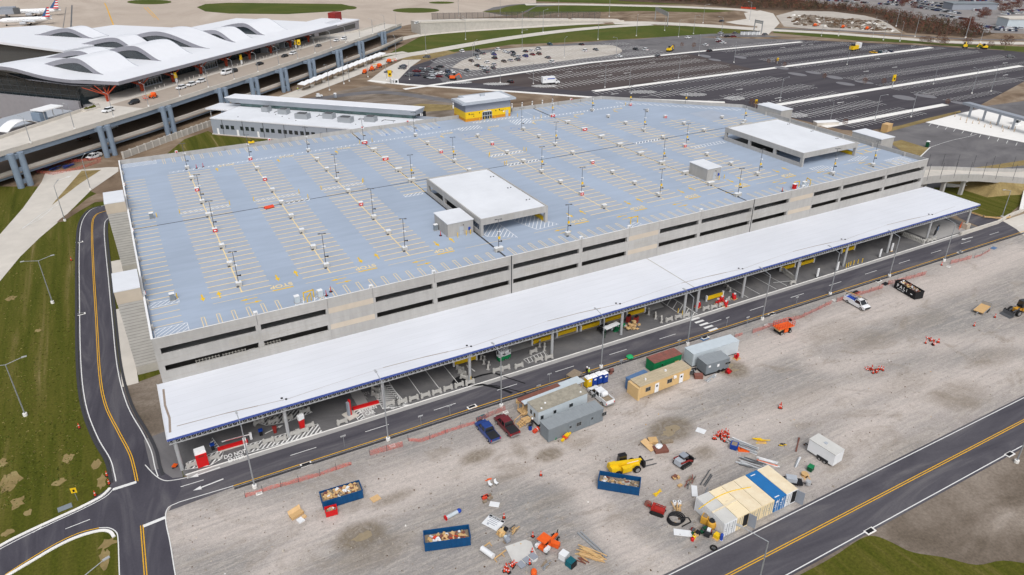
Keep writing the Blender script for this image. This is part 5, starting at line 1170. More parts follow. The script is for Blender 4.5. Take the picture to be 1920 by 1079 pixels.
for a, c in zip(pts, pts[1:]):b.bar(a, c, .25, .35)
b.build('rail', M['timber'], q); b = MB()
for p in pts:b.bx(p[0], p[1]+.3, 0, .3, .3, .9)
b.build('post', M['timber_old'], q)
q = thing('parapet_wall', 'white low wall along the road past the canopy end', 'wall', (0, 0, 0)); b = MB(); b.wallstrip([(*p, Z3)for p in GP((1800, 442), (1870, 420), (1890, 408), (1935, 390))], .5, .9); b.build('wall', M['conc_light'], q)
tg = thing('plaza_gantry', 'long grey flat canopy over the toll lanes at the right edge', 'toll canopy', (0, 0, 0))
ga, gb = G(1805, 194, 5.5), G(1945, 232, 5.5); d_ = Vector((gb[0]-ga[0], gb[1]-ga[1], 0)).normalized(); n_ = Vector((-d_.y, d_.x, 0))
b = MB(); b.hexa([(ga[0], ga[1], 5), (gb[0], gb[1], 5), (gb[0]+n_.x*4, gb[1]+n_.y*4, 5), (ga[0]+n_.x*4, ga[1]+n_.y*4, 5)], [(ga[0], ga[1], 6), (gb[0], gb[1], 6), (gb[0]+n_.x*4, gb[1]+n_.y*4, 5.8), (ga[0]+n_.x*4, ga[1]+n_.y*4, 5.8)]); b.build('roof', M['clad_grey'], tg)
b = MB()
for k in range(7):p = lerp(ga, gb, .05+k*.14); b.bar((p[0]-d_.x+n_.x*2, p[1]-d_.y+n_.y*2, 5.8), (p[0]+d_.x+n_.x*2, p[1]+d_.y+n_.y*2, 5.8), .9, .1)
b.build('roof_opening', M['dark_inside'], tg)
for k in range(5):
 p = lerp(ga, gb, .08+k*.2); b = MB(); b.bx(p[0]+n_.x*2.5, p[1]+n_.y*2.5, 0, .7, .7, 5); b.build('post', M['clad_light'], tg)
q = thing('toll_booth', 'white toll booth with dark windows under the grey canopy', 'booth', (*G(1905, 234), 0), .2); b = MB(); b.bx(0, 0, 0, 3, 2, 1.1); b.build('base', M['white_paint'], q); b = MB(); b.bx(0, 0, 1.1, 2.9, 1.9, 1.2); b.build('window', M['glass_dark'], q); b = MB(); b.bx(0, 0, 2.3, 3.5, 2.5, .25); b.build('roof', M['white_paint'], q)
tb = None
for k in range(16):
 p = G(1790+k*7.5+(k%3)*3, 219+k*1.6+(k*7%5)*2.2)
 if tb is None:
  tb = thing('lane_post', 'pale orange lane post on the white plaza', 'lane post', (*p, 0), 0, 'lane posts on the white plaza'); b = MB(); b.tube((0, 0, 0), (0, 0, 1.3), .12, .08); b.build('post', M['timber'], tb); b = MB(); b.tube((0, 0, 0), (0, 0, .1), .3); b.build('foot', M['black'], tb)
 else :dup(tb, (*p, 0))
def jet(px, py, lab, L=44.0, rz=0.0):
 c = G(px, py); o = thing('airliner', lab, 'airplane', (c[0], c[1], 0), rz)
 k = L/44
 b = MB(); b.lathe([(.1, -22*k), (1.2, -20.6*k), (1.9, -18*k), (2.0, -12*k), (2.0, 10*k), (1.5, 16*k), (.5, 21.5*k), (.1, 22*k)], 14, (0, 0, 4.0), 'x'); b.build('fuselage', CAR['white'], o, smooth=True)
 b = MB()
 for sg in (-1, 1):b.hexa([(-3, sg*1.5, 3.0), (5, sg*1.5, 3.0), (9, sg*17, 3.9), (6.8, sg*17, 3.9)], [(-3, sg*1.5, 3.4), (5, sg*1.5, 3.4), (9, sg*17, 4.1), (6.8, sg*17, 4.1)])
 b.build('wing', CAR['silver'], o)
 for sg in (-1, 1):
  b = MB(); b.lathe([(.9, -2.4), (1.2, -1.5), (1.1, 1), (.7, 2.2)], 12, (-1.5, sg*5.8, 2.1), 'x'); b.build('engine', CAR['silver'], o)
  b = MB(); b.hexa([(16*k, sg*.5, 4.8), (20*k, sg*.5, 4.8), (21.5*k, sg*6, 5.4), (19.6*k, sg*6, 5.4)], [(16*k, sg*.5, 5.05), (20*k, sg*.5, 5.05), (21.5*k, sg*6, 5.55), (19.6*k, sg*6, 5.55)]); b.build('tailplane', CAR['silver'], o)
 b = MB(); b.m = 0
 n = 7
 for i in range(n):
  f0, f1 = i/n, (i+1)/n; b.m = i%2
  xa = lambda f:(13.5+6.0*f)*k; xb = lambda f:(20.2+1.2*f)*k
  b.hexa([(xa(f0), -.18, 5.4+7*f0), (xb(f0), -.18, 5.4+7*f0), (xb(f0), .18, 5.4+7*f0), (xa(f0), .18, 5.4+7*f0)], [(xa(f1), -.18, 5.4+7*f1), (xb(f1), -.18, 5.4+7*f1), (xb(f1), .18, 5.4+7*f1), (xa(f1), .18, 5.4+7*f1)])
 fin = b.build('tail_fin', [M['red'], CAR['white']], o)
 b = MB(); b.hexa([(13.6*k, -.2, 5.8), (16.6*k, -.2, 6.0), (16.6*k, .2, 6.0), (13.6*k, .2, 5.8)], [(19*k, -.2, 11.9), (20*k, -.2, 12.1), (20*k, .2, 12.1), (19*k, .2, 11.9)]); b.build('fin_blue', mat('fin_blue', S(60, 96, 140), var=0.05), fin)
 b = MB()
 for x, y_ in ((-17*k, 0), (2, 3), (2, -3)):b.lathe([(.6, -.4), (.6, .4)], 10, (x, y_, .6), 'y')
 b.build('landing_gear', M['tyre'], o)
 b = MB()
 for i in range(26):b.box((-15+i*1.1)*k, -2.02, 4.3, (-14.6+i*1.1)*k, -1.93, 4.75)
 b.build('cabin_window', M['car_glass'], o)
 return o
jet(62, 31, 'white airliner with red and blue striped tail, the farther of two at the gates', 44, radians(-6)); jet(52, 47.5, 'white airliner with striped tail, half hidden by the terminal roof', 36, radians(-6))
q = thing('jet_bridge', 'grey boarding bridge reaching the airliners at the far left', 'boarding bridge', (*G(6, 36), 0), radians(-6)); b = MB(); b.bx(-6, -4, 4, 34, 4, 3.5); b.bx(2, 6, 3.6, 16, 5, 5); b.bx(-10, 14, 4, 24, 4, 4); b.build('tunnel', M['clad_grey'], q); b = MB(); b.bx(4, -4, 0, 1.5, 1.5, 4); b.bx(2, 6, 0, 1.5, 1.5, 3.6); b.bx(-6, 14, 0, 1.5, 1.5, 4); b.build('leg', M['steel_dark'], q); b = MB(); b.bx(12, -4, 4, 4, 5, 4.5); b.build('cab', M['steel_dark'], q)
def gantry(a, c, h, lab, board):
 o = thing('sign_gantry', lab, 'sign gantry', (0, 0, 0)); b = MB()
 for p in (a, c):b.tube((p[0], p[1], 0), (p[0], p[1], h), .35)
 b.build('post', M['galv'], o); b = MB(); b.bar((a[0], a[1], h-.4), (c[0], c[1], h-.4), .5, .5); b.bar((a[0], a[1], h-2), (c[0], c[1], h-2), .4, .4)
 for k in range(14):p = lerp(a, c, k/14); p2 = lerp(a, c, (k+1)/14); b.bar((p[0], p[1], h-2), (p2[0], p2[1], h-.4), .2, .2)
 b.build('truss', M['galv'], o)
 if board:p, p2 = lerp(a, c, .05), lerp(a, c, .95); b = MB(); b.bar((p[0]-.5, p[1]-.5, h-1.2), (p2[0]-.5, p2[1]-.5, h-1.2), .2, 3.2); b.build('sign_back', M['galv'], o)
gantry(G(1228, 38), G(1251, 50), 10, 'wide sign gantry seen from behind over the airport road', True); gantry(G(1413, 61), G(1427, 64), 9, 'open truss gantry over the road by the crossing pad', False)
def wheel(par, x, y, r=.38, w=.26, n=14):
 b = MB(); b.lathe([(r*.75, -w/2), (r, -w/2+.03), (r, w/2-.03), (r*.75, w/2)], n, (x, y, r), 'y'); t = b.build('wheel', M['tyre'], par)
 sg = 1 if y>0 else -1
 b = MB(); b.lathe([(r*.6, -.02), (r*.58, .02), (r*.2, .03)], n, (x, y+sg*(w/2+.005), r), 'y'); b.build('rim', M['rim'], t)
 return t
def pickup(loc, rz, col, lab, crew=True, bed='cover', L=5.8, rack=False):
 o = thing('pickup_truck', lab, 'pickup truck', loc, rz); m = CAR[col]; h = L/2; W = 1.98
 cb0, cb1 = (-.35, 1.15)if crew else (.35, 1.3)
 b = MB()
 b.yprism([(-h, .55), (-h, 1.12), (cb0-.5, 1.16), (cb1+.75, 1.16), (h-.25, 1.06), (h-.02, .92), (h, .5), (h-1.6, .38), (-h+.4, .42)], -W/2, W/2)
 b.build('body', m, o)
 b = MB(); zc = 1.16; zt = 1.88
 b.hexa([(cb0-.42, -W/2+.06, zc), (cb1+.62, -W/2+.06, zc), (cb1+.62, W/2-.06, zc), (cb0-.42, W/2-.06, zc)], [(cb0-.2, -W/2+.2, zt), (cb1-.02, -W/2+.2, zt), (cb1-.02, W/2-.2, zt), (cb0-.2, W/2-.2, zt)]); b.build('window_band', M['car_glass'], o)
 b = MB(); b.hexa([(cb0-.22, -W/2+.18, zt-.06), (cb1, -W/2+.18, zt-.06), (cb1, W/2-.18, zt-.06), (cb0-.22, W/2-.18, zt-.06)], [(cb0-.12, -W/2+.26, zt+.07), (cb1-.14, -W/2+.26, zt+.07), (cb1-.14, W/2-.26, zt+.07), (cb0-.12, W/2-.26, zt+.07)])
 for sg in (-1, 1):
  for xx in ((cb0-.3, (cb0+cb1)/2, cb1+.3)if crew else (cb0-.3, cb1+.3)):
   q = 0.0 if xx not in (cb1+.3, )else .0
   b.bar((xx+(.28 if xx>cb1 else (-.1 if xx<cb0 else 0)), sg*(W/2-.07), zc), (min(max(xx, cb0-.18), cb1-.06), sg*(W/2-.2), zt), .1, .08)
 b.build('roof', m, o)
 e = -h+.06; f = cb0-.5
 if bed=='cover':b = MB(); b.box(e, -W/2+.12, 1.13, f, W/2-.12, 1.2); b.build('bed_cover', M['plastic_black'], o)
 else :
  b = MB()
  for sg in (-1, 1):b.box(e, sg*W/2-(.1 if sg>0 else 0), 1.1, f, sg*W/2+(.1 if sg<0 else 0), 1.42)
  b.box(e-.04, -W/2, 1.1, e+.06, W/2, 1.42); b.build('bed_side', m, o)
  b = MB(); b.box(e+.07, -W/2+.11, 1.125, f, W/2-.11, 1.18); b.build('bed_floor', M[bed if bed in M else 'timber_old'], o)
 for x in (-h+1.15, h-1.0):
  for sg in (-1, 1):wheel(o, x, sg*(W/2-.1), .4, .28)
 b = MB(); b.box(-h-.14, -W/2+.08, .5, -h, W/2-.08, .72); b.build('rear_bumper', M['rim'], o)
 b = MB(); b.box(h-.04, -W/2+.15, .55, h+.08, W/2-.15, .95); b.build('grille', M['plastic_black'], o)
 for sg in (-1, 1):
  b = MB(); b.box(-h-.03, sg*(W/2-.12)-.08, .78, -h-.001, sg*(W/2-.12)+.08, 1.1); b.build('taillight', M['red'], o)
  b = MB(); b.box(h-.1, sg*(W/2-.24)-.16, .78, h+.05, sg*(W/2-.24)+.16, .98); b.build('headlight', M['steel'], o)
  b = MB(); b.bx(cb1+.5, sg*(W/2+.12), 1.15, .14, .24, .2); b.build('mirror', m if col!='white' else M['black'], o)
 if rack:
  b = MB()
  for sg in (-1, 1):b.bar((e+.3, sg*.85, 2.15), (cb1+.5, sg*.85, 2.15), .07, .07); [b.tube((xx, sg*.85, 1.4), (xx, sg*.85, 2.15), .05)for xx in (e+.3, f)]
  for xx in (e+.3, f, cb1+.2):b.bar((xx, -.85, 2.15), (xx, .85, 2.15), .07, .07)
  b.build('ladder_rack', M['black'], o)
 return o
def mid(*pts):return tuple(sum(c)/len(pts)for c in zip(*[G(*p)for p in pts]))
pk = pickup(mid((903, 801), (926, 828)), radians(92), 'blue', 'blue crew cab pickup with black bed cover beside the red pickup')
pk2 = pickup(mid((938, 789), (963, 819)), radians(92), 'maroon', 'dark red crew cab pickup with black bed cover beside the blue pickup')
pk3 = pickup(mid((1113, 736), (1139, 760)), radians(92), 'white', 'white pickup with a tank in its open bed beside the grey site office', True, 'timber_old')
b = MB(); b.lathe([(.45, -.6), (.55, -.4), (.55, .4), (.45, .6)], 14, (-.95, 0, 1.72), 'y'); b.build('water_tank', M['cont_white'], pk3)
pk4 = pickup(mid((1590, 564), (1621, 583)), radians(-93), 'white', 'white single cab work pickup with ladder rack by the orange mesh fence', False, 'blue_bright', 5.9, True)
b = MB(); b.bar((-4.2, .7, 1.7), (.2, .7, 2.2), .3, .1); b.build('load_board', M['timber'], pk4)
def car(name, col, kind='sedan'):
 """small passenger car, front towards +x"""
 o = bpy.data.objects.new(name, None); COL.objects.link(o); m = CAR[col]
 L, W = (4.7, 1.84)if kind=='sedan' else (4.75, 1.9)
 h = L/2; zt = 1.44 if kind=='sedan' else 1.72
 zb = .92 if kind=='sedan' else 1.05
 b = MB(); b.yprism([(-h, .45), (-h+.02, zb-.06), (-h+.3, zb), (h-1.1, zb), (h-.15, zb-.2), (h, .5), (h-.5, .26), (-h+.5, .26)], -W/2, W/2); b.build('body', m, o)
 r0, r1 = (-1.1, .5)if kind=='sedan' else (-1.95, .45)
 g0, g1 = (-1.9, 1.2)if kind=='sedan' else (-2.2, 1.15)
 b = MB(); b.hexa([(g0, -W/2+.05, zb), (g1, -W/2+.05, zb), (g1, W/2-.05, zb), (g0, W/2-.05, zb)], [(r0, -W/2+.24, zt-.05), (r1, -W/2+.24, zt-.05), (r1, W/2-.24, zt-.05), (r0, W/2-.24, zt-.05)]); b.build('window_band', M['car_glass'], o)
 b = MB(); b.hexa([(r0-.06, -W/2+.2, zt-.07), (r1+.06, -W/2+.2, zt-.07), (r1+.06, W/2-.2, zt-.07), (r0-.06, W/2-.2, zt-.07)], [(r0+.1, -W/2+.3, zt+.02), (r1-.1, -W/2+.3, zt+.02), (r1-.1, W/2-.3, zt+.02), (r0+.1, W/2-.3, zt+.02)]); b.build('roof', m, o)
 for x in (-h+.9, h-.85):
  for sg in (-1, 1):b = MB(); b.lathe([(.25, -.11), (.33, -.1), (.33, .1), (.25, .11)], 12, (x, sg*(W/2-.08), .33), 'y'); b.build('wheel', M['tyre'], o)
 for sg in (-1, 1):
  b = MB(); b.box(h-.18, sg*(W/2-.3)-.2, .58, h+.01, sg*(W/2-.3)+.2, .72); b.build('headlight', M['steel'], o)
  b = MB(); b.box(-h-.01, sg*(W/2-.3)-.2, .68, -h+.1, sg*(W/2-.3)+.2, .84); b.build('taillight', M['red'], o)
 return o
PROTO = {}
def place_car(px, py, rz, col, kind, lab, grp, z=0.0, name='parked_car', cat='car', sc=None, xy=None):
 k = (col, kind); c = xy if xy else G(px, py, z)
 if k not in PROTO:
  o = PROTO[k] = car(name, col, kind); o.location = (c[0], c[1], z); o.rotation_euler = (0, 0, rz)
 else :o = dup(PROTO[k], (c[0], c[1], z), rz)
 o.name = name; o['label'] = lab; o['category'] = cat
 if grp:o['group'] = grp
 elif 'group' in o:del o['group']
 return o
cars = [(866, 98, 'white'), (896, 97, 'black'), (905, 102, 'grey'), (933, 95, 'white'), (924, 101, 'silver'), (926, 104, 'blue'), (893, 106, 'grey'), (896, 112, 'white'), (884, 116, 'brown'), (927, 111, 'black'), (947, 99, 'white'), (954, 101, 'silver'), (962, 101, 'black'), (963, 106, 'grey'), (972, 108, 'silver'), (985, 107, 'blue'), (985, 98, 'black'), (996, 97, 'white'), (1007, 96, 'white'), (1010, 93, 'grey'), (998, 104, 'maroon'), (1010, 103, 'brown'), (1031, 84.5, 'teal'), (1090, 85, 'black'), (1096, 97, 'white'), (1117, 95, 'grey'), (1027, 110, 'grey'), (1034, 118, 'white'), (1161, 107, 'white'), (1192, 94, 'black'), (1209, 95, 'white'), (945, 117, 'brown'), (957, 115, 'silver'), (970, 114, 'grey'), (913, 119, 'white'), (895, 125, 'black'), (905, 130, 'silver'), (913, 129, 'white'), (924, 129, 'grey'), (912, 136, 'grey'), (876, 134, 'grey'), (926, 123, 'silver'), (767, 143, 'grey'), (773, 142, 'black'), (781, 143, 'darkblue'), (790, 142, 'grey'), (781, 135, 'maroon'), (789, 132, 'darkblue'), (792, 134, 'grey'), (797, 133, 'white'), (805, 130, 'maroon'), (806, 134, 'grey'), (818, 132, 'black'), (825, 127, 'black'), (812, 141, 'silver'), (826, 139, 'white'), (824, 145, 'maroon'), (840, 137, 'darkblue'), (848, 137, 'white'), (802, 147, 'black'), (809, 148, 'silver'), (840, 144, 'teal'), (846, 148, 'black'), (754, 130, 'grey'), (756, 126, 'darkblue'), (728, 137, 'darkblue'), (800, 109, 'grey'), (957, 155, 'black')]
for k, (px, py, c)in enumerate(cars):
 kind = 'suv' if k%3==0 else 'sedan'; rz = pi/2+rnd.choice([0, pi])+rnd.uniform(-.06, .06)
 if px<830:rz+=.75
 place_car(px, py, rz, c, kind, '%s %s in the older car park beyond the garage'%(c.replace('darkblue', 'dark blue'), 'SUV' if kind=='suv' else 'sedan'), 'cars in the older car park')
for px, py, c, lab in ((1348, 78, 'white', 'white car alone in the grey bay near the exit lane'), (1290, 72, 'white', 'white car at the left of the grey bay by the grass'), (1322, 86, 'white', 'white car parked just behind the white lot walkway'), (1351, 64, 'silver', 'silver car on the spur road by the exit booths'), (1378, 64, 'grey', 'grey car nearest the exit booths'), (1363, 70, 'black', 'black and white van by the spur road'), (1346, 74, 'silver', 'silver sedan in front of a dark one in the grey bay'), (1355, 82, 'white', 'white sedan at the front of the three grey bay cars'), (1348, 80, 'maroon', 'dark sedan between two pale cars in the grey bay'), (1375, 70, 'maroon', 'small dark red car by the exit booths'), (1434, 66, 'grey', 'grey car leaving at the crossing pad'), (1353, 41, 'darkblue', 'dark blue pickup on the dirt road verge'), (1233, 107, 'grey', 'grey car on the dark asphalt below the walkway')):
 place_car(px, py, rnd.uniform(-.2, .2)+(0 if py<75 else pi/2), c, 'sedan', lab, None)
place_car(1637, 100, radians(100), 'yellow', 'sedan', 'yellow car at the left end of a row of four on dark asphalt', None)
for px, c, lab in ((1648, 'teal', 'dark teal car right of the yellow car'), (1659, 'silver', 'silver car third in the row right of the yellow car'), (1668, 'darkblue', 'dark blue car at the right end of the row of four')):place_car(px, 99.5-(px-1648)*.06, radians(100), c, 'sedan', lab, None)
place_car(1893, 108, radians(-40), 'grey', 'sedan', 'grey car on the curved entry road at the right edge', None); place_car(1330, 97, .3, 'black', 'sedan', 'black car by the white walkway near the traffic islands', None)
for px, py, c, kind, lab in ((203, 210, 'white', 'suv', 'white car on the upper roadway nearest the stair shelter'), (252, 195, 'black', 'suv', 'black car on the upper roadway beside the orange boom lift'), (340, 167, 'white', 'suv', 'white car first in a line of three at the terminal kerb'), (359, 161, 'white', 'suv', 'white car in the middle of the line of three at the terminal kerb'), (377, 155, 'white', 'suv', 'white car at the far end of the line of three at the terminal kerb'), (438, 136, 'black', 'suv', 'dark car just behind the white van'), (487, 122, 'black', 'sedan', 'black sedan past the white van on the upper roadway'), (534, 107, 'black', 'sedan', 'black car beside a white van at the kerb'), (549, 102.5, 'white', 'suv', 'white van at the far terminal kerb'), (597, 88, 'grey', 'sedan', 'grey car below the last orange column'), (631, 78, 'white', 'sedan', 'white car by the end of the upper roadway'), (645, 74.5, 'white', 'suv', 'white car at the very end of the terminal kerb'), (781, 45, 'white', 'sedan', 'white car where the viaduct meets the retaining wall')):
 place_car(px, py, TA+pi, c, kind, lab, None, 10.83)
for px, py, c, lab in ((140, 292, 'black', 'black car parked in the shade beside the white pickup under the viaduct'), ):place_car(148, 299, TA+pi, c, 'suv', lab, None)
pickup(G(177, 297), TA+pi, 'white', 'white pickup parked under the viaduct beside a black car', True, 'plastic_black')
pickup(G(157, 262, 3.2), TA, 'brown', 'brown work truck on the lower roadway of the viaduct', False, 'timber_old').location.z = 3.22
pickup((*G(208, 243, 3.2), 3.22), TA, 'white', 'pale pickup on the lower roadway between the first columns', True, 'timber_old')
pickup((*G(443, 163, 3.2), 3.22), TA, 'silver', 'silver pickup on the lower roadway seen between columns', True, 'cover'); pickup((*G(463, 157, 3.2), 3.22), TA, 'white', 'white pickup ahead of the silver one on the lower roadway', True, 'cover')
def van(loc, rz, lab):
 o = thing('passenger_van', lab, 'van', loc, rz); b = MB(); b.yprism([(-2.9, .4), (-2.9, 2.5), (1.5, 2.55), (2.0, 1.6), (2.9, 1.2), (2.95, .5), (2, .35)], -1, 1); b.build('body', CAR['white'], o)
 for sg in (-1, 1):b = MB(); b.box(-2.6, sg*1.0-.02, 1.5, 1.5, sg*1.0+.02, 2.2); b.build('side_window', M['car_glass'], o)
 b = MB(); b.hexa([(2.02, -.85, 1.62), (2.06, -.85, 1.62), (2.06, .85, 1.62), (2.02, .85, 1.62)], [(1.56, -.8, 2.45), (1.6, -.8, 2.45), (1.6, .8, 2.45), (1.56, .8, 2.45)]); b.build('windscreen', M['car_glass'], o)
 for x in (-1.9, 1.9):
  for sg in (-1, 1):wheel(o, x, sg*.9, .36)
 return o
van((*G(425, 140, 10.8), 10.83), TA+pi, 'tall white passenger van with side windows on the upper roadway')
o = thing('box_truck', 'white box truck with a blue stripe on the dark car park', 'truck', (*mid((1014, 160), (1049, 157)), 0), radians(-10))
b = MB(); b.box(-4.6, -1.25, 1.05, 2.3, 1.25, 4.0); b.build('cargo_box', CAR['white'], o)
b = MB(); b.box(-2.0, -1.28, 2.85, 2.0, -1.255, 3.3); b.box(-3.6, -1.28, 2.6, -3.1, -1.255, 2.9); b.build('blue_stripe', M['blue_bright'], o)
b = MB(); b.yprism([(2.5, .5), (2.5, 2.6), (3.3, 2.6), (3.8, 1.7), (4.9, 1.45), (5.0, .5)], -1.1, 1.1); c_ = b.build('cab', CAR['white'], o)
b = MB(); b.box(2.8, -1.13, 1.7, 3.4, -1.105, 2.35); b.box(2.8, 1.105, 1.7, 3.4, 1.13, 2.35); b.build('cab_window', M['car_glass'], c_)
b = MB(); b.box(-4.4, -.5, .6, 4.2, .5, 1.04); b.build('chassis', M['black'], o)
for x in (-2.8, 4.0):
 for sg in (-1, 1):wheel(o, x, sg*1.0, .5, .35)
def box_unit(name, lab, cat, p0, p1, W, H, wall, roof, front=-1, grp=None, ribs=True, doors=(), wins=(), vents=0, side_sign=None, roofslope=0, rib_step=.3, skid=.12):
 """long cabin: p0..p1 the ground line of its near long side, depth W behind it"""
 L = dist(p0, p1); a = ang(p0, p1); o = thing(name, lab, cat, (p0[0], p0[1], 0), a, grp)
 b = MB(); b.box(.1, .1, 0, L-.1, W-.1, skid); b.build('skid', M['black'], o)
 b = MB(); b.box(0, 0, skid, L, W, H)
 if ribs:
  x = .15
  while x<L-.15:b.box(x, -.035, skid+.15, x+rib_step*.45, -.002, H-.12); x+=rib_step
  y_ = .15
  while y_<W-.15:b.box(-.035, y_, skid+.15, -.002, y_+rib_step*.45, H-.12); b.box(L+.002, y_, skid+.15, L+.035, y_+rib_step*.45, H-.12); y_+=rib_step
 b.build('wall', M[wall], o)
 b = MB(); b.box(-.06, -.06, H, L+.06, W+.06, H+.08)
 if ribs:
  x = .3
  while x<L-.3:b.box(x, .1, H+.08, x+.2, W-.1, H+.1); x+=.6
 b.build('roof', M[roof], o)
 for x, w_, h_, m in doors:
  b = MB(); b.box(x, -.08, skid+.05, x+w_, -.036, skid+h_); d = b.build('door', M[m], o)
  b = MB(); b.box(x+w_*.25, -.1, skid+h_*.62, x+w_*.7, -.081, skid+h_*.82); b.build('pane', M['glass_dark'], d)
 for x, w_, z, h_ in wins:
  b = MB(); b.box(x-.06, -.075, z-.06, x+w_+.06, -.036, z+h_+.06); w2 = b.build('window', M['rim'], o)
  b = MB(); b.box(x, -.095, z, x+w_*.47, -.076, z+h_); b.box(x+w_*.53, -.095, z, x+w_, -.076, z+h_); b.build('pane', M['glass_dark'], w2)
 return o
def base_line(a, c):return G(*a), G(*c)
so1 = box_unit('site_office', 'tan site office with white doors and stained roof', 'site office', *base_line((1198, 749), (1293, 712)), 2.8, 2.75, 'office_tan', 'office_roof', doors=((3.6, .95, 2.05, 'white_paint'), (9.6, .95, 2.05, 'white_paint')), wins=((1.4, 1.1, 1.2, .8), (6.6, 1.1, 1.2, .8), (12.2, 1.1, 1.2, .8)), ribs=True)
b = MB(); b.bx(2.2, 1.2, 2.84, .25, .25, .35); b.bx(7.3, 1.5, 2.84, .35, .35, .3); b.build('roof_vent', M['white_paint'], so1); b = MB(); b.box(8.0, -.3, 1.9, 8.6, -.04, 2.4); b.build('air_unit', M['white_paint'], so1)
b = MB(); b.box(-.6, -.3, 0, -.1, 2.8, 2.6); b.build('end_porch', M['office_tan'], so1)
box_unit('site_office', 'dark grey ribbed site office in front of the pale one', 'site office', *base_line((1028, 831), (1130, 790)), 2.6, 2.8, 'grey_box', 'grey_roof', doors=((4.0, .95, 2.1, 'grey_box'), (8.6, .95, 2.1, 'grey_box')), wins=((5.8, .9, 1.2, .7), (11.2, .9, 1.2, .7)))
so2 = box_unit('site_office', 'pale office trailer with a stained roof and timber steps', 'site office', *base_line((1009, 803), (1100, 766)), 3.4, 3.4, 'light_box', 'trailer_roof', ribs=False, doors=(), wins=((.5, .5, 1.7, .7), (3.2, .5, 1.9, .6), (6.6, .7, 1.9, .6), (11.5, .9, 2.0, .7)), skid=.7)
b = MB(); b.blob((1.0, .6, 3.5), .2, .2, .18); b.blob((2.4, 1.5, 3.5), .2, .2, .18); b.blob((9.6, .8, 3.5), .2, .2, .18); b.build('roof_vent', M['white_paint'], so2)
b = MB()
for y_ in (.9, 2.0):b.box(-.06, y_, 1.7, -.01, y_+.5, 2.5)
b.build('end_window', M['glass_dark'], so2)
dk_ = thing('deck_roof', 'brown and grey roofed deck behind the pale office trailer', 'deck', so2 .location[:], so2 .rotation_euler[2]); b = MB(); b.box(-.8, 3.9, 2.9, 9.8, 5.8, 3.0); b.build('brown_roof', M['deck_brown'], dk_); b = MB(); b.box(-.6, 3.5, 3.02, 12.6, 4.6, 3.12); b.box(8.0, 4.6, 3.03, 12.4, 5.6, 3.11); b.build('metal_roof', M['light_box'], dk_); b = MB()
for x in (-.6, 4.5, 9.5, 12.3):
 for y_ in (4.0, 5.6):b.bx(x, y_, 0, .12, .12, 2.95)
b.build('post', M['timber'], dk_); b = MB(); b.box(-.8, 3.6, .6, 12.2, 5.7, .72); b.build('deck_floor', M['timber'], dk_)
st2 = thing('timber_steps', 'timber steps at the left end of the pale office trailer', 'steps', so2 .location[:], so2 .rotation_euler[2]); b = MB()
for k in range(4):b.box(-1.6-k*.35, 1.6, .55-k*.16, -1.25-k*.35, 3.0, .62-k*.16)
b.box(-1.6, 1.5, .62, -.1, 3.1, .7); b.build('tread', M['timber'], st2); b = MB()
for y_ in (1.55, 3.05):b.bar((-.2, y_, 1.6), (-1.6, y_, 1.6), .08, .12); b.bar((-1.6, y_, 1.6), (-3.0, y_, .9), .08, .12); b.bx(-1.6, y_, 0, .1, .1, 1.6); b.bx(-2.9, y_, 0, .1, .1, .9)
b.build('rail', M['ply'], st2)
box_unit('storage_container', 'old blue shipping container with a pale blue end', 'container', *base_line((1188, 741), (1222, 726)), 2.44, 2.5, 'cont_blue_old', 'cont_blue_old', rib_step=.25)
gc = box_unit('storage_container', 'green shipping container with a rusty red roof', 'container', *base_line((1225, 702), (1276, 684)), 2.44, 2.5, 'green', 'rust_roof', rib_step=.25, doors=((1.6, .8, 2.0, 'green'), (5.2, 1.0, 1.2, 'timber')))
box_unit('storage_container', 'long pale grey storage trailer behind the small grey one', 'container', *base_line((1297, 690), (1382, 664)), 2.7, 3.1, 'light_box', 'light_box', ribs=False, skid=.3)
tr_ = box_unit('site_trailer', 'small dark grey office trailer with a sign by the long pale trailer', 'site office', *base_line((1322, 707), (1365, 694)), 2.8, 2.8, 'grey_box', 'grey_roof', wins=((4.6, 1.2, 1.6, .4), ), skid=.5)
b = MB(); b.box(2.6, -.08, 1.6, 3.1, -.037, 2.2); b.box(.5, -.08, 2.0, 1.0, -.037, 2.4); b.build('wall_sign', M['white_paint'], tr_)
for x in (3.2, 4.2):wheel(tr_, x, .05, .38)
names = [('grey white shipping container at the left end of the row of six', 'cont_white', 'cont_grey_roof'), ('weathered cream container with rust streaks and one door open, second from the left', 'cont_cream', 'cont_cream_roof'), ('cream container third from the left in the row of six', 'cont_cream', 'cont_cream_roof'), ('cream container just left of the blue one', 'cont_cream', 'cont_cream_roof'), ('bright blue shipping container in the row of six', 'cont_blue', 'cont_blue'), ('cream roofed white container with an open door at the right end of the row', 'cont_white', 'cont_cream_roof')]
M['cream_streak'] = mat('cream_streak', S(240, 224, 190), col2=S(176, 138, 96), var=0, scale=1.2, stretch=(.6, 6, 1), rough=.7)
M['cream_streak'].node_tree.nodes['Color Ramp'].color_ramp.elements[0].position = .22; M['cream_streak'].node_tree.nodes['Color Ramp'].color_ramp.elements[1].position = .4
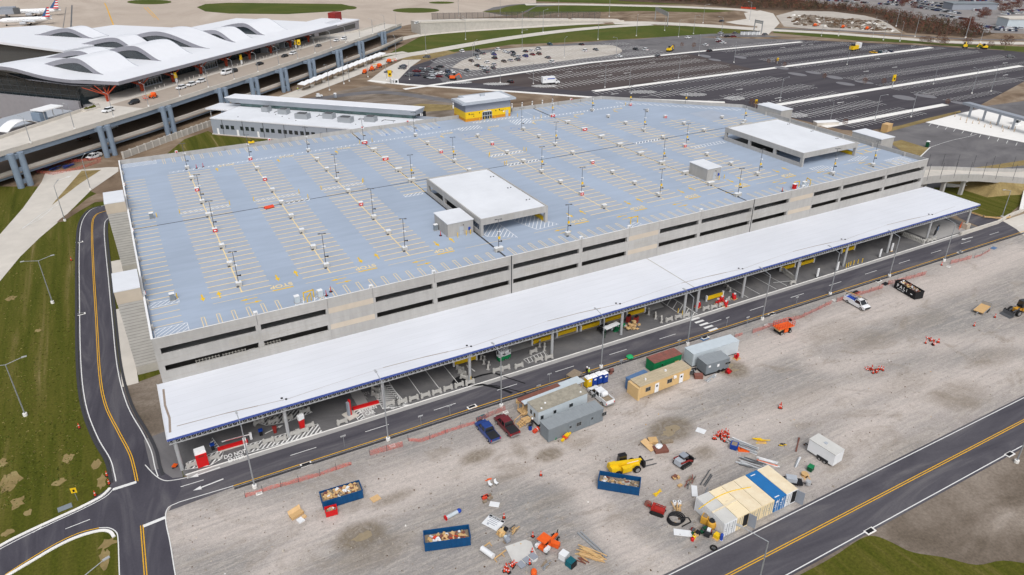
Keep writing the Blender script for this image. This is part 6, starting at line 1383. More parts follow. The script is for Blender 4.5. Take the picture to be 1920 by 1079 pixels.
for k, (lab, wl_, rf)in enumerate(names):
 x = 62.05+k*2.46; y0_ = 50.75; Lc = 6.06
 o = thing('shipping_container', lab, 'container', (x, y0_, 0), 0, 'row of six containers by the road')
 b = MB(); b.box(.04, .04, .1, 2.4, Lc-.04, 2.56)
 yy = .2
 while yy<Lc-.2:
  b.box(.0, yy, .25, .038, yy+.12, 2.45); b.box(2.402, yy, .25, 2.436, yy+.12, 2.45); yy+=.27
 b.build('body', M[wl_], o)
 b = MB()
 for xx in (0, 2.32):
  for yv in (0, Lc-.12):b.box(xx, yv, 0, xx+.12, yv+.12, 2.59)
 for z in (0, 2.47):b.box(.13, -.001, z, 2.31, .1, z+.12); b.box(.13, Lc-.1, z, 2.31, Lc+.001, z+.12)
 b.build('frame', M[wl_], o)
 b = MB(); b.box(.03, .05, 2.561, 2.41, Lc-.05, 2.6)
 yy = .3
 while yy<Lc-.3:b.box(.15, yy, 2.6, 2.29, yy+.1, 2.615); yy+=.25
 b.build('roof', M['cream_streak']if k==1 else M[rf], o)
 for i in range(2):
  opened = (k in (1, 5))and i==1
  b = MB()
  if not opened:b.box(.14+i*1.1, -.04, .14, 1.2+i*1.1, .035, 2.45);
  else :b.hexa([(2.3, -.02, .14), (2.36, -.02, .14), (2.75, -1.1, .14), (2.69, -1.12, .14)], [(2.3, -.02, 2.45), (2.36, -.02, 2.45), (2.75, -1.1, 2.45), (2.69, -1.12, 2.45)])
  d = b.build('door', M['clad_grey']if opened else M[wl_], o)
  if not opened:
   b = MB()
   for xx in (.35, .75):b.tube((.14+i*1.1+xx, -.075, .1), (.14+i*1.1+xx, -.075, 2.5), .03); b.box(.2+i*1.1, -.06, .7+xx, .5+i*1.1, -.041, .8+xx)
   b.build('lock_rod', M['cont_white']if k==4 else M['galv'], d)
  else :b = MB(); b.box(1.25, .036, .14, 2.3, .045, 2.45); b.build('opening', M['black'], o)
 if k==4:
  b = MB(); b.box(.3, -.07, 1.9, .8, -.045, 2.25); b.box(1.5, -.07, 1.9, 1.8, -.045, 2.2); b.build('label_plate', M['white_paint'], o)
  b = MB(); b.box(.4, .35, 2.616, 1.3, .5, 2.62); b.box(.6, 5.4, 2.616, 1.5, 5.55, 2.62); b.build('roof_mark', M['white_paint'], o)
q = thing('yellow_hose', 'long yellow strap lying across the container roofs', 'strap', (0, 0, 2.63)); b = MB(); p = [G(1310, 955, 2.6), G(1340, 935, 2.6), G(1370, 922, 2.6), G(1408, 914, 2.6)]; b.path([(*c, .0)for c in smooth_path(p, 4)], .07); b.build('strap', M['yellow_paint'], q)
q = thing('white_pipe_length', 'long white pipe lying across two container roofs', 'pipe', (0, 0, 2.63)); b = MB(); c, d = G(1335, 962, 2.6), G(1381, 939, 2.6); b.bar((*c, .06), (*d, .06), .22, .12); b.build('pipe', M['cont_cream_roof'], q)
def skip(px0, px1, W, H, m, lab, fill, rib=True, L=None, cat='dumpster', name='dumpster'):
 p0, p1 = G(*px0), G(*px1); Lq = L or dist(p0, p1); a = ang(p0, p1); o = thing(name, lab, cat, (p0[0], p0[1], 0), a)
 b = MB(); t = .1
 b.box(0, 0, .12, Lq, W, .25); b.box(0, 0, .251, Lq, t, H); b.box(0, W-t, .251, Lq, W, H); b.box(0, t+.001, .251, t, W-t-.001, H); b.box(Lq-t, t+.001, .251, Lq, W-t-.001, H); b.build('tub', M[m], o)
 b = MB()
 for y_ in (-.04, W-.08):b.box(-.05, y_, H, Lq+.05, y_+.14, H+.1)
 for x in (-.05, Lq-.08):b.box(x, .11, H, x+.13, W-.09, H+.098)
 b.build('rim', M[m], o)
 b = MB()
 x = .6
 while x<Lq-.3:b.box(x, -.07, .2, x+.1, -.002, H-.002); b.box(x, W+.002, .2, x+.1, W+.07, H-.002); x+=.75
 if rib:b.build('side_rib', M[m], o)
 b = MB()
 for x in (.5, Lq-.7):
  for y_ in (.3, W-.3):b.lathe([(.12, -.1), (.12, .1)], 8, (x, y_, .12), 'y')
 b.build('roller', M['black'], o)
 if fill:
  cols, lvl, n = fill
  b = MB(); b.box(t+.01, t+.01, .26, Lq-t-.01, W-t-.01, lvl*.75); b.build('waste_bed', M['timber_old'], o)
  mats = [M[c]for c in cols]; b = MB()
  for i in range(n):
   b.m = rnd.randrange(len(mats)); x = rnd.uniform(.7, Lq-.7); y_ = rnd.uniform(.6, W-.6); z = lvl*rnd.uniform(.62, .95); aa = rnd.uniform(0, 6.28); l = rnd.uniform(.3, .6)
   l2 = min(l, x-.2, Lq-x-.2, y_-.2, W-y_-.2)
   if rnd.random()<.6:b.bar((x-l2*cos(aa), y_-l2*sin(aa), z), (x+l2*cos(aa), y_+l2*sin(aa), z+rnd.uniform(.0, .35)), rnd.uniform(.1, .4), .06)
   else :b.bx(x, y_, z, l2, l2*.8, rnd.uniform(.1, .35), aa)
  b.build('waste', mats, o)
 return o
d1 = skip((607, 958), (682, 935), 2.4, 1.6, 'blue_bin', 'blue open dumpster heaped with broken timber and cardboard', (('timber', 'ply', 'timber', 'office_tan', 'deck_brown', 'cont_white', 'timber_old'), 1.9, 190))
d2 = skip((797, 1036), (883, 1024), 2.4, 1.6, 'blue_bin', 'blue open dumpster half filled with pallets and white sacks near the bottom', (('timber_old', 'timber', 'deck_brown', 'cont_white', 'orange_red', 'ply'), 1.2, 80))
d3 = skip((1120, 918), (1198, 931), 2.4, 1.6, 'blue_bin', 'blue open dumpster beside the yellow telehandler', (('cont_white', 'timber_old', 'timber', 'deck_brown', 'rock'), 1.2, 80))
d4 = skip((1675, 540), (1702, 556), 2.4, 1.9, 'black', 'black lettered dumpster full of scrap by the orange mesh fence', (('deck_brown', 'timber_old', 'office_tan', 'cont_white', 'deck_brown'), 2.0, 120), True, 6.4)
text('dumpster_lettering', 'P A L i', 1.15, M['white_paint'], (2.4, -.09, 1.2), (pi/2, 0, 0), d4); b = MB(); b.box(1.2, -.09, .45, 2.2, -.075, .58); b.box(2.5, -.09, .45, 3.2, -.075, .58); b.box(5.0, -.09, .9, 5.6, -.075, 1.1); b.build('small_lettering', M['white_paint'], d4)
d5 = skip((612, 972), (634, 966), 1.2, 1.0, 'red', 'small red tipping bin in front of the timber filled dumpster', (('rock', 'cont_white', 'timber'), .9, 20), False, None, 'bin', 'waste_bin')
def rot_th(px, py, rz, name, lab, cat):return thing(name, lab, cat, (*G(px, py), 0), rz)
o = rot_th(1171, 883, radians(-9), 'telehandler', 'yellow telehandler with long forks beside a blue dumpster', 'telehandler')
b = MB(); b.bx(-.2, 0, .75, 5.0, 1.3, .6); b.bx(-2.1, 0, .9, 1.4, 1.9, .9, ts=.9); b.build('chassis', M['yellow_paint'], o)
b = MB(); b.hexa([(-2.9, -.25, 1.75), (2.9, -.25, 1.1), (2.9, .3, 1.1), (-2.9, .3, 1.75)], [(-2.9, -.25, 2.35), (2.9, -.25, 1.6), (2.9, .3, 1.6), (-2.9, .3, 2.35)]); bo = b.build('boom', M['yellow_paint'], o)
b = MB(); b.box(.2, -.27, 1.62, 2.2, -.252, 1.75); b.build('boom_sign', M['cont_white'], bo)
b = MB(); b.bx(-.1, .95, .9, 1.5, .85, 1.65, ts=.85); b.build('cab', M['car_glass'], o); b = MB(); b.bx(-.1, .95, 2.55, 1.35, .8, .08); b.build('cab_roof', M['black'], o)
b = MB(); b.bx(-.2, -.95, .8, 1.6, .7, .95); b.build('engine_cover', M['yellow_paint'], o)
for x in (-1.7, 1.7):
 for sg in (-1, 1):wheel(o, x, sg*1.0, .62, .42)
b = MB(); b.bx(3.1, 0, .4, .35, 1.7, 1.1); b.bx(2.85, 0, .9, .5, .6, .7); b.build('fork_carriage', M['black'], o)
for sg in (-1, 1):b = MB(); b.bx(4.3, sg*.55, .35, 2.4, .14, .08); b.build('fork', M['steel_dark'], o)
o = rot_th(1279, 871, radians(8), 'skid_steer', 'grey tracked loader with red arms near the plywood heap', 'loader')
for sg in (-1, 1):
 b = MB(); b.yprism([(-1.2, .25), (-.9, .02), (.9, .02), (1.2, .25), (1.0, .6), (-1.0, .7)], sg*.85-.2, sg*.85+.2); t_ = b.build('track', M['tyre'], o)
 b = MB(); [b.lathe([(.16, -.22), (.16, .22)], 8, (x, sg*.85, .28), 'y')for x in (-.7, -.25, .2, .65)]; b.build('track_roller', M['steel_dark'], t_)
 b = MB(); b.bar((-1.3, sg*.8, 1.35), (.6, sg*.8, 1.05), .16, .25); b.bar((.6, sg*.8, 1.05), (1.55, sg*.8, .5), .16, .22); b.build('lift_arm', M['red_dark'], o)
b = MB(); b.bx(-.7, 0, .55, 1.4, 1.3, .9, ts=.9); b.bx(0, 0, .5, 1.6, 1.1, .4); b.build('body', M['clad_light'], o)
b = MB(); b.bx(.15, 0, .9, 1.2, 1.15, 1.0, ts=.88); b.build('cab', M['car_glass'], o); b = MB(); b.bx(.1, 0, 1.9, 1.15, 1.1, .1); b.build('cab_roof', M['clad_grey'], o)
b = MB(); b.bx(1.65, 0, .1, .2, 1.7, 1.0); b.build('attachment', M['black'], o)
for sg in (-1, 1):b = MB(); b.bx(2.3, sg*.4, .08, 1.2, .12, .06); b.build('fork', M['steel_dark'], o)
o = rot_th(1467, 623, radians(-4), 'scissor_lift', 'orange scissor lift with railed platform by the mesh fence', 'lift')
b = MB(); b.bx(0, 0, .4, 3.2, 1.4, .5); b.build('chassis', M['black'], o); b = MB(); b.bx(.1, -.75, .45, 1.0, .35, .75); b.bx(.1, .75, .45, 1.0, .35, .75); b.build('side_box', M['orange'], o)
b = MB();
for z in (.9, 1.15):b.bar((-1.3, -.5, z), (1.3, -.5, z+.22), .1, .1); b.bar((-1.3, .5, z+.22), (1.3, .5, z), .1, .1)
b.bx(-1.5, 0, .9, .6, 1.4, .5); b.build('scissor_arm', M['office_tan'], o)
b = MB(); b.bx(0, 0, 1.45, 4.2, 2.0, .18); b.build('platform', M['orange'], o)
b = MB()
for (x0_, y0_, x1_, y1_)in ((-2.1, .98, 2.1, .98), (-2.1, -.98, 2.1, -.98), (2.08, -.98, 2.08, .98), (-2.08, -.98, -2.08, .98)):
 for z in (2.1, 2.65):b.bar((x0_, y0_, z), (x1_, y1_, z), .05, .05)
 n_ = 6 if y0_==y1_ else 3
 for k in range(n_+1):p = lerp((x0_, y0_), (x1_, y1_), k/n_); b.bar((p[0], p[1], 1.63), (p[0], p[1], 2.65), .05, .05)
b.build('guard_rail', M['orange_red'], o); b = MB(); b.bx(1.95, .3, 2.2, .3, .6, .4); b.build('control_box', M['black'], o)
for x in (-1.2, 1.2):
 for sg in (-1, 1):wheel(o, x, sg*.85, .42, .3)
o = rot_th(1908, 588, radians(170), 'wheel_loader', 'yellow wheel loader with a toothed bucket cut off by the right edge', 'loader')
b = MB(); b.bx(-1.8, 0, .9, 3.2, 1.6, 1.2, ts=.92); b.bx(.7, 0, .8, 1.6, 1.0, .8); b.build('body', mat('loader_amber', S(206, 150, 50), var=.1), o)
b = MB(); b.bx(-.4, 0, 1.8, 1.5, 1.4, 1.5, ts=.85); b.build('cab', M['car_glass'], o)
b = MB(); [b.bar((.6, sg*.5, 1.6), (2.9, sg*.5, .8), .2, .35)for sg in (-1, 1)]; b.build('lift_arm', M['steel_dark'], o)
b = MB(); b.yprism([(2.8, .2), (4.0, .05), (3.2, .35), (3.0, 1.2), (2.7, 1.1)], -1.3, 1.3); bk_ = b.build('bucket', M['steel_dark'], o); b = MB(); [b.bx(2.9, -1.1+k*.44, 1.15, .35, .12, .25)for k in range(6)]; b.build('tooth', M['black'], bk_)
for x in (-2.3, 1.2):
 for sg in (-1, 1):wheel(o, x, sg*1.0, .75, .5)
o = rot_th(1026, 1026, radians(20), 'broom_tractor', 'orange broom sweeper tractor with canopy and white tanks', 'sweeper')
b = MB(); b.bx(-.6, 0, .5, 1.6, 1.1, .4); b.bar((.3, 0, .65), (2.4, .1, .65), .35, .35); b.build('chassis', M['orange'], o)
b = MB(); b.bx(-.55, .15, 2.0, 1.6, 1.5, .14); b.build('canopy', M['orange'], o); b = MB(); [b.tube((x, y_, .9), (x, y_, 2.0), .04)for x in (-1.2, .1)for y_ in (-.4, .75)]; b.build('canopy_post', M['black'], o)
b = MB(); b.bx(-1.2, .75, .7, .9, .4, .5); b.bx(-1.0, -.75, .7, 1.0, .45, .5); b.build('water_tank', M['cont_white'], o)
b = MB(); b.bar((.5, .5, .5), (.95, -1.4, .5), .75, .7); b.build('broom_hood', M['orange'], o); b = MB(); b.tube((.55, .45, .3), (1.0, -1.35, .3), .28); b.build('broom', M['timber_old'], o)
b = MB(); b.bx(-.3, 0, .9, .5, .5, .6); b.build('seat', M['black'], o); b = MB(); b.bar((2.3, .1, .8), (2.6, .15, 1.3), .12, .12); b.build('hitch', M['black'], o)
for x, y_ in ((-1.0, .8), (-1.0, -.8), (2.0, .5), (2.0, -.4)):wheel(o, x, y_, .33, .22)
o = rot_th(1233, 962, radians(125), 'trencher', 'small red tracked trencher with a cable reel arm', 'trencher')
b = MB(); b.bx(0, 0, .35, 2.0, .75, .6); b.bx(.7, 0, .95, .4, .7, .5); b.build('body', M['red_machine'], o); b = MB(); b.bx(-.2, -.39, .5, .8, .02, .3); b.build('decal', M['cont_white'], o)
for sg in (-1, 1):b = MB(); b.yprism([(-1.1, .3), (-.8, .02), (.8, .02), (1.1, .3), (.8, .55), (-.8, .55)], sg*.65-.15, sg*.65+.15); b.build('track', M['tyre'], o)
b = MB(); b.lathe([(.55, -.2), (.55, .2)], 16, (1.7, -.6, .55), 'y'); b.build('reel', M['rust_roof'], o); b = MB(); b.bar((1.0, 0, .8), (1.7, -.3, .6), .15, .15); [b.bar((-.9, -.7-k*.3, .35), (1.0, -.7-k*.3, .5), .09, .09)for k in range(3)]; [b.bar((-.8+.5*k, -.65, .4), (-.8+.5*k, -1.4, .45), .08, .08)for k in range(4)]; b.build('frame', M['red_machine'], o)
def boom_lift(px, py, z, rz, lab, sc=1.0):
 o = thing('boom_lift', lab, 'boom lift', (*G(px, py, z), z), rz); b = MB(); b.bx(0, 0, .5, 2.6, 1.9, .6); b.blob((-.2, 0, 1.6), 1.5, 1.1, .8); b.build('turntable', M['orange'], o)
 for x in (-1, 1):
  for sg in (-1, 1):wheel(o, x, sg*.95, .5, .35)
 b = MB(); b.bar((-1.2, 0, 2.0), (3.6, 0, 1.6), .35, .45); b.build('boom', M['office_tan'], o); b = MB(); b.bx(4.2, 0, .7, 1.0, 1.9, .15); [b.tube((4.2+dx, dy, .8), (4.2+dx, dy, 1.8), .05)for dx in (-.45, .45)for dy in (-.9, .9)]; b.bar((3.75, -.9, 1.8), (3.75, .9, 1.8), .06, .06); b.bar((4.65, -.9, 1.8), (4.65, .9, 1.8), .06, .06); b.build('basket', M['orange_red'], o); return o
boom_lift(288, 184, 10.83, TA+pi, 'orange boom lift with tan arm on the upper terminal roadway')
for px, py, lab in ((684, 138, 'orange mixer machine nearest the crosswalk on the concrete road'), (698, 133, 'reddish lift basket between two orange machines on the concrete road'), (711, 127, 'orange boom lift third in line on the concrete road'), (730, 118, 'orange boom lift at the far end of the line on the concrete road')):boom_lift(px, py, 0.06, rnd.uniform(0, 3), lab)
for px, py, lab in ((1528, 50, 'orange machine at the left foot of the rubble field'), (1580, 53, 'orange machine in the middle below the rubble field'), (1625, 56, 'orange machine at the right end below the rubble field')):boom_lift(px, py, 0.04, rnd.uniform(0, 3), lab)
def digger(px, py, rz, lab, col='yellow_paint', sc=1.0):
 o = thing('excavator', lab, 'excavator', (*G(px, py), 0.05), rz)
 for sg in (-1, 1):b = MB(); b.yprism([(-1.8, .4), (-1.4, .02), (1.4, .02), (1.8, .4), (1.4, .8), (-1.4, .8)], sg*1.1-.3, sg*1.1+.3); b.build('track', M['tyre'], o)
 b = MB(); b.bx(-.5, 0, .9, 3, 2.3, 1.2, ts=.9); b.build('body', M[col], o); b = MB(); b.bx(.6, .6, 1.9, 1.3, 1.0, 1.4, ts=.85); b.build('cab', M['car_glass'], o); b = MB(); b.bar((.8, -.2, 1.8), (3.2, -.2, 3.2), .4, .5); b.bar((3.2, -.2, 3.2), (4.4, -.2, 1.0), .3, .4); b.build('arm', M[col], o); b = MB(); b.bx(4.3, -.2, .2, .9, 1.0, .9, ts=.7); b.build('bucket', M['steel_dark'], o)
digger(1255, 97, .3, 'yellow earthmover beside the white lot walkway', 'yellow_paint'); digger(1809, 90, .6, 'yellow and black earthmover by the back fence', 'yellow_paint'); digger(1844, 92, 2.6, 'second yellow earthmover right of the other by the back fence', 'yellow_paint'); digger(850, 150, -.4, 'small orange digger on the lot edge among parked cars', 'orange')
o = rot_th(1603, 95, radians(8), 'tanker_truck', 'yellow and white maintenance truck at the back of the dark car park', 'truck'); b = MB(); b.box(-5, -1.3, 1, 2, 1.3, 3.2); b.build('hopper', M['yellow_paint'], o); b = MB(); b.box(1.6, -1.4, 1.4, 4.4, 1.4, 4.6); b.build('white_body', M['cont_white'], o); b = MB(); b.bx(-3.4, 0, 3.2, 2, 2.2, 1.2, ts=.8); b.build('cab', M['car_glass'], o)
for x in (-4, -1, 2, 3.6):
 for sg in (-1, 1):wheel(o, x, sg*1.1, .55, .4)
o = thing('flatbed_trailer', 'empty low timber decked trailer standing alone on the gravel', 'trailer', (*mid((1822, 588), (1858, 579)), 0), radians(12)); b = MB(); b.bx(0, 0, .6, 4.6, 2.1, .12); b.build('deck', M['timber'], o); b = MB(); [b.bx(0, sg*1.08, .55, 4.7, .08, .25)for sg in (-1, 1)]; b.bar((-2.3, 0, .6), (-3.4, 0, .6), .15, .15); b.bx(-3.3, 0, 0, .1, .1, .6); b.build('frame', M['galv'], o)
for x in (.2, 1.0):
 for sg in (-1, 1):wheel(o, x, sg*1.15, .33, .2)
b = MB(); b.bx(2.35, 0, .6, .1, 2.0, 1.0); b.build('ramp_gate', M['galv'], o)
pA, pB = G(1512, 848), G(1560, 879)
o = thing('cargo_trailer', 'white enclosed twin axle cargo trailer at the right of the yard', 'trailer', (*lerp(pA, pB, .5), 0), ang(pA, pB)); Lq = dist(pA, pB); b = MB(); b.box(-Lq/2, 0, .5, Lq/2, 2.4, 2.75); b.build('body', CAR['white'], o); b = MB(); b.box(-Lq/2-.05, -.05, 2.75, Lq/2+.05, 2.45, 2.85); b.build('roof', M['cont_grey_roof'], o); b = MB(); b.box(Lq/2, .15, .6, Lq/2+.04, 1.18, 2.65); b.box(Lq/2, 1.22, .6, Lq/2+.04, 2.25, 2.65); b.build('rear_door', M['cont_white'], o); b = MB(); b.bx(.5, -.06, .55, 2.0, .12, .35); b.build('wheel_arch', M['plastic_black'], o)
for x in (0, 1.0):wheel(o, x, -.02, .34, .22); wheel(o, x, 2.42, .34, .22)
b = MB(); b.bx(-.2, 1.2, 2.85, .5, .5, .12); b.build('roof_vent', M['clad_light'], o); b = MB(); b.bar((-Lq/2, 1.2, .5), (-Lq/2-1.2, 1.2, .5), .12, .12); b.build('drawbar', M['black'], o)
o = rot_th(1484, 908, radians(-40), 'generator_trailer', 'dark generator trailer right of the blue and cream containers', 'trailer'); b = MB(); b.bx(0, 0, .5, 3, 1.4, .25); b.bar((1.5, 0, .55), (3.0, 0, .5), .12, .12); b.build('frame', M['black'], o); b = MB(); b.bx(-.2, 0, .75, 1.6, 1.1, .7); b.build('housing', M['clad_light'], o); b = MB(); b.lathe([(.4, -.3), (.4, .3)], 10, (2.4, 0, .7), 'z'); b.build('drum', M['steel'], o)
for sg in (-1, 1):wheel(o, -.9, sg*.8, .36)
def cone(loc, lab, grp=None, tall=1.0, lean=None):
 o = thing('traffic_cone', lab, 'traffic cone', loc, rnd.uniform(0, 6), grp); b = MB(); b.lathe([(.17, .05), (.06, .95*tall), (.04, 1.0*tall)], 10); b.build('cone', M['orange_red'], o); b = MB(); b.bx(0, 0, 0, .5, .5, .06); b.build('foot', M['black'], o)
 b = MB(); b.lathe([(.122, .52*tall), (.105, .64*tall)], 10); b.build('band', M['cont_white'], o); return o
c0 = cone((*G(1014, 892), 0), 'single orange cone standing alone near the top of the gravel circle')
for px, py, lab in ((945, 972, 'orange cone right of the white sign board on the ground'), (999, 1007, 'orange cone left of the broom sweeper'), (998, 1037, 'orange cone on the plastic sheet beside the sweeper'), (993, 1058, 'orange cone at the lower right corner of the plastic sheet'), (1826, 612, 'leaning orange cone left of the lone cone by the flatbed trailer'), (1865, 596, 'orange cone right of the flatbed trailer'), (1765, 498, 'orange cone by the rubble at the far mesh fence'), (205, 908, 'orange cone at the kerb corner, upright beside the lawn edge'), (201, 893, 'tilted orange cone at the lawn edge by the loop road'), (179, 930, 'orange cone on the lawn nearest the yellow sign'), (149, 803, 'small orange cone lying on the lawn'), (872, 705, 'red channel post by the oil stain under the canopy'), (134, 489, 'tiny orange marker on the lawn beside the loop road')):
 dup(c0, (*G(px, py), Z3), rnd.uniform(0, 6), lab)
def cluster(px, py, n, rx, ry, lab, grp, mixed=False):
 for k in range(n):
  c = G(px, py); x, y_ = c[0]+rnd.uniform(-rx, rx), c[1]+rnd.uniform(-ry, ry)
  o = dup(c0, (x, y_, Z3), rnd.uniform(0, 6), lab, grp)
  if mixed and rnd.random()<.4:o.rotation_euler = (radians(80), 0, rnd.uniform(0, 6)); o.location.z = .25
cluster(1352, 823, 18, 1.9, 1.1, 'orange channel cone in the packed cluster beside the blue bin', 'cones packed by the blue bin')
cluster(1640, 696, 11, 1.5, .8, 'orange cone in the heap out on the open gravel', 'cones heaped on the open gravel', True); cluster(1747, 643, 9, 1.7, .9, 'orange cone in the scattered heap nearest the flatbed trailer', 'cones scattered near the flatbed trailer', True); cluster(1460, 765, 4, .6, .4, 'orange cone in the small group in the middle of the gravel', 'small group of cones on the gravel'); cluster(958, 1068, 10, 1.0, .7, 'orange cone in the cluster at the bottom edge of the yard', 'cones at the bottom edge', True)
def heap(px, py, name, lab, cat, mats, n, rx, ry, hz, kind='bar', rz=0, spread=.35, ln=1.5, base=None):
 o = thing(name, lab, cat, (*G(px, py), .02), rz)
 if base:b = MB(); b.bx(0, 0, 0, rx*1.8, ry*1.8, .12); b.build('pallet', M[base], o)
 for i in range(n):
  b = MB(); z = .06+hz*(i/n)
  x, y_ = rnd.uniform(-rx, rx), rnd.uniform(-ry, ry); a = rnd.uniform(-spread, spread)
  if kind=='bar':l = ln*rnd.uniform(.7, 1.1); b.bar((x-l*cos(a), y_-l*sin(a), z), (x+l*cos(a), y_+l*sin(a), z+rnd.uniform(-.02, .05)), .15, .08)
  elif kind=='tube':l = ln*rnd.uniform(.8, 1.1); b.tube((x-l*cos(a), y_-l*sin(a), z), (x+l*cos(a), y_+l*sin(a), z), .08, n=6)
  else :b.bx(x, y_, z, rnd.uniform(.3, .9), rnd.uniform(.25, .6), rnd.uniform(.15, .45), a)
  b.build('board' if kind=='bar' else ('pipe' if kind=='tube' else 'piece'), M[rnd.choice(mats)], o)
 return o
heap(1108, 1045, 'lumber_pile', 'loose heap of pale timber boards at the bottom of the yard', 'lumber', ['timber', 'ply', 'timber', 'office_tan'], 22, .5, .8, .7, rz=radians(122), spread=.3, ln=1.7); heap(1094, 1052, 'lumber_scrap', 'short timber scraps left of the loose board heap', 'lumber', ['deck_brown', 'timber'], 6, .3, .5, .2, rz=radians(110), ln=.9)
heap(1392, 838, 'pipe_stack', 'stack of long pale metal pipes behind the orange barrier', 'pipes', ['galv', 'steel', 'cont_white'], 16, .4, 1.0, .5, 'tube', radians(-62), .08, 2.4); heap(1410, 872, 'pipe_stack', 'second stack of grey pipes just behind the containers', 'pipes', ['galv', 'steel', 'steel_dark'], 14, .4, 1.0, .5, 'tube', radians(-58), .12, 2.0); heap(1497, 868, 'pipe_pair', 'pair of pale pipes lying left of the cargo trailer', 'pipes', ['galv', 'cont_white'], 4, .2, .3, .1, 'tube', radians(28), .05, 1.4); heap(1439, 868, 'white_pipe', 'white and orange pipes right of the grey pipe stack', 'pipes', ['cont_white', 'orange', 'cont_white', 'timber'], 6, .3, .5, .2, 'tube', radians(-55), .06, 1.8)
heap(1325, 900, 'dark_pipe_pair', 'two dark beams lying left of the cream containers', 'beams', ['steel_dark'], 3, .2, .4, .1, 'bar', radians(24), .05, 1.8); heap(1325, 935, 'dark_pipe', 'dark pipes leaning along the left side of the container row', 'pipes', ['steel_dark', 'galv', 'black'], 6, .4, .8, .2, 'tube', radians(30), .12, 2.0)
heap(1428, 829, 'yellow_pallet', 'pallet loaded with yellow metal parts', 'pallet', ['yellow_paint'], 9, .8, .6, .5, 'bar', radians(-30), .1, .8, 'timber'); heap(1467, 836, 'yellow_parts', 'small bundle of yellow and black parts', 'parts', ['yellow_paint', 'black'], 5, .3, .25, .3, 'bar', radians(-45), .2, .5)
heap(1497, 836, 'long_timber', 'long timber baulk lying left of the white cargo trailer', 'lumber', ['timber_old', 'deck_brown'], 3, .2, .2, .15, 'bar', radians(35), .05, 1.9); heap(1219, 834, 'plywood_heap', 'heap of plywood sheets with a white sack on top', 'plywood', ['ply', 'timber'], 1, .1, .1, .1, 'block');
o = thing('plywood_sheets', 'tilted plywood sheets and brown crate by the grey tracked loader', 'plywood', (*G(1234, 842), .02), .2); b = MB(); b.hexa([(-1.6, .2, .05), (-.3, .2, .05), (-.3, 2.6, .7), (-1.6, 2.6, .7)], [(-1.6, .2, .13), (-.3, .2, .13), (-.3, 2.6, .78), (-1.6, 2.6, .78)]); b.build('sheet', M['ply'], o); b = MB(); b.bx(.6, 1.7, 0, 1.5, 1.3, .6, -.6); b.build('crate', M['timber'], o); b = MB(); b.bx(0, -.5, 0, 2.3, 1.6, .5, -.5); b.build('brown_crate', M['deck_brown'], o); b = MB(); b.blob((-.1, -.1, .7), .7, .6, .3, jit=.3); b.build('white_sack', M['cont_white'], o); b = MB(); b.bx(2.4, .1, 0, 2.0, .7, .35, -.5); b.build('dark_box', M['timber_old'], o)
heap(1265, 896, 'wood_offcuts', 'few wood offcuts on the gravel below the tracked loader', 'lumber', ['timber', 'deck_brown'], 5, .4, .4, .2, 'block'); heap(1292, 905, 'scrap_tracks', 'rusty machine scrap left of the containers', 'scrap', ['timber_old', 'steel_dark', 'rust_roof'], 12, 1.2, .5, .4, 'bar', .4, .5, .7); heap(1275, 913, 'yellow_block', 'small tan block by the rusty scrap', 'block', ['timber'], 2, .1, .1, .3, 'block')
heap(1234, 925, 'yellow_levers', 'pair of yellow levers lying below the blue dumpster', 'parts', ['yellow_paint'], 3, .2, .3, .1, 'bar', .1, .3, .9); heap(1268, 955, 'timber_rack', 'timber rack with two white drums beside the red trencher', 'rack', ['timber', 'timber_old', 'timber'], 9, .4, .6, .5, 'bar', radians(45), .5, .8)
for dx in (0, 9):c = G(1264+dx, 948); o = thing('white_drum', 'white drum on the timber rack by the red trencher', 'drum', (*c, .0), 0, 'white drums by the trencher'); b = MB(); b.lathe([(.28, 0), (.3, .4), (.28, .85)], 10); b.build('drum', M['cont_white'], o); b = MB(); b.lathe([(.12, .85), (.1, .92)], 8); b.build('lid', M['black'], o)
o = thing('hose_coil', 'coil of thick black pipe beside the red trencher', 'pipe coil', (*G(1264, 977), .0)); b = MB()
for k in range(4):b.path([(cos(t*.314)*(1.05+.06*k)+.15*k, sin(t*.314)*(1.0+.05*k), .1+.12*k)for t in range(21)], .09)
b.build('coil', M['black'], o); b = MB(); b.path([(1.3, 0, .1), (2.2, -.6, .1), (2.0, -1.4, .1), (.2, -1.5, .1)], .09); b.build('loose_end', M['black'], o)
def board(px, py, w, h, rz, lab, name='white_board', m='cont_white', z=.04, cat='board'):
 o = thing(name, lab, cat, (*G(px, py), Z3), rz); b = MB(); b.bx(0, 0, z, w, h, .06); b.build('panel', M[m], o); b = MB(); b.bx(-w*.3, 0, 0, .1, h*.9, z); b.bx(w*.3, 0, 0, .1, h*.9, z); b.build('batten', M['timber'], o); return o
sg_ = board(925, 981, 2.2, 2.7, radians(28), 'white sign board with black header lying on the gravel', 'sign_board'); b = MB(); b.bx(0, 0, .0, .1, .1, .02);
b = MB(); b.bx(.88, 0, .101, .34, 2.6, .01); hd = b.build('header_band', M['plastic_black'], sg_); text('sign_lettering', 'SITE NOTICE', .28, M['white_paint'], (.88, 0, .118), (0, 0, -pi/2), sg_)
b = MB(); [b.bx(.5-k*.32, .1, .101, .1, 1.7-.3*(k%2), .008)for k in range(4)]; b.bx(-.7, .5, .101, .25, .3, .008); b.bx(.55, 1.0, .101, .22, .3, .008); b.build('text_line', M['clad_grey'], sg_)
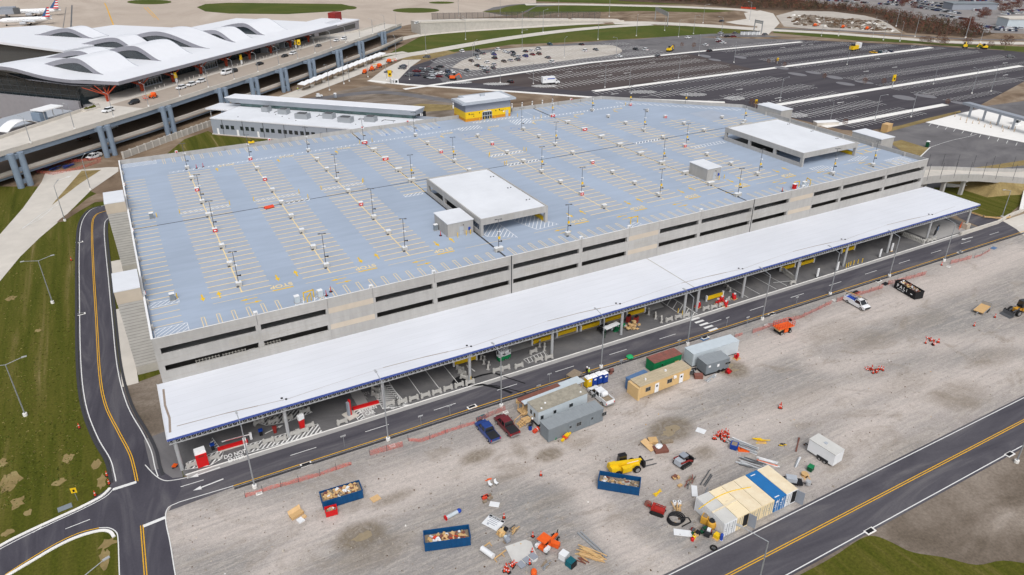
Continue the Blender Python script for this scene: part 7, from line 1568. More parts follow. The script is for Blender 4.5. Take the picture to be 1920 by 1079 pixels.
board(1302, 922, .9, 2.4, radians(-38), 'pale board lying left of the container row'); board(927, 947, 1.5, 1.0, radians(-40), 'small white board by the two folding chairs'); board(704, 936, 1.4, 1.2, radians(10), 'square plywood sheet lying right of the timber dumpster', 'plywood_sheet', 'ply'); board(1284, 1001, 1.2, 3.2, radians(52), 'long white panel lying left of the yellow mixers', 'flat_sheet'); board(1314, 809, 1.3, 1.6, radians(30), 'white tarpaulin sheet left of the cone cluster', 'tarpaulin', 'cont_white')
for px, py, lab in ((920, 913, 'white folding chair on the left of the pair'), (931, 910, 'white folding chair on the right of the pair')):
 o = thing('folding_chair', lab, 'chair', (*G(px, py), 0), .4); b = MB(); b.bx(0, 0, .45, .48, .46, .05); b.build('seat', M['cont_white'], o); b = MB(); b.hexa([(-.24, .2, .5), (.24, .2, .5), (.24, .24, .5), (-.24, .24, .5)], [(-.24, .38, 1.0), (.24, .38, 1.0), (.24, .42, 1.0), (-.24, .42, 1.0)]); b.build('backrest', M['cont_white'], o)
 for x in (-.22, .22):
  for y_ in (-.2, .22):b = MB(); b.tube((x, y_, 0), (x, -y_*.4, .45), .025, n=5); b.build('leg', M['steel_dark'], o)
heap(914, 936, 'tool_heap', 'heap of tools and a dark bag below the two chairs', 'tools', ['black', 'orange_red', 'timber_old', 'cont_white'], 9, .7, .5, .3, 'block'); heap(916, 900, 'orange_hose', 'two flat orange loops lying above the two chairs', 'hose', ['orange'], 3, .6, .1, .05, 'bar', 0, .3, .5)
o = thing('sawhorse_drum', 'pale pipe section with red and blue ends lying on the gravel', 'pipe', (*G(848, 968), 0), .15); b = MB(); b.tube((-1, 0, .3), (1, 0, .3), .3); b.build('pipe', M['light_box'], o); b = MB(); b.blob((1.2, 0, .35), .4, .4, .35); b.build('blue_end', M['blue_bright'], o); b = MB(); b.bx(-1.15, 0, 0, .25, .6, .6); b.build('red_end', M['red'], o)
heap(940, 1001, 'loaded_pallet', 'timber crate of tan parts below the white sign board', 'crate', ['timber', 'office_tan', 'black'], 10, .7, .5, .6, 'block', .3, 1, 1, 'timber'); heap(964, 995, 'pallet', 'pallet with dark fittings right of the timber crate', 'pallet', ['steel_dark', 'timber'], 7, .6, .5, .3, 'bar', .4, .2, .6, 'timber_old'); heap(949, 1016, 'metal_box', 'grey metal boxes on a pallet at the corner of the plastic sheet', 'boxes', ['light_box', 'clad_grey'], 4, .5, .3, .5, 'block', .2, .1, 1, 'timber_old')
o = thing('plastic_sheet', 'pale plastic ground sheet weighed down with boards', 'ground sheet', (0, 0, 0)); b = MB(); pl_ = GP((947, 1026), (985, 1013), (996, 1017), (1009, 1048), (1005, 1054), (967, 1061), (962, 1056)); b.prism(pl_, Z3, Z3+.06); b.build('sheet', M['cont_grey_roof'], o); b = MB(); c = G(988, 1045); [b.bx(c[0]-1.4+k*1.1, c[1]-.9+.25*k, Z3+.07, .9, 1.1, .15, .2)for k in range(3)]; b.build('board', M['clad_grey'], o)
o = thing('sawhorse_table', 'timber trestles carrying a white roll', 'trestle', (*G(918, 1046), 0), radians(15)); b = MB(); b.bar((-.3, 1.6, .6), (1.5, 1.6, .6), .15, .15); b.bar((.0, -1.0, .6), (2.2, -1.0, .6), .15, .15); [b.bar((x, y_, .6), (x+.2, y_-.3, 0), .1, .1)for x in (0, 1.4)for y_ in (1.6, -1.0)]; b.build('trestle', M['timber'], o); b = MB(); b.tube((-.2, 1.4, .9), (0, -.8, .9), .4, n=12); b.build('roll', M['cont_white'], o)
o = thing('water_tote', 'white caged water tote beside a teal tank', 'tote', (*G(1057, 1048), 0), .4); b = MB(); b.bx(0, 0, .15, 1.1, 1.1, 1.0); b.build('tank', M['cont_white'], o); b = MB(); b.bx(0, 0, 0, 1.2, 1.2, .15); [b.bx(-.55+.275*k, -.57, .15, .04, .04, 1.0)for k in range(5)]; b.build('cage', M['galv'], o)
o = thing('teal_tank', 'teal plastic tank beside the white water tote', 'tank', (*G(1070, 1060), 0), .3); b = MB(); b.bx(0, 0, 0, 1.2, 1.1, 1.0, ts=.9); b.build('tank', mat('teal', S(20, 96, 108), var=.1), o); b = MB(); b.bx(0, -.4, 0, 1.1, .5, .9); b.build('frame', M['black'], o)
heap(1024, 1060, 'pallet_parts', 'small pallet with pale rods at the bottom of the yard', 'pallet', ['timber', 'galv', 'timber_old'], 7, .5, .4, .2, 'bar', .3, .3, .6, 'timber_old'); o = thing('orange_drum', 'orange drum at the very bottom edge', 'drum', (*G(1001, 1078), 0)); b = MB(); b.lathe([(.4, 0), (.42, .7), (.3, .95)], 12); b.build('drum', M['orange'], o); b = MB(); b.lathe([(.45, 0), (.45, .06)], 12); b.build('foot', M['black'], o)
o = thing('long_beam', 'pair of long pale metal beams right of the timber heap', 'beam', (0, 0, 0)); c, d = G(1083, 1001), G(1137, 1049); b = MB(); b.bar((*c, .15), (*d, .15), .25, .2); b.bar((c[0]+.5, c[1], .12), (d[0]+.4, d[1]+.2, .12), .2, .15); b.build('beam', M['galv'], o)
for px, py, m, lab in ((1321, 980, 'yellow_paint', 'yellow cube mixer left of the barrel shaped one'), (1333, 991, 'office_tan', 'tan barrel mixer with black top beside the grey container')):
 o = thing('mixer', lab, 'mixer', (*G(px, py), 0), .5); b = MB()
 if m=='yellow_paint':b.bx(0, 0, .1, 1.1, 1.0, 1.2)
 else :b.lathe([(.5, .1), (.68, .7), (.62, 1.3), (.4, 1.5)], 12)
 b.build('body', mat('mixer_'+m, S(206, 156, 60), var=.1), o); b = MB(); b.bx(0, 0, 1.3, .7, .6, .15)if m=='yellow_paint' else b.lathe([(.46, 1.4), (.36, 1.75)], 12); b.build('top', M['timber_old']if m=='yellow_paint' else M['plastic_black'], o)
o = thing('power_washer', 'black and white engine pump by the front of the grey container', 'pump', (*G(1326, 1004), 0), .6); b = MB(); b.bx(0, 0, .25, 1.3, .8, .6); b.build('engine', M['plastic_black'], o); b = MB(); b.bx(.2, -.1, .85, .6, .5, .25); b.build('cover', M['cont_white'], o); b = MB(); b.bx(.5, -.42, .3, .3, .05, .3); b.build('red_plate', M['red'], o); wheel(o, .4, .5, .25, .15); wheel(o, .4, -.5, .25, .15)
o = thing('plate_compactor', 'yellow plate compactor on a timber skid at the container corner', 'compactor', (*G(1344, 1009), 0), .2); b = MB(); b.bx(0, 0, .15, .8, .8, .6); b.build('engine', M['yellow_paint'], o); b = MB(); b.bx(0, 0, 0, 1.2, .9, .15); b.build('skid', M['timber'], o)
o = thing('blue_gas_bottle', 'upright blue post at the container corner', 'post', (*G(1352, 1013), 0)); b = MB(); b.lathe([(.22, 0), (.24, 1.1), (.1, 1.3)], 10); b.build('post', M['blue_bright'], o); b = MB(); b.lathe([(.26, 0), (.26, .08)], 10); b.build('foot', M['cont_white'], o)
for px, py, m, lab in ((1298, 1014, 'red', 'small red fuel can by the long white panel'), (1301, 1010, 'yellow_paint', 'yellow fuel can beside the red one'), (1304, 1006, 'yellow_paint', 'second yellow fuel can farther from the red one'), (1298, 996, 'red_dark', 'dark red bucket above the fuel cans'), (1377, 991, 'red', 'red can at the foot of the cream container'), (991, 788, 'red', 'red bucket near the timber steps'), (1041, 824, 'green', 'green drum at the left end of the dark grey office')):
 o = thing('fuel_can', lab, 'can', (*G(px, py), 0)); b = MB(); b.lathe([(.25, 0), (.27, .5), (.1, .62)], 10); b.build('can', M[m], o); b = MB(); b.tube((-.1, 0, .62), (.1, 0, .66), .04); b.build('handle', M['black'], o)
heap(1310, 1000, 'tool_crates', 'jumble of dark tool crates before the tan mixer', 'crates', ['green_dark', 'black', 'steel_dark', 'timber'], 12, 1.0, .5, .4, 'block'); o = thing('spare_tyre', 'black tyre lying alone near the diagonal road', 'tyre', (*G(1338, 1029), 0)); b = MB(); [b.path([(cos(t*.393)*.42, sin(t*.393)*.42, .12)for t in range(17)], .14)]; b.build('tyre', M['tyre'], o); b = MB(); b.lathe([(.2, .02), (.2, .1)], 10); b.build('rim', M['steel_dark'], o)
o = thing('blue_bin', 'open blue tipping bin beside the orange cone cluster', 'bin', (*G(1376, 841), 0), .6); b = MB(); b.bx(0, 0, .1, 1.2, 1.1, .9, ts=1.15); b.build('tub', M['blue_pot'], o); b = MB(); b.bx(0, 0, .9, 1.0, .9, .12); b.build('waste', M['timber_old'], o)
o = thing('barrier_section', 'orange plastic barrier section lying flat by the blue bin', 'barrier', (*G(1394, 845), 0), radians(-35)); b = MB(); b.bx(0, 0, .05, 1.9, .95, .25, ts=.95); b.build('shell', M['orange'], o); b = MB(); b.bx(-.5, 0, .3, .2, .2, .02); b.bx(.5, 0, .3, .2, .2, .02); b.build('hole', M['black'], o)
o = thing('green_box', 'small dark green box left of the cargo trailer', 'box', (*G(1519, 882), 0), .3); b = MB(); b.bx(0, 0, 0, 1.0, .8, .8); b.build('box', M['green_dark'], o); b = MB(); b.bx(0, 0, .8, 1.05, .85, .08); b.build('lid', M['green'], o)
o = thing('cable_reel', 'timber cable reel lying on boards below the green box', 'reel', (*G(1508, 893), 0)); b = MB(); b.lathe([(.55, 0), (.55, .08)], 14); b.lathe([(.25, .08), (.25, .5)], 10); b.lathe([(.55, .5), (.55, .58)], 14); b.build('reel', M['timber'], o); b = MB(); b.bar((-.8, -.6, .05), (.9, -.2, .05), .2, .06); b.bar((.2, -1, .05), (.7, .4, .05), .2, .06); b.build('board', M['ply'], o)
o = thing('cardboard_boxes', 'open cardboard box and white papers left of the timber dumpster', 'box', (*G(559, 970), 0), .3); b = MB(); b.bx(0, .4, 0, 1.9, .9, .5, ts=1.05); b.build('box', M['timber'], o); b = MB(); b.hexa([(-1.0, .8, .5), (1, .8, .5), (1, .85, .5), (-1, .85, .5)], [(-.9, 1.3, .8), (1.1, 1.3, .9), (1.1, 1.35, .9), (-.9, 1.35, .8)]); b.build('flap', M['ply'], o); b = MB(); b.bx(-.1, -.9, 0, .9, 1.0, .2); b.build('paper', M['cont_white'], o); b = MB(); b.bx(.6, -.7, 0, .6, .5, .3); b.build('carton', M['ply'], o)
heap(1062, 822, 'striped_rack', 'orange and yellow rack of parts leaning on the dark grey office', 'rack', ['orange_red', 'yellow_paint', 'orange_red'], 7, 1.1, .2, .5, 'block', .4); o = thing('orange_barrel', 'orange barrel lying at the corner of the pale office trailer', 'barrel', (*G(1005, 810), 0), .4); b = MB(); b.tube((-.6, 0, .4), (.6, 0, .4), .38, n=12); b.build('barrel', M['orange_red'], o); b = MB(); b.tube((.1, 0, .4), (.2, 0, .4), .4, n=12); b.build('hoop', M['cont_white'], o)
o = thing('dark_barrel', 'dark blue barrel near the timber steps', 'barrel', (*G(994, 806), 0)); b = MB(); b.lathe([(.3, 0), (.32, .5), (.3, .95)], 12); b.build('barrel', M['blue_pot'], o); b = MB(); b.lathe([(.31, .95), (.28, .99)], 12); b.build('lid', M['black'], o)
o = thing('timber_crate', 'small timber crate on the verge left of the deck roof', 'crate', (*G(975, 755), 0), -.5); b = MB(); b.bx(0, 0, 0, 1.5, .7, .4); b.build('crate', M['timber'], o); b = MB(); b.bar((-.6, .5, .4), (.8, .6, .1), .12, .08); b.build('board', M['ply'], o)
def redpallet(px, py, lab, z=0.0, n=16):
 o = thing('red_pallet', lab, 'pallet', (*G(px, py), z), .2, 'red loaded pallets'); b = MB(); b.bx(0, 0, 0, 1.3, 1.1, .14); b.build('pallet', M['timber'], o)
 for k in range(n):
  b = MB(); b.lathe([(.16, 0), (.18, .3), (.05, .5)], 7, (rnd.uniform(-.5, .5), rnd.uniform(-.4, .4), .15+.4*(k//6))); b.build('red_part', M['red'], o)
 b = MB(); b.bx(.2, .1, 1.2, .5, .4, .2); b.build('white_wrap', M['cont_white'], o)
 return o
redpallet(1381, 673, 'stacked red parts at the right end of the long pale trailer'); redpallet(1345, 571, 'tall heap of red parts left of the yellow beam under the canopy'); redpallet(1353, 566, 'second heap of red parts close by the yellow beam'); redpallet(1376, 561, 'heap of red parts right of the yellow beam by a column'); redpallet(1308, 577, 'red parts behind the twin columns at the canopy joint'); redpallet(1360, 575, 'red parts in front beside white barricades')
def toilet(px, py, rz, m, roof, lab, xy=None):
 o = thing('portable_toilet', lab, 'portable toilet', (*(xy or G(px, py)), Z1), rz); b = MB(); b.bx(0, 0, .12, 1.1, 1.1, 1.95); b.build('cabin', M[m], o); b = MB(); b.bx(0, 0, 2.07, 1.18, 1.18, .28, ts=.7); b.build('roof', M[roof], o); b = MB(); b.bx(0, -.57, .2, .7, .03, 1.75); d = b.build('door', M[m], o); b = MB(); b.bx(0, -.6, 1.4, .5, .02, .3); b.build('door_plate', M['white_paint'], d); b = MB(); b.bx(0, 0, 0, 1.2, 1.2, .12); b.build('skid', M['black'], o); return o
for px, py, m, r, lab in ((1102, 725, 'yellow_paint', 'white_paint', 'yellow portable toilet at the left of the row'), (1112, 722, 'blue_pot', 'white_paint', 'blue portable toilet second in the row, next to the yellow one'), (1122, 718, 'blue_pot', 'white_paint', 'blue portable toilet third in the row'), (1132, 716, 'blue_pot', 'white_paint', 'blue portable toilet at the right end of the row')):toilet(px, py, .05, m, r, lab)
toilet(1738, 276, .3, 'green_dark', 'white_paint', 'lone dark green portable toilet on the straw verge by the plaza'); toilet(629, 184, .2, 'clad_grey', 'white_paint', 'grey box cabin behind a small cart on the works lane')
o = thing('mini_cart', 'small white utility cart on the works lane', 'cart', (*G(599, 183), Z3+.02), .1); b = MB(); b.bx(0, 0, .4, 3, 1.5, .6); b.bx(-.6, 0, 1.0, 1.2, 1.4, .9); b.build('body', M['cont_white'], o); [wheel(o, x, sg*.75, .3)for x in (-1, 1)for sg in (-1, 1)]
fm = bpy.data.materials.new('orange_mesh'); fm.use_nodes = True; nt = fm.node_tree; bs = nt.nodes['Principled BSDF']; bs.inputs['Base Color'].default_value = (*S(206, 96, 82), 1); bs.inputs['Roughness'].default_value = .7
tc = _node(nt, 'ShaderNodeTexCoord'); ch = _node(nt, 'ShaderNodeTexNoise'); ch.inputs['Scale'].default_value = 3; nt.links.new(tc.outputs['Object'], ch.inputs['Vector']); mr_ = _node(nt, 'ShaderNodeMapRange'); mr_.inputs['From Min'].default_value = .3; mr_.inputs['From Max'].default_value = .7; mr_.inputs['To Min'].default_value = .2; mr_.inputs['To Max'].default_value = .6; nt.links.new(ch.outputs['Fac'], mr_.inputs['Value']); nt.links.new(mr_.outputs[0], bs.inputs['Alpha'])
def mesh_fence(pts, lab, h=1.15, sag=0.0, droop=None):
 w_ = [G(*p)for p in pts]; o = thing('mesh_fence', lab, 'mesh fence', (0, 0, 0), 0, 'orange mesh fence lengths along the road'); b = MB(); pb = MB(); P_ = []
 for a, c in zip(w_, w_[1:]):
  n_ = max(1, int(dist(a, c)/1.3)); P_+=[lerp(a, c, k/n_)for k in range(n_)]
 P_.append(w_[-1])
 hs = [h*rnd.uniform(.78, 1.05)*(1 if not droop else droop)for _ in P_]; of = [rnd.uniform(-.14, .14)+(.5 if droop else 0)for _ in P_]
 for k in range(len(P_)-1):
  a, c = P_[k], P_[k+1]; b.face([(a[0], a[1], .06), (c[0], c[1], .06), (c[0], c[1]+of[k+1], hs[k+1]), (a[0], a[1]+of[k], hs[k])])
  if k%2==0:pb.tube((a[0], a[1], 0), (a[0]+rnd.uniform(-.1, .1), a[1]+rnd.uniform(-.1, .1), 1.35), .035, n=5)
 b.build('mesh', fm, o); pb.build('stake', M['steel_dark'], o)
mesh_fence(((460, 934), (510, 918), (560, 905), (600, 893), (660, 872)), 'orange mesh fence half collapsed at the left end of the yard', 1.0, droop=.45); mesh_fence(((694, 855), (756, 838)), 'orange mesh fence behind the second road lamp from the left'); mesh_fence(((766, 828), (790, 830), (850, 808), (893, 795)), 'low trailing orange mesh left of the blue pickup', 1.0, droop=.4); mesh_fence(((893, 794), (927, 778), (948, 770)), 'orange mesh fence behind the two parked pickups'); mesh_fence(((1377, 634), (1392, 629)), 'short faded orange mesh by the pale trailer', .8); mesh_fence(((1410, 626), (1450, 612), (1500, 598), (1559, 570)), 'long orange mesh fence behind the orange scissor lift'); mesh_fence(((1568, 567), (1600, 558), (1655, 541)), 'orange mesh fence behind the white work pickup'); mesh_fence(((1664, 535), (1690, 528), (1735, 516)), 'orange mesh fence around the black dumpster'); mesh_fence(((1781, 496), (1820, 486)), 'orange mesh fence past the rubble on the verge'); mesh_fence(((1826, 485), (1840, 480), (1856, 471)), 'last orange mesh at the right with a red cone', .8)
mesh_fence(((68, 325), (100, 328), (150, 318), (190, 304)), 'orange mesh fence in front of the blue scaffold bundles under the viaduct'); mesh_fence(((75, 320), (110, 308), (190, 300)), 'orange mesh fence behind the blue scaffold bundles under the viaduct')
for px, py, lab in ((82, 318, 'blue scaffold bundle left of the pair under the viaduct'), (107, 317, 'blue scaffold bundle in the middle under the viaduct'), (130, 313, 'blue steel frame right of the bundles under the viaduct')):heap(px, py, 'scaffold_bundle', lab, 'scaffold', ['blue_bright', 'blue_pot', 'black'], 14, 2.0, .7, .8, 'bar', TA, .15, 1.3)
def barricade(loc, rz, lab, grp='white barricades under the canopy'):
 o = thing('barricade', lab, 'barricade', loc, rz, grp); b = MB(); b.yprism([(-.95, 0), (-.55, 0), (-.45, .25), (.45, .25), (.55, 0), (.95, 0), (.9, 1.0), (.6, 1.05), (.55, .8), (-.55, .8), (-.6, 1.05), (-.9, 1.0)], -.16, .16); b.build('panel', M['conc_block'], o); b = MB(); b.box(-.95, -.35, 0, -.6, .35, .14); b.box(.6, -.35, 0, .95, .35, .14); b.build('foot', M['conc_gutter'], o); return o
bc0 = barricade((*G(362, 876), Z5), .05, 'white moulded barricade under the canopy')
for px, py, r in ((401, 863, .1), (475, 843, .0), (504, 831, .0), (527, 830-2, .0), (549, 818, .0), (569, 812, .0), (580, 803, .0), (513, 794, .1), (486, 796, .1), (540, 789, .1), (572, 775, .1), (642, 795, .05), (731, 761, .05), (755, 757, .05), (776, 751, .0), (798, 745, .0), (819, 739, .0), (840, 732, .0), (861, 726, .0), (881, 721, .0), (932, 698, 0), (948, 694, .0), (973, 690, .0), (1010, 678, 0), (1029, 674, 0), (1000, 663, .2), (1254, 603, .0), (1271, 598, .0), (1286, 595, .0), (1323, 582, 0), (1338, 579, .0), (1353, 575, .0), (1364, 566, .4), (1486, 533, .0), (1733, 455, .0), (1742, 454, .0), (1750, 452, .0), (705, 735, -1), (704, 745, -1.2), (871, 712, -1.1), (867, 703, -1.1), (863, 695, -1.1), (916, 690, 1.0), (908, 680, 1.0), (903, 672, 1.0), (1240, 603, .9), (1229, 596, .9), (1216, 588, .9), (1021, 655, 1.0), (1012, 648, 1.0), (1366, 545, 1.2), (1361, 540, 1.2)):dup(bc0, (*G(px, py), Z5), r)
for k in range(12):dup(bc0, (*lerp(G(1465, 508), G(1487, 524), k/12), Z5), 1.2);
for k in range(14):dup(bc0, (*lerp(G(1690, 441), G(1728, 456), k/13), Z5), 1.15)
o = thing('red_kiosk', 'red and white round topped kiosk at the left end of the canopy', 'kiosk', (*G(381, 872), Z5), .05); b = MB(); b.bx(0, 0, 0, 1.7, 1.2, 2.5); b.build('body', M['red'], o); b = MB(); b.bx(0, .2, 2.5, 1.75, 1.3, .5, ts=.92); b.build('white_top', M['white_paint'], o); b = MB(); b.bx(0, -.61, 2.0, .8, .03, .3); b.build('label_plate', M['red_dark'], o)
o = thing('red_barrier_wedge', 'red traffic spike plate by the DO NOT ENTER lettering', 'barrier plate', (*lerp(G(418, 843), G(456, 832), .5), Z5), ang(G(418, 843), G(456, 832))); b = MB(); b.yprism([(-2.4, 0), (2.4, 0), (2.4, .4), (-2.4, .4)], -.35, .35); b.build('plate', M['red'], o); b = MB(); b.bx(0, -.5, 0, 4.8, .25, .1); b.build('ramp_edge', M['conc_light'], o)
o = thing('red_barrier_wedge', 'red traffic spike plate by the RETURN CAR lettering', 'barrier plate', (*lerp(G(666, 768), G(706, 757), .5), Z5), ang(G(666, 768), G(706, 757))); b = MB(); b.yprism([(-2.4, 0), (2.4, 0), (2.4, .4), (-2.4, .4)], -.35, .35); b.build('plate', M['red'], o); b = MB(); b.bx(0, -.5, 0, 4.8, .25, .1); b.build('ramp_edge', M['conc_light'], o)
o = thing('gate_arm', 'thin white and red gate arm above the left spike plate', 'gate arm', (*G(418, 838), Z5), ang(G(418, 838), G(452, 829))); b = MB(); b.bar((0, 0, 1.0), (4.4, 0, 1.0), .1, .14); b.build('arm', M['white_paint'], o); b = MB(); b.bx(4.6, 0, 0, .4, .4, 1.3); b.build('gate_post', M['white_paint'], o); b = MB(); b.bar((.6, -.06, 1.0), (3.6, -.06, 1.0), .02, .08); b.build('red_stripe', M['red'], o)
o = thing('lane_sign', 'white and red upright lane sign beside the left lamp', 'sign', (*G(462, 843), Z5), 0); b = MB(); b.bx(0, 0, 0, .5, .4, 2.3); b.build('post', M['white_paint'], o); b = MB(); b.bx(0, -.22, 1.4, .4, .04, .5); b.build('red_plate', M['orange_red'], o)
o = thing('red_pylon', 'tall leaning red sign pylon by the column in the left hatching', 'sign pylon', (*G(568, 808), Z5), .3); b = MB(); b.hexa([(-.35, -.2, 0), (.35, -.2, 0), (.35, .2, 0), (-.35, .2, 0)], [(-.5, -.2, 2.4), (.5, -.2, 2.4), (.5, .2, 2.4), (-.5, .2, 2.4)]); b.build('pylon', M['red'], o); b = MB(); b.bx(0, 0, 2.4, 1.05, .5, 1.0); b.build('white_head', M['white_paint'], o)
o = thing('red_pylon', 'red and grey sign pylon at the RETURN CAR lane', 'sign pylon', (*G(657, 780), Z5), .3); b = MB(); b.bx(-.25, 0, 0, .4, .5, 3.0); b.build('grey_side', M['clad_grey'], o); b = MB(); b.bx(.1, 0, 0, .3, .45, 3.4); b.build('red_side', M['red'], o); b = MB(); b.bx(0, 0, 0, 2.0, 2.4, .16); b.build('plinth', M['conc_light'], o)
for px, py, m, lab in ((490, 817, 'black', 'small black terminal on the left hatching'), (516, 812, 'red_dark', 'small dark red terminal on the left hatching'), (400, 844, 'plastic_black', 'dark parcel box by the hatched corner near the kiosk')):o = thing('card_reader', lab, 'terminal', (*G(px, py), Z5)); b = MB(); b.bx(0, 0, 0, .5, .4, 1.0); b.build('stand', M[m], o); b = MB(); b.bx(0, -.1, 1.0, .7, .5, .35); b.build('head', M['blue_pot']if m!='red_dark' else M['red_dark'], o)
o = thing('road_sign_fallen', 'orange roadwork sign at the first canopy column', 'road sign', (*G(329, 878), Z4), .3); b = MB(); b.hexa([(-.55, 0, .5), (0, 0, .05), (.55, 0, .5), (0, 0, .95)], [(-.55, .05, .5), (0, .05, .05), (.55, .05, .5), (0, .05, .95)]); b.build('plate', M['orange'], o); b = MB(); b.bx(0, .15, 0, .9, .3, .08); b.build('foot', M['black'], o)
o = thing('yellow_road_sign', 'small yellow road sign on the lawn by the junction', 'road sign', (*G(146, 939), Z2), -.2); b = MB(); b.tube((0, 0, 0), (-.05, 0, 2.3), .04); b.build('post', M['galv'], o); b = MB(); b.bx(-.05, -.04, 1.6, .8, .04, .95); b.build('plate', M['yellow_paint'], o); b = MB(); b.bx(-.05, -.065, 1.8, .3, .01, .45); b.build('symbol', M['black'], o)
for (px, py), lab in zip(((879, 708), (883, 716), (1271, 588), (1279, 592)), ('yellow post left of the column by the oil stain', 'yellow post right of the column by the oil stain', 'yellow post left of the column at the crosswalk', 'yellow post right of the column at the crosswalk')):dup(b0, (*G(px, py), Z5), 0, lab).name = 'yellow_post'
for px, py in ((1586, 503), (1590, 501), (1594, 499), (1600, 497), (1608, 495), (1616, 493)):dup(b0, (*G(px, py), Z5), 0, 'yellow post in the fan of posts under the right half of the canopy', 'yellow posts fanned under the canopy')
for px, py, lab in ((1532, 520, 'white upright lane board left of the tall lamp under the canopy'), (1569, 508, 'white upright lane board right of the lamp under the canopy'), (1649, 483, 'white upright lane board left of the bent white post'), (1671, 472, 'bent white lane post on a tan base')):o = thing('lane_board', lab, 'lane board', (*G(px, py), Z5), .2); b = MB(); b.bx(0, 0, .1, .7, .2, 2.2); b.build('board', M['white_paint'], o); b = MB(); b.bx(0, 0, 0, 1.0, .5, .1); b.build('foot', M['timber']if 'tan' in lab else M['steel_dark'], o)
o = thing('menu_screens', 'pair of black display screens by the column near the canopy end', 'display board', (*G(1755, 446), Z5), .3); b = MB(); b.bx(-2.6, 0, 1.6, 1.7, .2, 1.5); b.bx(.6, .4, 1.6, 1.9, .2, 1.6); b.build('screen', M['black'], o); b = MB(); b.bx(.6, .28, 1.8, .6, .01, 1.2); b.bx(1.1, .28, 1.8, .2, .01, 1.2); b.build('blue_panel', M['cont_blue_old'], o); b = MB(); b.bx(-2.6, 0, 0, .2, .2, 1.6); b.bx(.6, .4, 0, .2, .2, 1.6); b.build('post', M['steel'], o)
o = thing('orange_trestles', 'orange timber trestles near the last canopy column', 'trestle', (*G(1800, 428), Z4), .4); b = MB(); [b.bar((x, 0, 0), (x+.5, 0, 1.1), .15, .15)or b.bar((x+1, 0, 0), (x+.5, 0, 1.1), .15, .15)for x in (-1.6, -.2, 1.0)]; b.build('leg', M['orange'], o); b = MB(); b.bar((-1.3, 0, 1.1), (1.8, 0, 1.1), .15, .2); b.build('bar', M['orange'], o)
o = thing('scissor_lift', 'small green and white scissor lift left of its twin under the canopy', 'lift', (*G(940, 676), Z5), .1)
b = MB(); b.bx(0, 0, .1, 1.6, .9, .9); b.build('base', M['green'], o); b = MB(); b.bx(0, 0, 1.1, 1.7, 1.0, .12); [b.bar((x, y_, 1.2), (x, y_, 2.2), .05, .05)for x in (-.8, .8)for y_ in (-.45, .45)]; [b.bar((-.8, y_, 2.2), (.8, y_, 2.2), .05, .05)for y_ in (-.45, .45)]; b.bx(0, 0, 1.5, 1.0, .6, .6); b.build('platform', M['cont_white'], o); wheel(o, .5, -.45, .2, .15); wheel(o, -.5, -.45, .2, .15)
dup(o, (*G(949, 673), Z5), .1, 'small green and white scissor lift right of its twin under the canopy')
for px, py, rx, ry, mats, n, lab in ((1137, 622, 1.6, 1.0, ['black', 'steel_dark', 'light_box', 'black'], 26, 'jumble of black pipes and machine parts under the canopy'), (1158, 618, 1.6, 1.0, ['green', 'green_dark', 'green', 'light_box'], 22, 'green plant and boxes stacked by a canopy column'), (1184, 617, 1.3, .9, ['ply', 'timber', 'office_tan'], 22, 'heap of opened cardboard cartons under the canopy')):heap(px, py, 'material_heap', lab, 'materials', mats, n, rx, ry, 1.2, 'block')
for px, py, lab in ((1178, 605, 'rust red steel frame left of the pair under the canopy'), (1192, 607, 'rust red steel frame right of the pair, by the cartons')):o = thing('rusty_rack', lab, 'steel rack', (*G(px, py), Z5), .5); b = MB(); b.bx(0, 0, .2, 1.2, .7, 1.4); b.build('frame', M['red_dark'], o); b = MB(); b.bx(0, 0, 1.6, .9, .5, .25); b.build('top_box', M['black'], o)
o = thing('hung_awning', 'white flat awning over the green plant by the column', 'awning', (*G(1143, 613, 2.4), Z5), .15); b = MB(); b.bx(.6, 0, 2.3, 4, 1.2, .15); b.build('roof', M['cont_white'], o); b = MB(); b.bx(-1.2, 0, 0, .1, .1, 2.3); b.bx(2.4, 0, 0, .1, .1, 2.3); b.build('post', M['green_dark'], o)
o = thing('green_bundle', 'small bright green wrapped bundle by the road edge', 'bundle', (*G(1181, 673), Z2), .3); b = MB(); b.blob((0, 0, .4), .9, .7, .45, jit=.4); b.build('wrap', mat('wrap_green', S(40, 168, 104), var=.1), o); b = MB(); b.bx(0, 0, 0, 1.2, 1.0, .1); b.build('pallet', M['timber'], o)
for px, py, lab in ((1145, 700, 'rusty wire basket right of the portable toilets'), (1240, 680, 'rusty frame left of the red roofed container'), (1248, 672, 'rusty reel behind the red roofed container'), (1378, 648, 'dark crate at the end of the long pale trailer'), (1366, 700, 'red canister at the end of the small grey trailer'), (1187, 718, 'rusty pipe fittings left of the old blue container')):heap(px, py, 'scrap_metal', lab, 'scrap', ['red_dark', 'rust_roof', 'black']if 'red' not in lab else ['red_dark', 'red'], 7, .4, .3, .6, 'block')
o = thing('brown_crate', 'low brown crate at the corner of the small grey trailer', 'crate', (*G(1309, 709), 0), -.5); b = MB(); b.bx(0, 0, 0, 1.6, 1.0, .8); b.build('crate', M['deck_brown'], o); b = MB(); b.bx(0, 0, .8, 1.65, 1.05, .06); b.build('lid', M['rust_roof'], o)
heap(1333, 711, 'pipe_trolley', 'pale pipes on a timber trolley before the small grey trailer', 'pipes', ['galv', 'steel', 'cont_white'], 8, .3, .35, .3, 'tube', .25, .04, 1.6, 'timber'); heap(1300, 700, 'grey_parts', 'pale parts between the tan office and the grey trailer', 'parts', ['light_box', 'black', 'timber'], 6, .5, .4, .4, 'block')
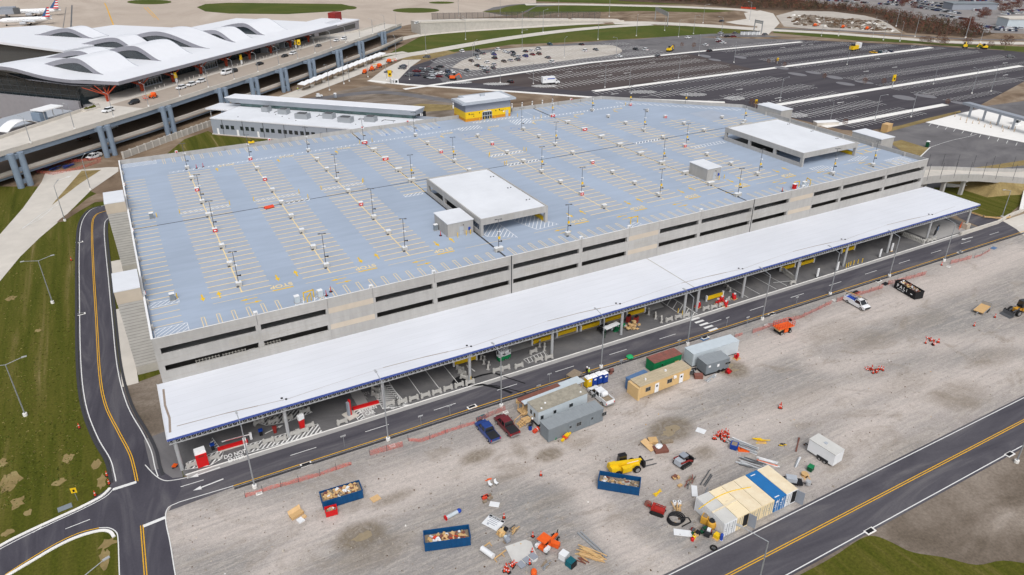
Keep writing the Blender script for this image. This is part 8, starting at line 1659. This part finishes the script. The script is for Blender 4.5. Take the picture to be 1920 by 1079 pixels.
o = thing('timber_screen', 'dark timber smoking shelter beside the yellow toilet', 'shelter', (*G(1081, 722), 0), .35); b = MB(); b.bx(0, .6, 2.2, 2.6, 2.0, .1); b.build('roof', M['timber_old'], o); b = MB(); [b.bx(x, y_, 0, .1, .1, 2.2)for x in (-1.2, 1.2)for y_ in (-.3, 1.5)]; b.build('post', M['timber_old'], o); b = MB(); [b.bx(-.4+.4*k, -.2, .5, .3, .3, .6)for k in range(3)]; b.build('blue_chair', M['blue_pot'], o)
dg = None
for px, py in ((574, 872), (885, 764), (1322, 634), (1447, 590), (1647, 528), (1800, 474), (152, 590), (149, 455), (1055, 0)):
 if py==0:continue
 if dg is None:dg = thing('drain_inlet', 'square kerb drain inlet with pale concrete rim', 'drain', (*G(px, py), Z4+.02), 0, 'kerb drain inlets'); b = MB(); b.bx(0, 0, 0, 1.8, .9, .06); b.build('rim', M['conc_white'], dg); b = MB(); b.bx(0, .05, .06, 1.3, .6, .01); b.build('grate', M['black'], dg)
 else :dup(dg, (*G(px, py), Z4+.02), .05)
for px, py, lab in ((1631, 997, 'drain inlet at the lower kerb of the diagonal road'), (1893, 853, 'drain inlet farther right on the diagonal road')):dup(dg, (*G(px, py), Z5), .0, lab)
for px, py, m, lab in ((903, 784, 'teal_mat', 'teal filter mat on the verge above the blue pickup'), (1321, 636, 'cont_blue_old', 'blue filter mat by the drain near the crosswalk'), (1331, 643, 'cont_blue_old', 'second blue filter mat behind the long pale trailer'), (1660, 533, 'black', 'black filter mat left of the black dumpster'), (1605, 549, 'black', 'torn black mat behind the white work pickup'), (122, 953, 'grey_box', 'grey filter mat on the lawn edge by the kerb'), (1863, 466, 'cont_blue_old', 'blue filter mat by the last road lamp')):
 if m=='teal_mat' and m not in M:M[m] = mat(m, S(56, 96, 104), var=.1)
 board(px, py, 1.9, 1.1, .15, lab, 'filter_mat', m, .03, 'mat')
def person(px, py, rz, lab, top, legs, hat):
 c = G(px, py); me = bpy.data.meshes.new('person')
 V = [(0, 0, .95), (0, 0, 1.2), (0, 0, 1.42), (0, 0, 1.55), (0, .02, 1.68), (.2, 0, 1.4), (.27, .06, 1.12), (.25, .24, .95), (-.2, 0, 1.4), (-.27, .06, 1.12), (-.25, .24, .95), (.1, 0, .9), (.11, .03, .5), (.11, 0, .08), (.11, .14, .04), (-.1, 0, .9), (-.12, -.02, .5), (-.12, -.04, .08), (-.12, .1, .04)]
 E_ = [(0, 1), (1, 2), (2, 3), (3, 4), (2, 5), (5, 6), (6, 7), (2, 8), (8, 9), (9, 10), (0, 11), (11, 12), (12, 13), (13, 14), (0, 15), (15, 16), (16, 17), (17, 18)]
 R_ = [.16, .15, .17, .065, .1, .075, .055, .045, .075, .055, .045, .105, .075, .055, .05, .105, .075, .055, .05]
 me.from_pydata(V, E_, []); o = bpy.data.objects.new('person', me); COL.objects.link(o)
 sk = o.modifiers.new('skin', 'SKIN'); lay = me.skin_vertices[0]if me.skin_vertices else None
 for v_, r in zip(lay.data, R_):v_.radius = (r, r*(.75 if r>.14 else 1))
 lay.data[0].use_root = True; sub = o.modifiers.new('sub', 'SUBSURF'); sub.levels = sub.render_levels = 1
 dgr = bpy.context.evaluated_depsgraph_get(); m2 = bpy.data.meshes.new_from_object(o.evaluated_get(dgr)); o.modifiers.clear(); o.data = m2; m2 .materials.clear(); m2 .materials.append(M['skin']); m2 .materials.append(M[top]); m2 .materials.append(M[legs])
 for p in m2 .polygons:
  z = p.center.z; p.material_index = 2 if z<.98 and abs(p.center.x)<.22 else (1 if z<1.5 and (z>1.0)else 0); p.use_smooth = True
 o.location = (c[0], c[1], Z2); o.rotation_euler = (0, 0, rz); tag(o, lab, 'person')
 b = MB(); b.lathe([(.17, 0), (.15, .1), (.08, .17), (.02, .19)], 12, (0, .02, 1.72)); b.bx(0, .14, 1.72, .24, .14, .02); b.build('helmet', M[hat], o)
 b = MB(); b.lathe([(.205, 1.02), (.215, 1.25), (.2, 1.44)], 12); b.build('vest', M['hivis' if top=='hivis' else top], o)
 return o
person(1104, 705, 1.2, 'person in a bright yellow green vest and white helmet behind the portable toilets', 'hivis', 'dark_trouser', 'white_paint'); person(1100, 703, -.6, 'person in dark clothes and white helmet behind the portable toilets', 'cloth_black', 'dark_trouser', 'white_paint'); person(1008-10, 800, 2.0, 'person in dark clothes with a white helmet by the timber steps', 'cloth_black', 'dark_trouser', 'white_paint'); person(559, 171, 1, 'person walking on the concrete road by the viaduct columns', 'hivis', 'dark_trouser', 'white_paint'); person(547, 172, 2, 'person in dark clothes on the concrete road by the viaduct columns', 'cloth_black', 'dark_trouser', 'black')
def road_lamp(loc, rz, lab, h=12.0, arms=1, grp=None, cat='street lamp', base=True, reach=2.6):
 o = thing('street_lamp', lab, cat, loc, rz, grp); b = MB(); b.tube((0, 0, .5), (0, 0, h-.6), .13, .08); b.build('pole', M['galv'], o)
 for k in range(arms):
  s = 1 if k==0 else -1; b = MB(); b.tube((0, 0, h-.6), (s*reach, 0, h), .06, .05); b.build('arm', M['galv'], o); b = MB(); b.bx(s*(reach+.3), 0, h-.06, .8, .3, .14); b.build('lamp_head', M['steel'], o)
 b = MB(); b.tube((0, 0, 0), (0, 0, .6), .36, n=12); b.build('concrete_base', M['conc_white'], o); return o
RL = [((478, 915), 12.8), ((728, 826), 12.5), ((940, 763), 12.0), ((1127, 690), 12), ((1289, 647), 11.8), ((1429, 600), 11.6), ((1556, 553), 11.4), ((1667, 519), 11.2), ((1770, 490), 11)]
lab = ['first street lamp from the left along the yard', 'street lamp beside the RETURN CAR lane', 'street lamp behind the two parked pickups', 'street lamp behind the portable toilets', 'street lamp behind the long pale trailer at the crosswalk', 'street lamp left of the orange scissor lift', 'street lamp left of the white work pickup', 'street lamp left of the black dumpster', 'street lamp by the rubble at the far mesh fence']
for (p, h), l in zip(RL, lab):road_lamp((*G(*p), 0), radians(92), 'tall grey '+l, h, grp='street lamps along the front road');
q = None
for (p, h)in RL:
 c = G(p[0]+8, p[1]+11)
 if q is None:q = thing('pull_box', 'small flat concrete box lid beside a street lamp base', 'ground box', (*c, Z3), 0, 'pull box lids by the street lamps'); b = MB(); b.bx(0, 0, 0, .9, .7, .12); b.build('box', M['conc_white'], q); b = MB(); b.bx(0, 0, .12, .7, .5, .02); b.build('lid', M['conc_block'], q)
 else :dup(q, (*c, Z3))
for p, h, rz, a, l in (((99, 569), 11.4, .1, 2, 'twin armed street lamp in the middle of the left lawn'), ((48, 780), 11.5, .1, 2, 'twin armed street lamp on the lower left lawn'), ((122, 415), 11.4, 1.2, 1, 'dark street lamp on the lawn beside the ramp road'), ((170, 356), 11, 1.2, 1, 'street lamp on the edge of the ramp road'), ((1905, 868), 12, radians(60), 1, 'street lamp on the mud verge at the right edge'), ((1878, 409), 9, radians(170), 1, 'street lamp on the lawn under the bridge')):road_lamp((*G(*p), 0), rz, l, h, a)
road_lamp((*G(152, 1079, 11.4), 0), radians(22), 'street lamp whose head rises over the bottom left grass', 11.6)
road_lamp((*G(1441, 1014, 11.4), 0), radians(118), 'dark street lamp standing just before the diagonal road', 11.8, reach=3.4)
sgn = None
for px, py in ((646, 838), (844, 780), (1010, 742), (1164, 694), (1272, 656), (1362, 613), (1400, 612), (1492, 574), (1030, 720), (790, 800)):
 c = G(px, py)
 if sgn is None:sgn = thing('back_sign', 'thin post with a small sign seen from behind at the road edge', 'road sign', (*c, 0), 0, 'small signs along the road edge'); b = MB(); b.tube((0, 0, 0), (0, 0, 2.3), .04, n=5); b.build('post', M['galv'], sgn); b = MB(); b.bx(0, .05, 2.1, .9, .03, .3); b.build('plate', M['steel'], sgn)
 else :dup(sgn, (*c, 0))
lp = None
for px, py, h in ((700, 73, 14), (799, 101, 14), (873, 75, 15), (979, 62, 15), (1018, 62, 16), (979, 96, 13), (1121, 75, 14), (1193, 68, 14), (1246, 58, 13), (1318, 44, 14), (1352, 68, 13), (1300, 64, 13), (1405, 40, 15), (1636, 70, 13), (1572, 68, 13), (1540, 68, 12), (1656, 76, 13), (1687, 78, 13), (1715, 70, 15), (1810, 72, 20), (1838, 80, 15), (1680, 50, 16), (1155, 108, 12), (1310, 105, 12), (1058, 109, 12), (887, 121, 12), (890, 116, 12), (1134, 165, 12), (1272, 147, 11), (1376, 118, 12), (1588, 122, 11), (1462, 190, 11), (1640, 226, 11), (1556, 230, 9), (1708, 220, 11), (1750, 158, 9), (1822, 176, 12), (1858, 172, 12), (645, 158, 13), (618, 170, 13), (725, 150, 12), (655, 153, 12), (690, 145, 12), (743, 110, 13), (1272, 70, 12), (860, 31, 16), (938, 30, 16), (1047, 31, 16), (1142, 32, 16), (768, 150, 10), (1180, 165, 10), (938, 156, 11), (1000, 158, 11)):
 c = G(px, py)
 if lp is None:lp = road_lamp((*c, 0), .4, 'thin tall light pole beyond the garage', 12, 1, 'distant light poles beyond the garage', 'light pole')
 else :dup(lp, (*c, 0), rnd.uniform(0, 6), sc=h/12)
for px, py, h in ((128, 298, 7), (68, 310, 8), (398, 255-40, 8), ):pass
vl = None
for k in range(17):
 s = -60+17.5*k; p = T(s, -20.2 if s<70 else -20.2+(s-70)*.042, 11.6)
 if vl is None:vl = road_lamp(p, TA+pi/2, 'short light pole on the parapet of the upper roadway', 9, 1, 'light poles on the viaduct parapet', 'light pole', reach=1.4)
 else :dup(vl, p, TA+pi/2)
kb = None
for k in range(46):
 p = T(20+k*3.1, 1.6+.3*(k%3), 10.82)
 if kb is None:kb = thing('kerb_bollard', 'short pale bollard along the terminal kerb', 'bollard', p, 0, 'bollards along the terminal kerb'); b = MB(); b.tube((0, 0, 0), (0, 0, 1.1), .16); b.build('post', M['conc_light'], kb); b = MB(); b.tube((0, 0, 1.1), (0, 0, 1.2), .18); b.build('cap', M['steel'], kb)
 elif k%9 not in (3, 4):dup(kb, p)
q = thing('planter', 'raised planter with shrubs beside the terminal stairs', 'planter', T(-16, .2, 10.8), TA); b = MB(); b.bx(0, 0, 0, 7, 2.4, .7); b.build('box', M['conc_light'], q); b = MB(); [b.blob((rnd.uniform(-2.6, 2.6), rnd.uniform(-.8, .8), .9), .5, .5, .4, 6, 4, .4)for _ in range(14)]; b.build('shrub', M['lawn'], q)
for px, py, h, l in ((732, 157, 7, 'tall yellow and white sign pylon at the car park entrance'), (1672, 166, 7, 'tall yellow sign on the white walkway of the car park'), (1416, 203, 4, 'yellow sign just behind the rear parapet of the garage'), (1457, 120, 3.5, 'small yellow sign on a traffic island between aisles'), (562, 95, 6, 'yellow sign by the last terminal column')):
 o = thing('yellow_sign', l, 'sign', (*G(px, py, 10.8 if px==562 else 0), 10.8 if px==562 else Z3)); b = MB(); b.tube((0, 0, 0), (0, 0, h*.6), .2); b.build('post', M['steel'], o); b = MB(); b.bx(0, 0, h*.5, h*.28, .5, h*.45); b.build('head', M['yellow_paint'], o); b = MB(); b.bx(0, -.27, h*.6, h*.14, .04, h*.14); b.build('symbol', M['black'], o)
for px, py, l in ((738, 157, 'white control box left of the pair at the lot entrance'), (742.5, 157.5, 'white control box right of the pair at the lot entrance')):o = thing('control_box', l, 'control box', (*G(px, py), Z4)); b = MB(); b.bx(0, 0, 0, 2.4, 1.6, 2.2); b.build('box', M['cont_white'], o); b = MB(); b.bx(0, -.82, .6, 1.2, .03, 1.2); b.build('window', M['glass_dark'], o)
ex = None
for k in range(9):
 c = G(1390+k*4.0, 65.5+(k%2)*.4)
 if ex is None:ex = thing('exit_booth_post', 'white post at the exit lanes of the grey bay', 'lane post', (*c, 0), 0, 'white posts at the exit lanes'); b = MB(); b.bx(0, 0, 0, 1.2, 1.2, 2.4); b.build('post', M['cont_white'], ex); b = MB(); b.bx(0, 0, 2.4, 1.5, 1.5, .2); b.build('cap', M['black'], ex)
 else :dup(ex, (*c, 0))
o = thing('timber_container', 'tan box standing on the strip between the lots', 'box', (*G(1661, 246), Z4), .2); b = MB(); b.bx(0, 0, 0, 4, 2.6, 2.8); b.build('box', M['timber'], o); b = MB(); b.bx(0, 0, 2.8, 4.1, 2.7, .15); b.build('lid', M['ply'], o)
o = thing('concrete_block_house', 'low white block at the end of the nearest lot walkway', 'block', (*G(1548, 234), Z4), -.3); b = MB(); b.bx(0, 0, 0, 10, 3, 1.2); b.build('block', M['conc_light'], o); b = MB(); b.bx(0, 0, 1.2, 10.2, 3.2, .2); b.build('cap', M['white_paint'], o)
def twig_tree(px, py, h, lab, grp, col=(112, 76, 60), n=420, cr=.42):
 key = 'leaf_%d'%col[0]
 if key not in M:M[key] = mat(key, S(*col), var=.35, scale=.8, rough=.9)
 c = G(px, py); o = thing('small_tree', lab, 'tree', (*c, 0), 0, grp); b = MB(); b.tube((0, 0, 0), (0, 0, h*.55), .05*h/3, .03*h/3, 6)
 for k in range(9):a = k*2.4; b.tube((0, 0, h*(.25+.04*k)), (cos(a)*h*cr*.8, sin(a)*h*cr*.8, h*(.55+.045*k)), .02*h/3, .008*h/3, 5)
 b.build('trunk', M['timber_old'], o); b = MB()
 for k in range(n):
  r = h*cr*rnd.random()**.5; a = rnd.uniform(0, 6.283); z = h*rnd.uniform(.3, 1.0); r*=math.sqrt(max(.05, 1-abs(z/h-.6)*1.9)); x, y_ = r*cos(a), r*sin(a); s_ = h*.045
  d = [Vector((rnd.uniform(-1, 1), rnd.uniform(-1, 1), rnd.uniform(-1, 1))).normalized()*s_ for _ in range(3)]; b.face([(x+q_.x, y_+q_.y, z+q_.z)for q_ in d])
 b.build('crown', M[key], o); return o
t0 = twig_tree(1470, 128, 3.2, 'small bare russet tree in a car park island', 'young trees in the car park islands')
for px, py in ((1300, 92), (1262, 93), (1278, 90), (1620, 160), (1656, 160), (1676, 158), (1416, 205), (1583, 238), (1775, 198), (1440, 121), (1408, 200), (1455, 120), (1545, 150)):dup(t0, (*G(px, py), 0), rnd.uniform(0, 6), sc=rnd.uniform(.8, 1.2))
t1 = twig_tree(1762, 86, 7, 'brown leafless shrub beside the back fence', 'brown shrubs along the back fence', (104, 74, 60), 700, .6)
for px, py, s_ in ((1738, 82, .7), (1728, 81, .6), (1744, 83, .6), (1812, 88, .8), (1884, 92, 1.2), (1856, 91, .6), (1770, 86, .7)):dup(t1, (*G(px, py), 0), rnd.uniform(0, 6), sc=s_)
rt_ = twig_tree(1868, 16, 9, 'red brown autumn tree among the far parked cars', 'autumn trees at the far car lot', (108, 66, 54), 800, .45)
for px, py, s_ in ((1877, 27, 1), (1843, 33, .9), (1836, 38, .8), (1695, 12, 1.2), (1703, 8, 1.1), (1688, 17, .9), (1712, 20, .8), (1605, 8, 1.0), (1890, 24, 1.0), (1905, 20, 1.0), (1805, 55, .9), (1812, 60, 1.0), (1822, 64, .9), (1818, 50, .8), (1850, 35, .8)):dup(rt_, (*G(px, py), 0), rnd.uniform(0, 6), sc=s_)
poly = [(1165, -2), (1300, 6), (1400, 15), (1480, 19), (1560, 20), (1640, 28), (1672, 45), (1700, 60), (1760, 68), (1826, 71), (1858, 66), (1830, 52), (1770, 42), (1700, 30), (1640, 18), (1560, 10), (1500, 2), (1500, -8), (1165, -8)]
wp = [G(*p)for p in poly]; bx0, bx1 = min(p[0]for p in wp), max(p[0]for p in wp); by0, by1 = min(p[1]for p in wp), max(p[1]for p in wp)
b = MB(); mats = [mat('brush_%d'%k, S(*c), var=.3, scale=.3, rough=.95)for k, c in enumerate(((96, 74, 62), (112, 82, 68), (84, 70, 56), (92, 86, 62), (124, 78, 64), (74, 62, 54)))]
cnt = 0; rr = random.Random(3)
while cnt<2600:
 x, y_ = rr.uniform(bx0, bx1), rr.uniform(by0, by1)
 if not inside((x, y_), wp):continue
 cnt+=1; h = rr.uniform(2.0, 5.5); r = h*rr.uniform(.35, .6); b.m = rr.randrange(6)
 for k in range(34):
  a = rr.uniform(0, 6.283); q = rr.random()**.5*r; z = h*rr.uniform(.1, 1); q*=math.sqrt(max(.1, 1-(z/h)**2*.85)); s_ = rr.uniform(.25, .6)
  d = [(rr.uniform(-1, 1)*s_, rr.uniform(-1, 1)*s_, rr.uniform(-.6, 1.6)*s_)for _ in range(3)]; b.face([(x+q*cos(a)+e_[0], y_+q*sin(a)+e_[1], z+e_[2])for e_ in d])
o = b.build('brush', mats); tag(o, 'dense brown leafless brush covering the far bank', 'brush'); o['kind'] = 'stuff'
b = MB(); mats = [M['rock'], M['conc_white'], M['soil'], M['conc_wall'], M['mud']]
wp2 = GP((1475, 28), (1520, 20), (1600, 26), (1655, 42), (1680, 60), (1560, 55), (1480, 46));
for k in range(900):
 t = rr.random(); p = lerp(lerp(wp2[0], wp2[3], rr.random()), lerp(wp2[6], wp2[4], rr.random()), t); b.m = rr.choice([0, 0, 1, 2, 3, 4, 4]); s_ = rr.uniform(.5, 3.2)*(1 if b.m in (2, 4)else .6); b.blob((p[0], p[1], 0), s_*1.4, s_, s_*.5, 6, 3, .6)
o = b.build('rubble', mats); tag(o, 'field of broken concrete and earth rubble below the brush', 'rubble'); o['kind'] = 'stuff'
b = MB(); mats = [M['rock'], M['conc_white'], M['soil'], M['timber'], M['stone']]
for k in range(1500):
 px = rr.uniform(320, 1900); py = rr.uniform(560, 1079)
 c = G(px, py)
 if not (50<c[1]<94)or c[0]<-6:continue
 b.m = rr.choice([0, 0, 4, 4, 2, 2, 1 if rr.random()<.3 else 0, 3 if rr.random()<.4 else 4])if rr.random()<.5 else 4; s_ = rr.uniform(.04, .13)*(1.5 if rr.random()<.06 else 1); b.bx(c[0], c[1], Z2, s_*2, s_*1.6, s_, rr.uniform(0, 3), .6)
o = b.build('scattered_stones', mats); tag(o, 'scattered stones and scraps over the gravel yard', 'stones'); o['kind'] = 'stuff'
gm = [mat('tuft_%d'%k, S(*c), var=.25, scale=1, rough=.95)for k, c in enumerate(((84, 96, 32), (98, 106, 42), (136, 126, 76), (110, 108, 54)))]
b = MB()
for k in range(5000):
 px = rr.uniform(0, 290); py = rr.uniform(380, 1010); c = G(px, py)
 if not (c[0]<-18.5-max(0, (150-c[1])*.0)and px<205-max(0, (py-860))*.9 and px<148+max(0, (py-700))*.25)or py>930-(px-100)*.3:continue
 if inside(c, concrete_left):continue
 b.m = rr.choice([0, 0, 1, 1, 2, 3]); s_ = rr.uniform(.1, .3)
 for j_ in range(2):a = rr.uniform(0, 3.1); b.face([(c[0]-cos(a)*s_, c[1]-sin(a)*s_, Z1), (c[0]+cos(a)*s_, c[1]+sin(a)*s_, Z1), (c[0]+rr.uniform(-.1, .1), c[1]+rr.uniform(-.1, .1), Z1+s_*.55)])
o = b.build('grass_tufts', gm); tag(o, 'short grass tufts over the left lawn', 'grass'); o['kind'] = 'stuff'
def tiny_car(col):
 b = MB(); b.m = 0; b.yprism([(-2.3, .3), (-2.3, .95), (2.2, .9), (2.35, .5), (2.2, .3)], -.92, .92); b.m = 1; b.hexa([(-1.9, -.85, .95), (1.1, -.85, .95), (1.1, .85, .95), (-1.9, .85, .95)], [(-1.4, -.66, 1.42), (.5, -.66, 1.42), (.5, .66, 1.42), (-1.4, .66, 1.42)]); b.m = 0; b.hexa([(-1.42, -.66, 1.421), (.5, -.66, 1.421), (.5, .66, 1.421), (-1.42, .66, 1.421)], [(-1.3, -.6, 1.5), (.4, -.6, 1.5), (.4, .6, 1.5), (-1.3, .6, 1.5)])
 return b.build('distant_car', [CAR[col], M['car_glass']])
tc_ = {}
def far_row(a, c, n, skip_=.1, rz=None):
 pa, pc = G(*a), G(*c)
 for k in range(n):
  if rr.random()<skip_:continue
  col = rr.choice(['white', 'white', 'silver', 'silver', 'grey', 'black', 'blue', 'darkblue', 'maroon']); p = lerp(pa, pc, (k+rr.uniform(-.15, .15))/n); r_ = (rz if rz is not None else ang(pa, pc)+pi/2)+rr.uniform(-.1, .1)
  if col not in tc_:o = tc_[col] = tiny_car(col); o.location = (*p, Z3); o.rotation_euler = (0, 0, r_)
  else :o = tc_[col].copy(); COL.objects.link(o); o.location = (*p, Z3); o.rotation_euler = (0, 0, r_)
  tag(o, '%s car parked in the crowded lot beyond the brush'%col.replace('darkblue', 'dark blue'), 'car', 'cars in the crowded lot beyond the brush')
for a, c, n in (((1552, 2), (1608, 5), 16), ((1615, 6), (1632, 7), 4), ((1645, 8), (1695, 12), 12), ((1662, 5), (1700, 7), 10), ((1668, 2), (1690, 3), 6), ((1708, 10), (1790, 24), 24), ((1712, 6), (1785, 16), 22), ((1720, 3), (1770, 9), 14), ((1720, 15), (1796, 27), 22), ((1760, 20), (1800, 27), 12), ((1766, 30), (1800, 36), 10), ((1796, 35), (1830, 40), 10), ((1822, 20), (1846, 21), 7), ((1832, 28), (1850, 30), 6), ((1848, 16), (1910, 6), 14), ((1880, 24), (1919, 20), 11), ((1882, 28), (1919, 25), 10), ((1832, 50), (1880, 55), 14), ((1832, 54), (1850, 58), 6), ((1866, 57), (1919, 60), 14), ((1870, 53), (1919, 55), 12), ((1900, 4), (1919, 2), 6), ((1860, 3), (1895, 1), 8), ((1800, 4), (1850, 2), 10)):far_row(a, c, n)
o = thing('far_shed', 'dark roofed shed in the far crowded lot', 'building', (*G(1817, 17), 0), -.5); b = MB(); b.bx(0, 0, 0, 40, 16, 5); b.build('wall', M['clad_grey'], o); b = MB(); b.bx(0, 0, 5, 41, 17, .6); b.build('roof', M['grey_box'], o)
o = thing('far_shed', 'pale blue walled shed at the right edge beyond the brush', 'building', (*G(1918, 50), 0), -.5); b = MB(); b.bx(0, 0, 0, 34, 14, 6); b.build('wall', M['light_box'], o); b = MB(); b.bx(0, 0, 6, 35, 15, .8); b.build('roof', M['conc_light'], o)
o = thing('orange_barrier_row', 'row of orange water barriers across the perimeter road', 'barrier', (0, 0, 0)); b = MB(); c, d = G(1392, 16.5), G(1414, 17.5); [b.bx(*lerp(c, d, k/8), Z4, 2.6, 1.0, 1.4, ang(c, d))for k in range(9)]; b.build('barrier', M['orange_red'], o); b = MB(); b.strip([c, d], .4, 1.5); b.build('rail', M['orange'], o)
w = bpy.data.worlds.new('World'); scn.world = w; w.use_nodes = True; nt = w.node_tree; bg = nt.nodes['Background']
sk = nt.nodes.new('ShaderNodeTexSky'); sk.sky_type = 'NISHITA'; sk.sun_disc = False; sk.sun_elevation = radians(52); sk.sun_rotation = radians(200); sk.dust_density = 4.0; sk.air_density = 1.0; sk.ozone_density = 1.0
hs = nt.nodes.new('ShaderNodeHueSaturation'); hs.inputs['Saturation'].default_value = .32; nt.links.new(sk.outputs[0], hs.inputs['Color']); nt.links.new(hs.outputs[0], bg.inputs['Color']); bg.inputs['Strength'].default_value = .15
sun = bpy.data.lights.new('sun', 'SUN'); sun.energy = 1.25; sun.angle = radians(30); sun.color = (1.0, .985, .965); so_ = bpy.data.objects.new('sun', sun); COL.objects.link(so_)
az = radians(200); el = radians(52); d_ = Vector((sin(az)*cos(el), cos(az)*cos(el), sin(el))); so_.rotation_euler = d_.to_track_quat('Z', 'Y').to_euler()
cam = bpy.data.cameras.new('camera'); cam.sensor_width = 36; cam.lens = FPX/1920*36; cam.clip_start = .5; cam.clip_end = 5000
co = bpy.data.objects.new('camera', cam); COL.objects.link(co); co.location = (0, 0, HC); co.rotation_euler = (pi/2-PIT, 0, YAW); scn.camera = co
scn.view_settings.view_transform = 'Standard'; scn.view_settings.look = 'None'; scn.view_settings.gamma = 1; scn.view_settings.exposure = .02; scn.view_settings.use_curve_mapping = False
scn.render.resolution_x = 1024; scn.render.resolution_y = 575
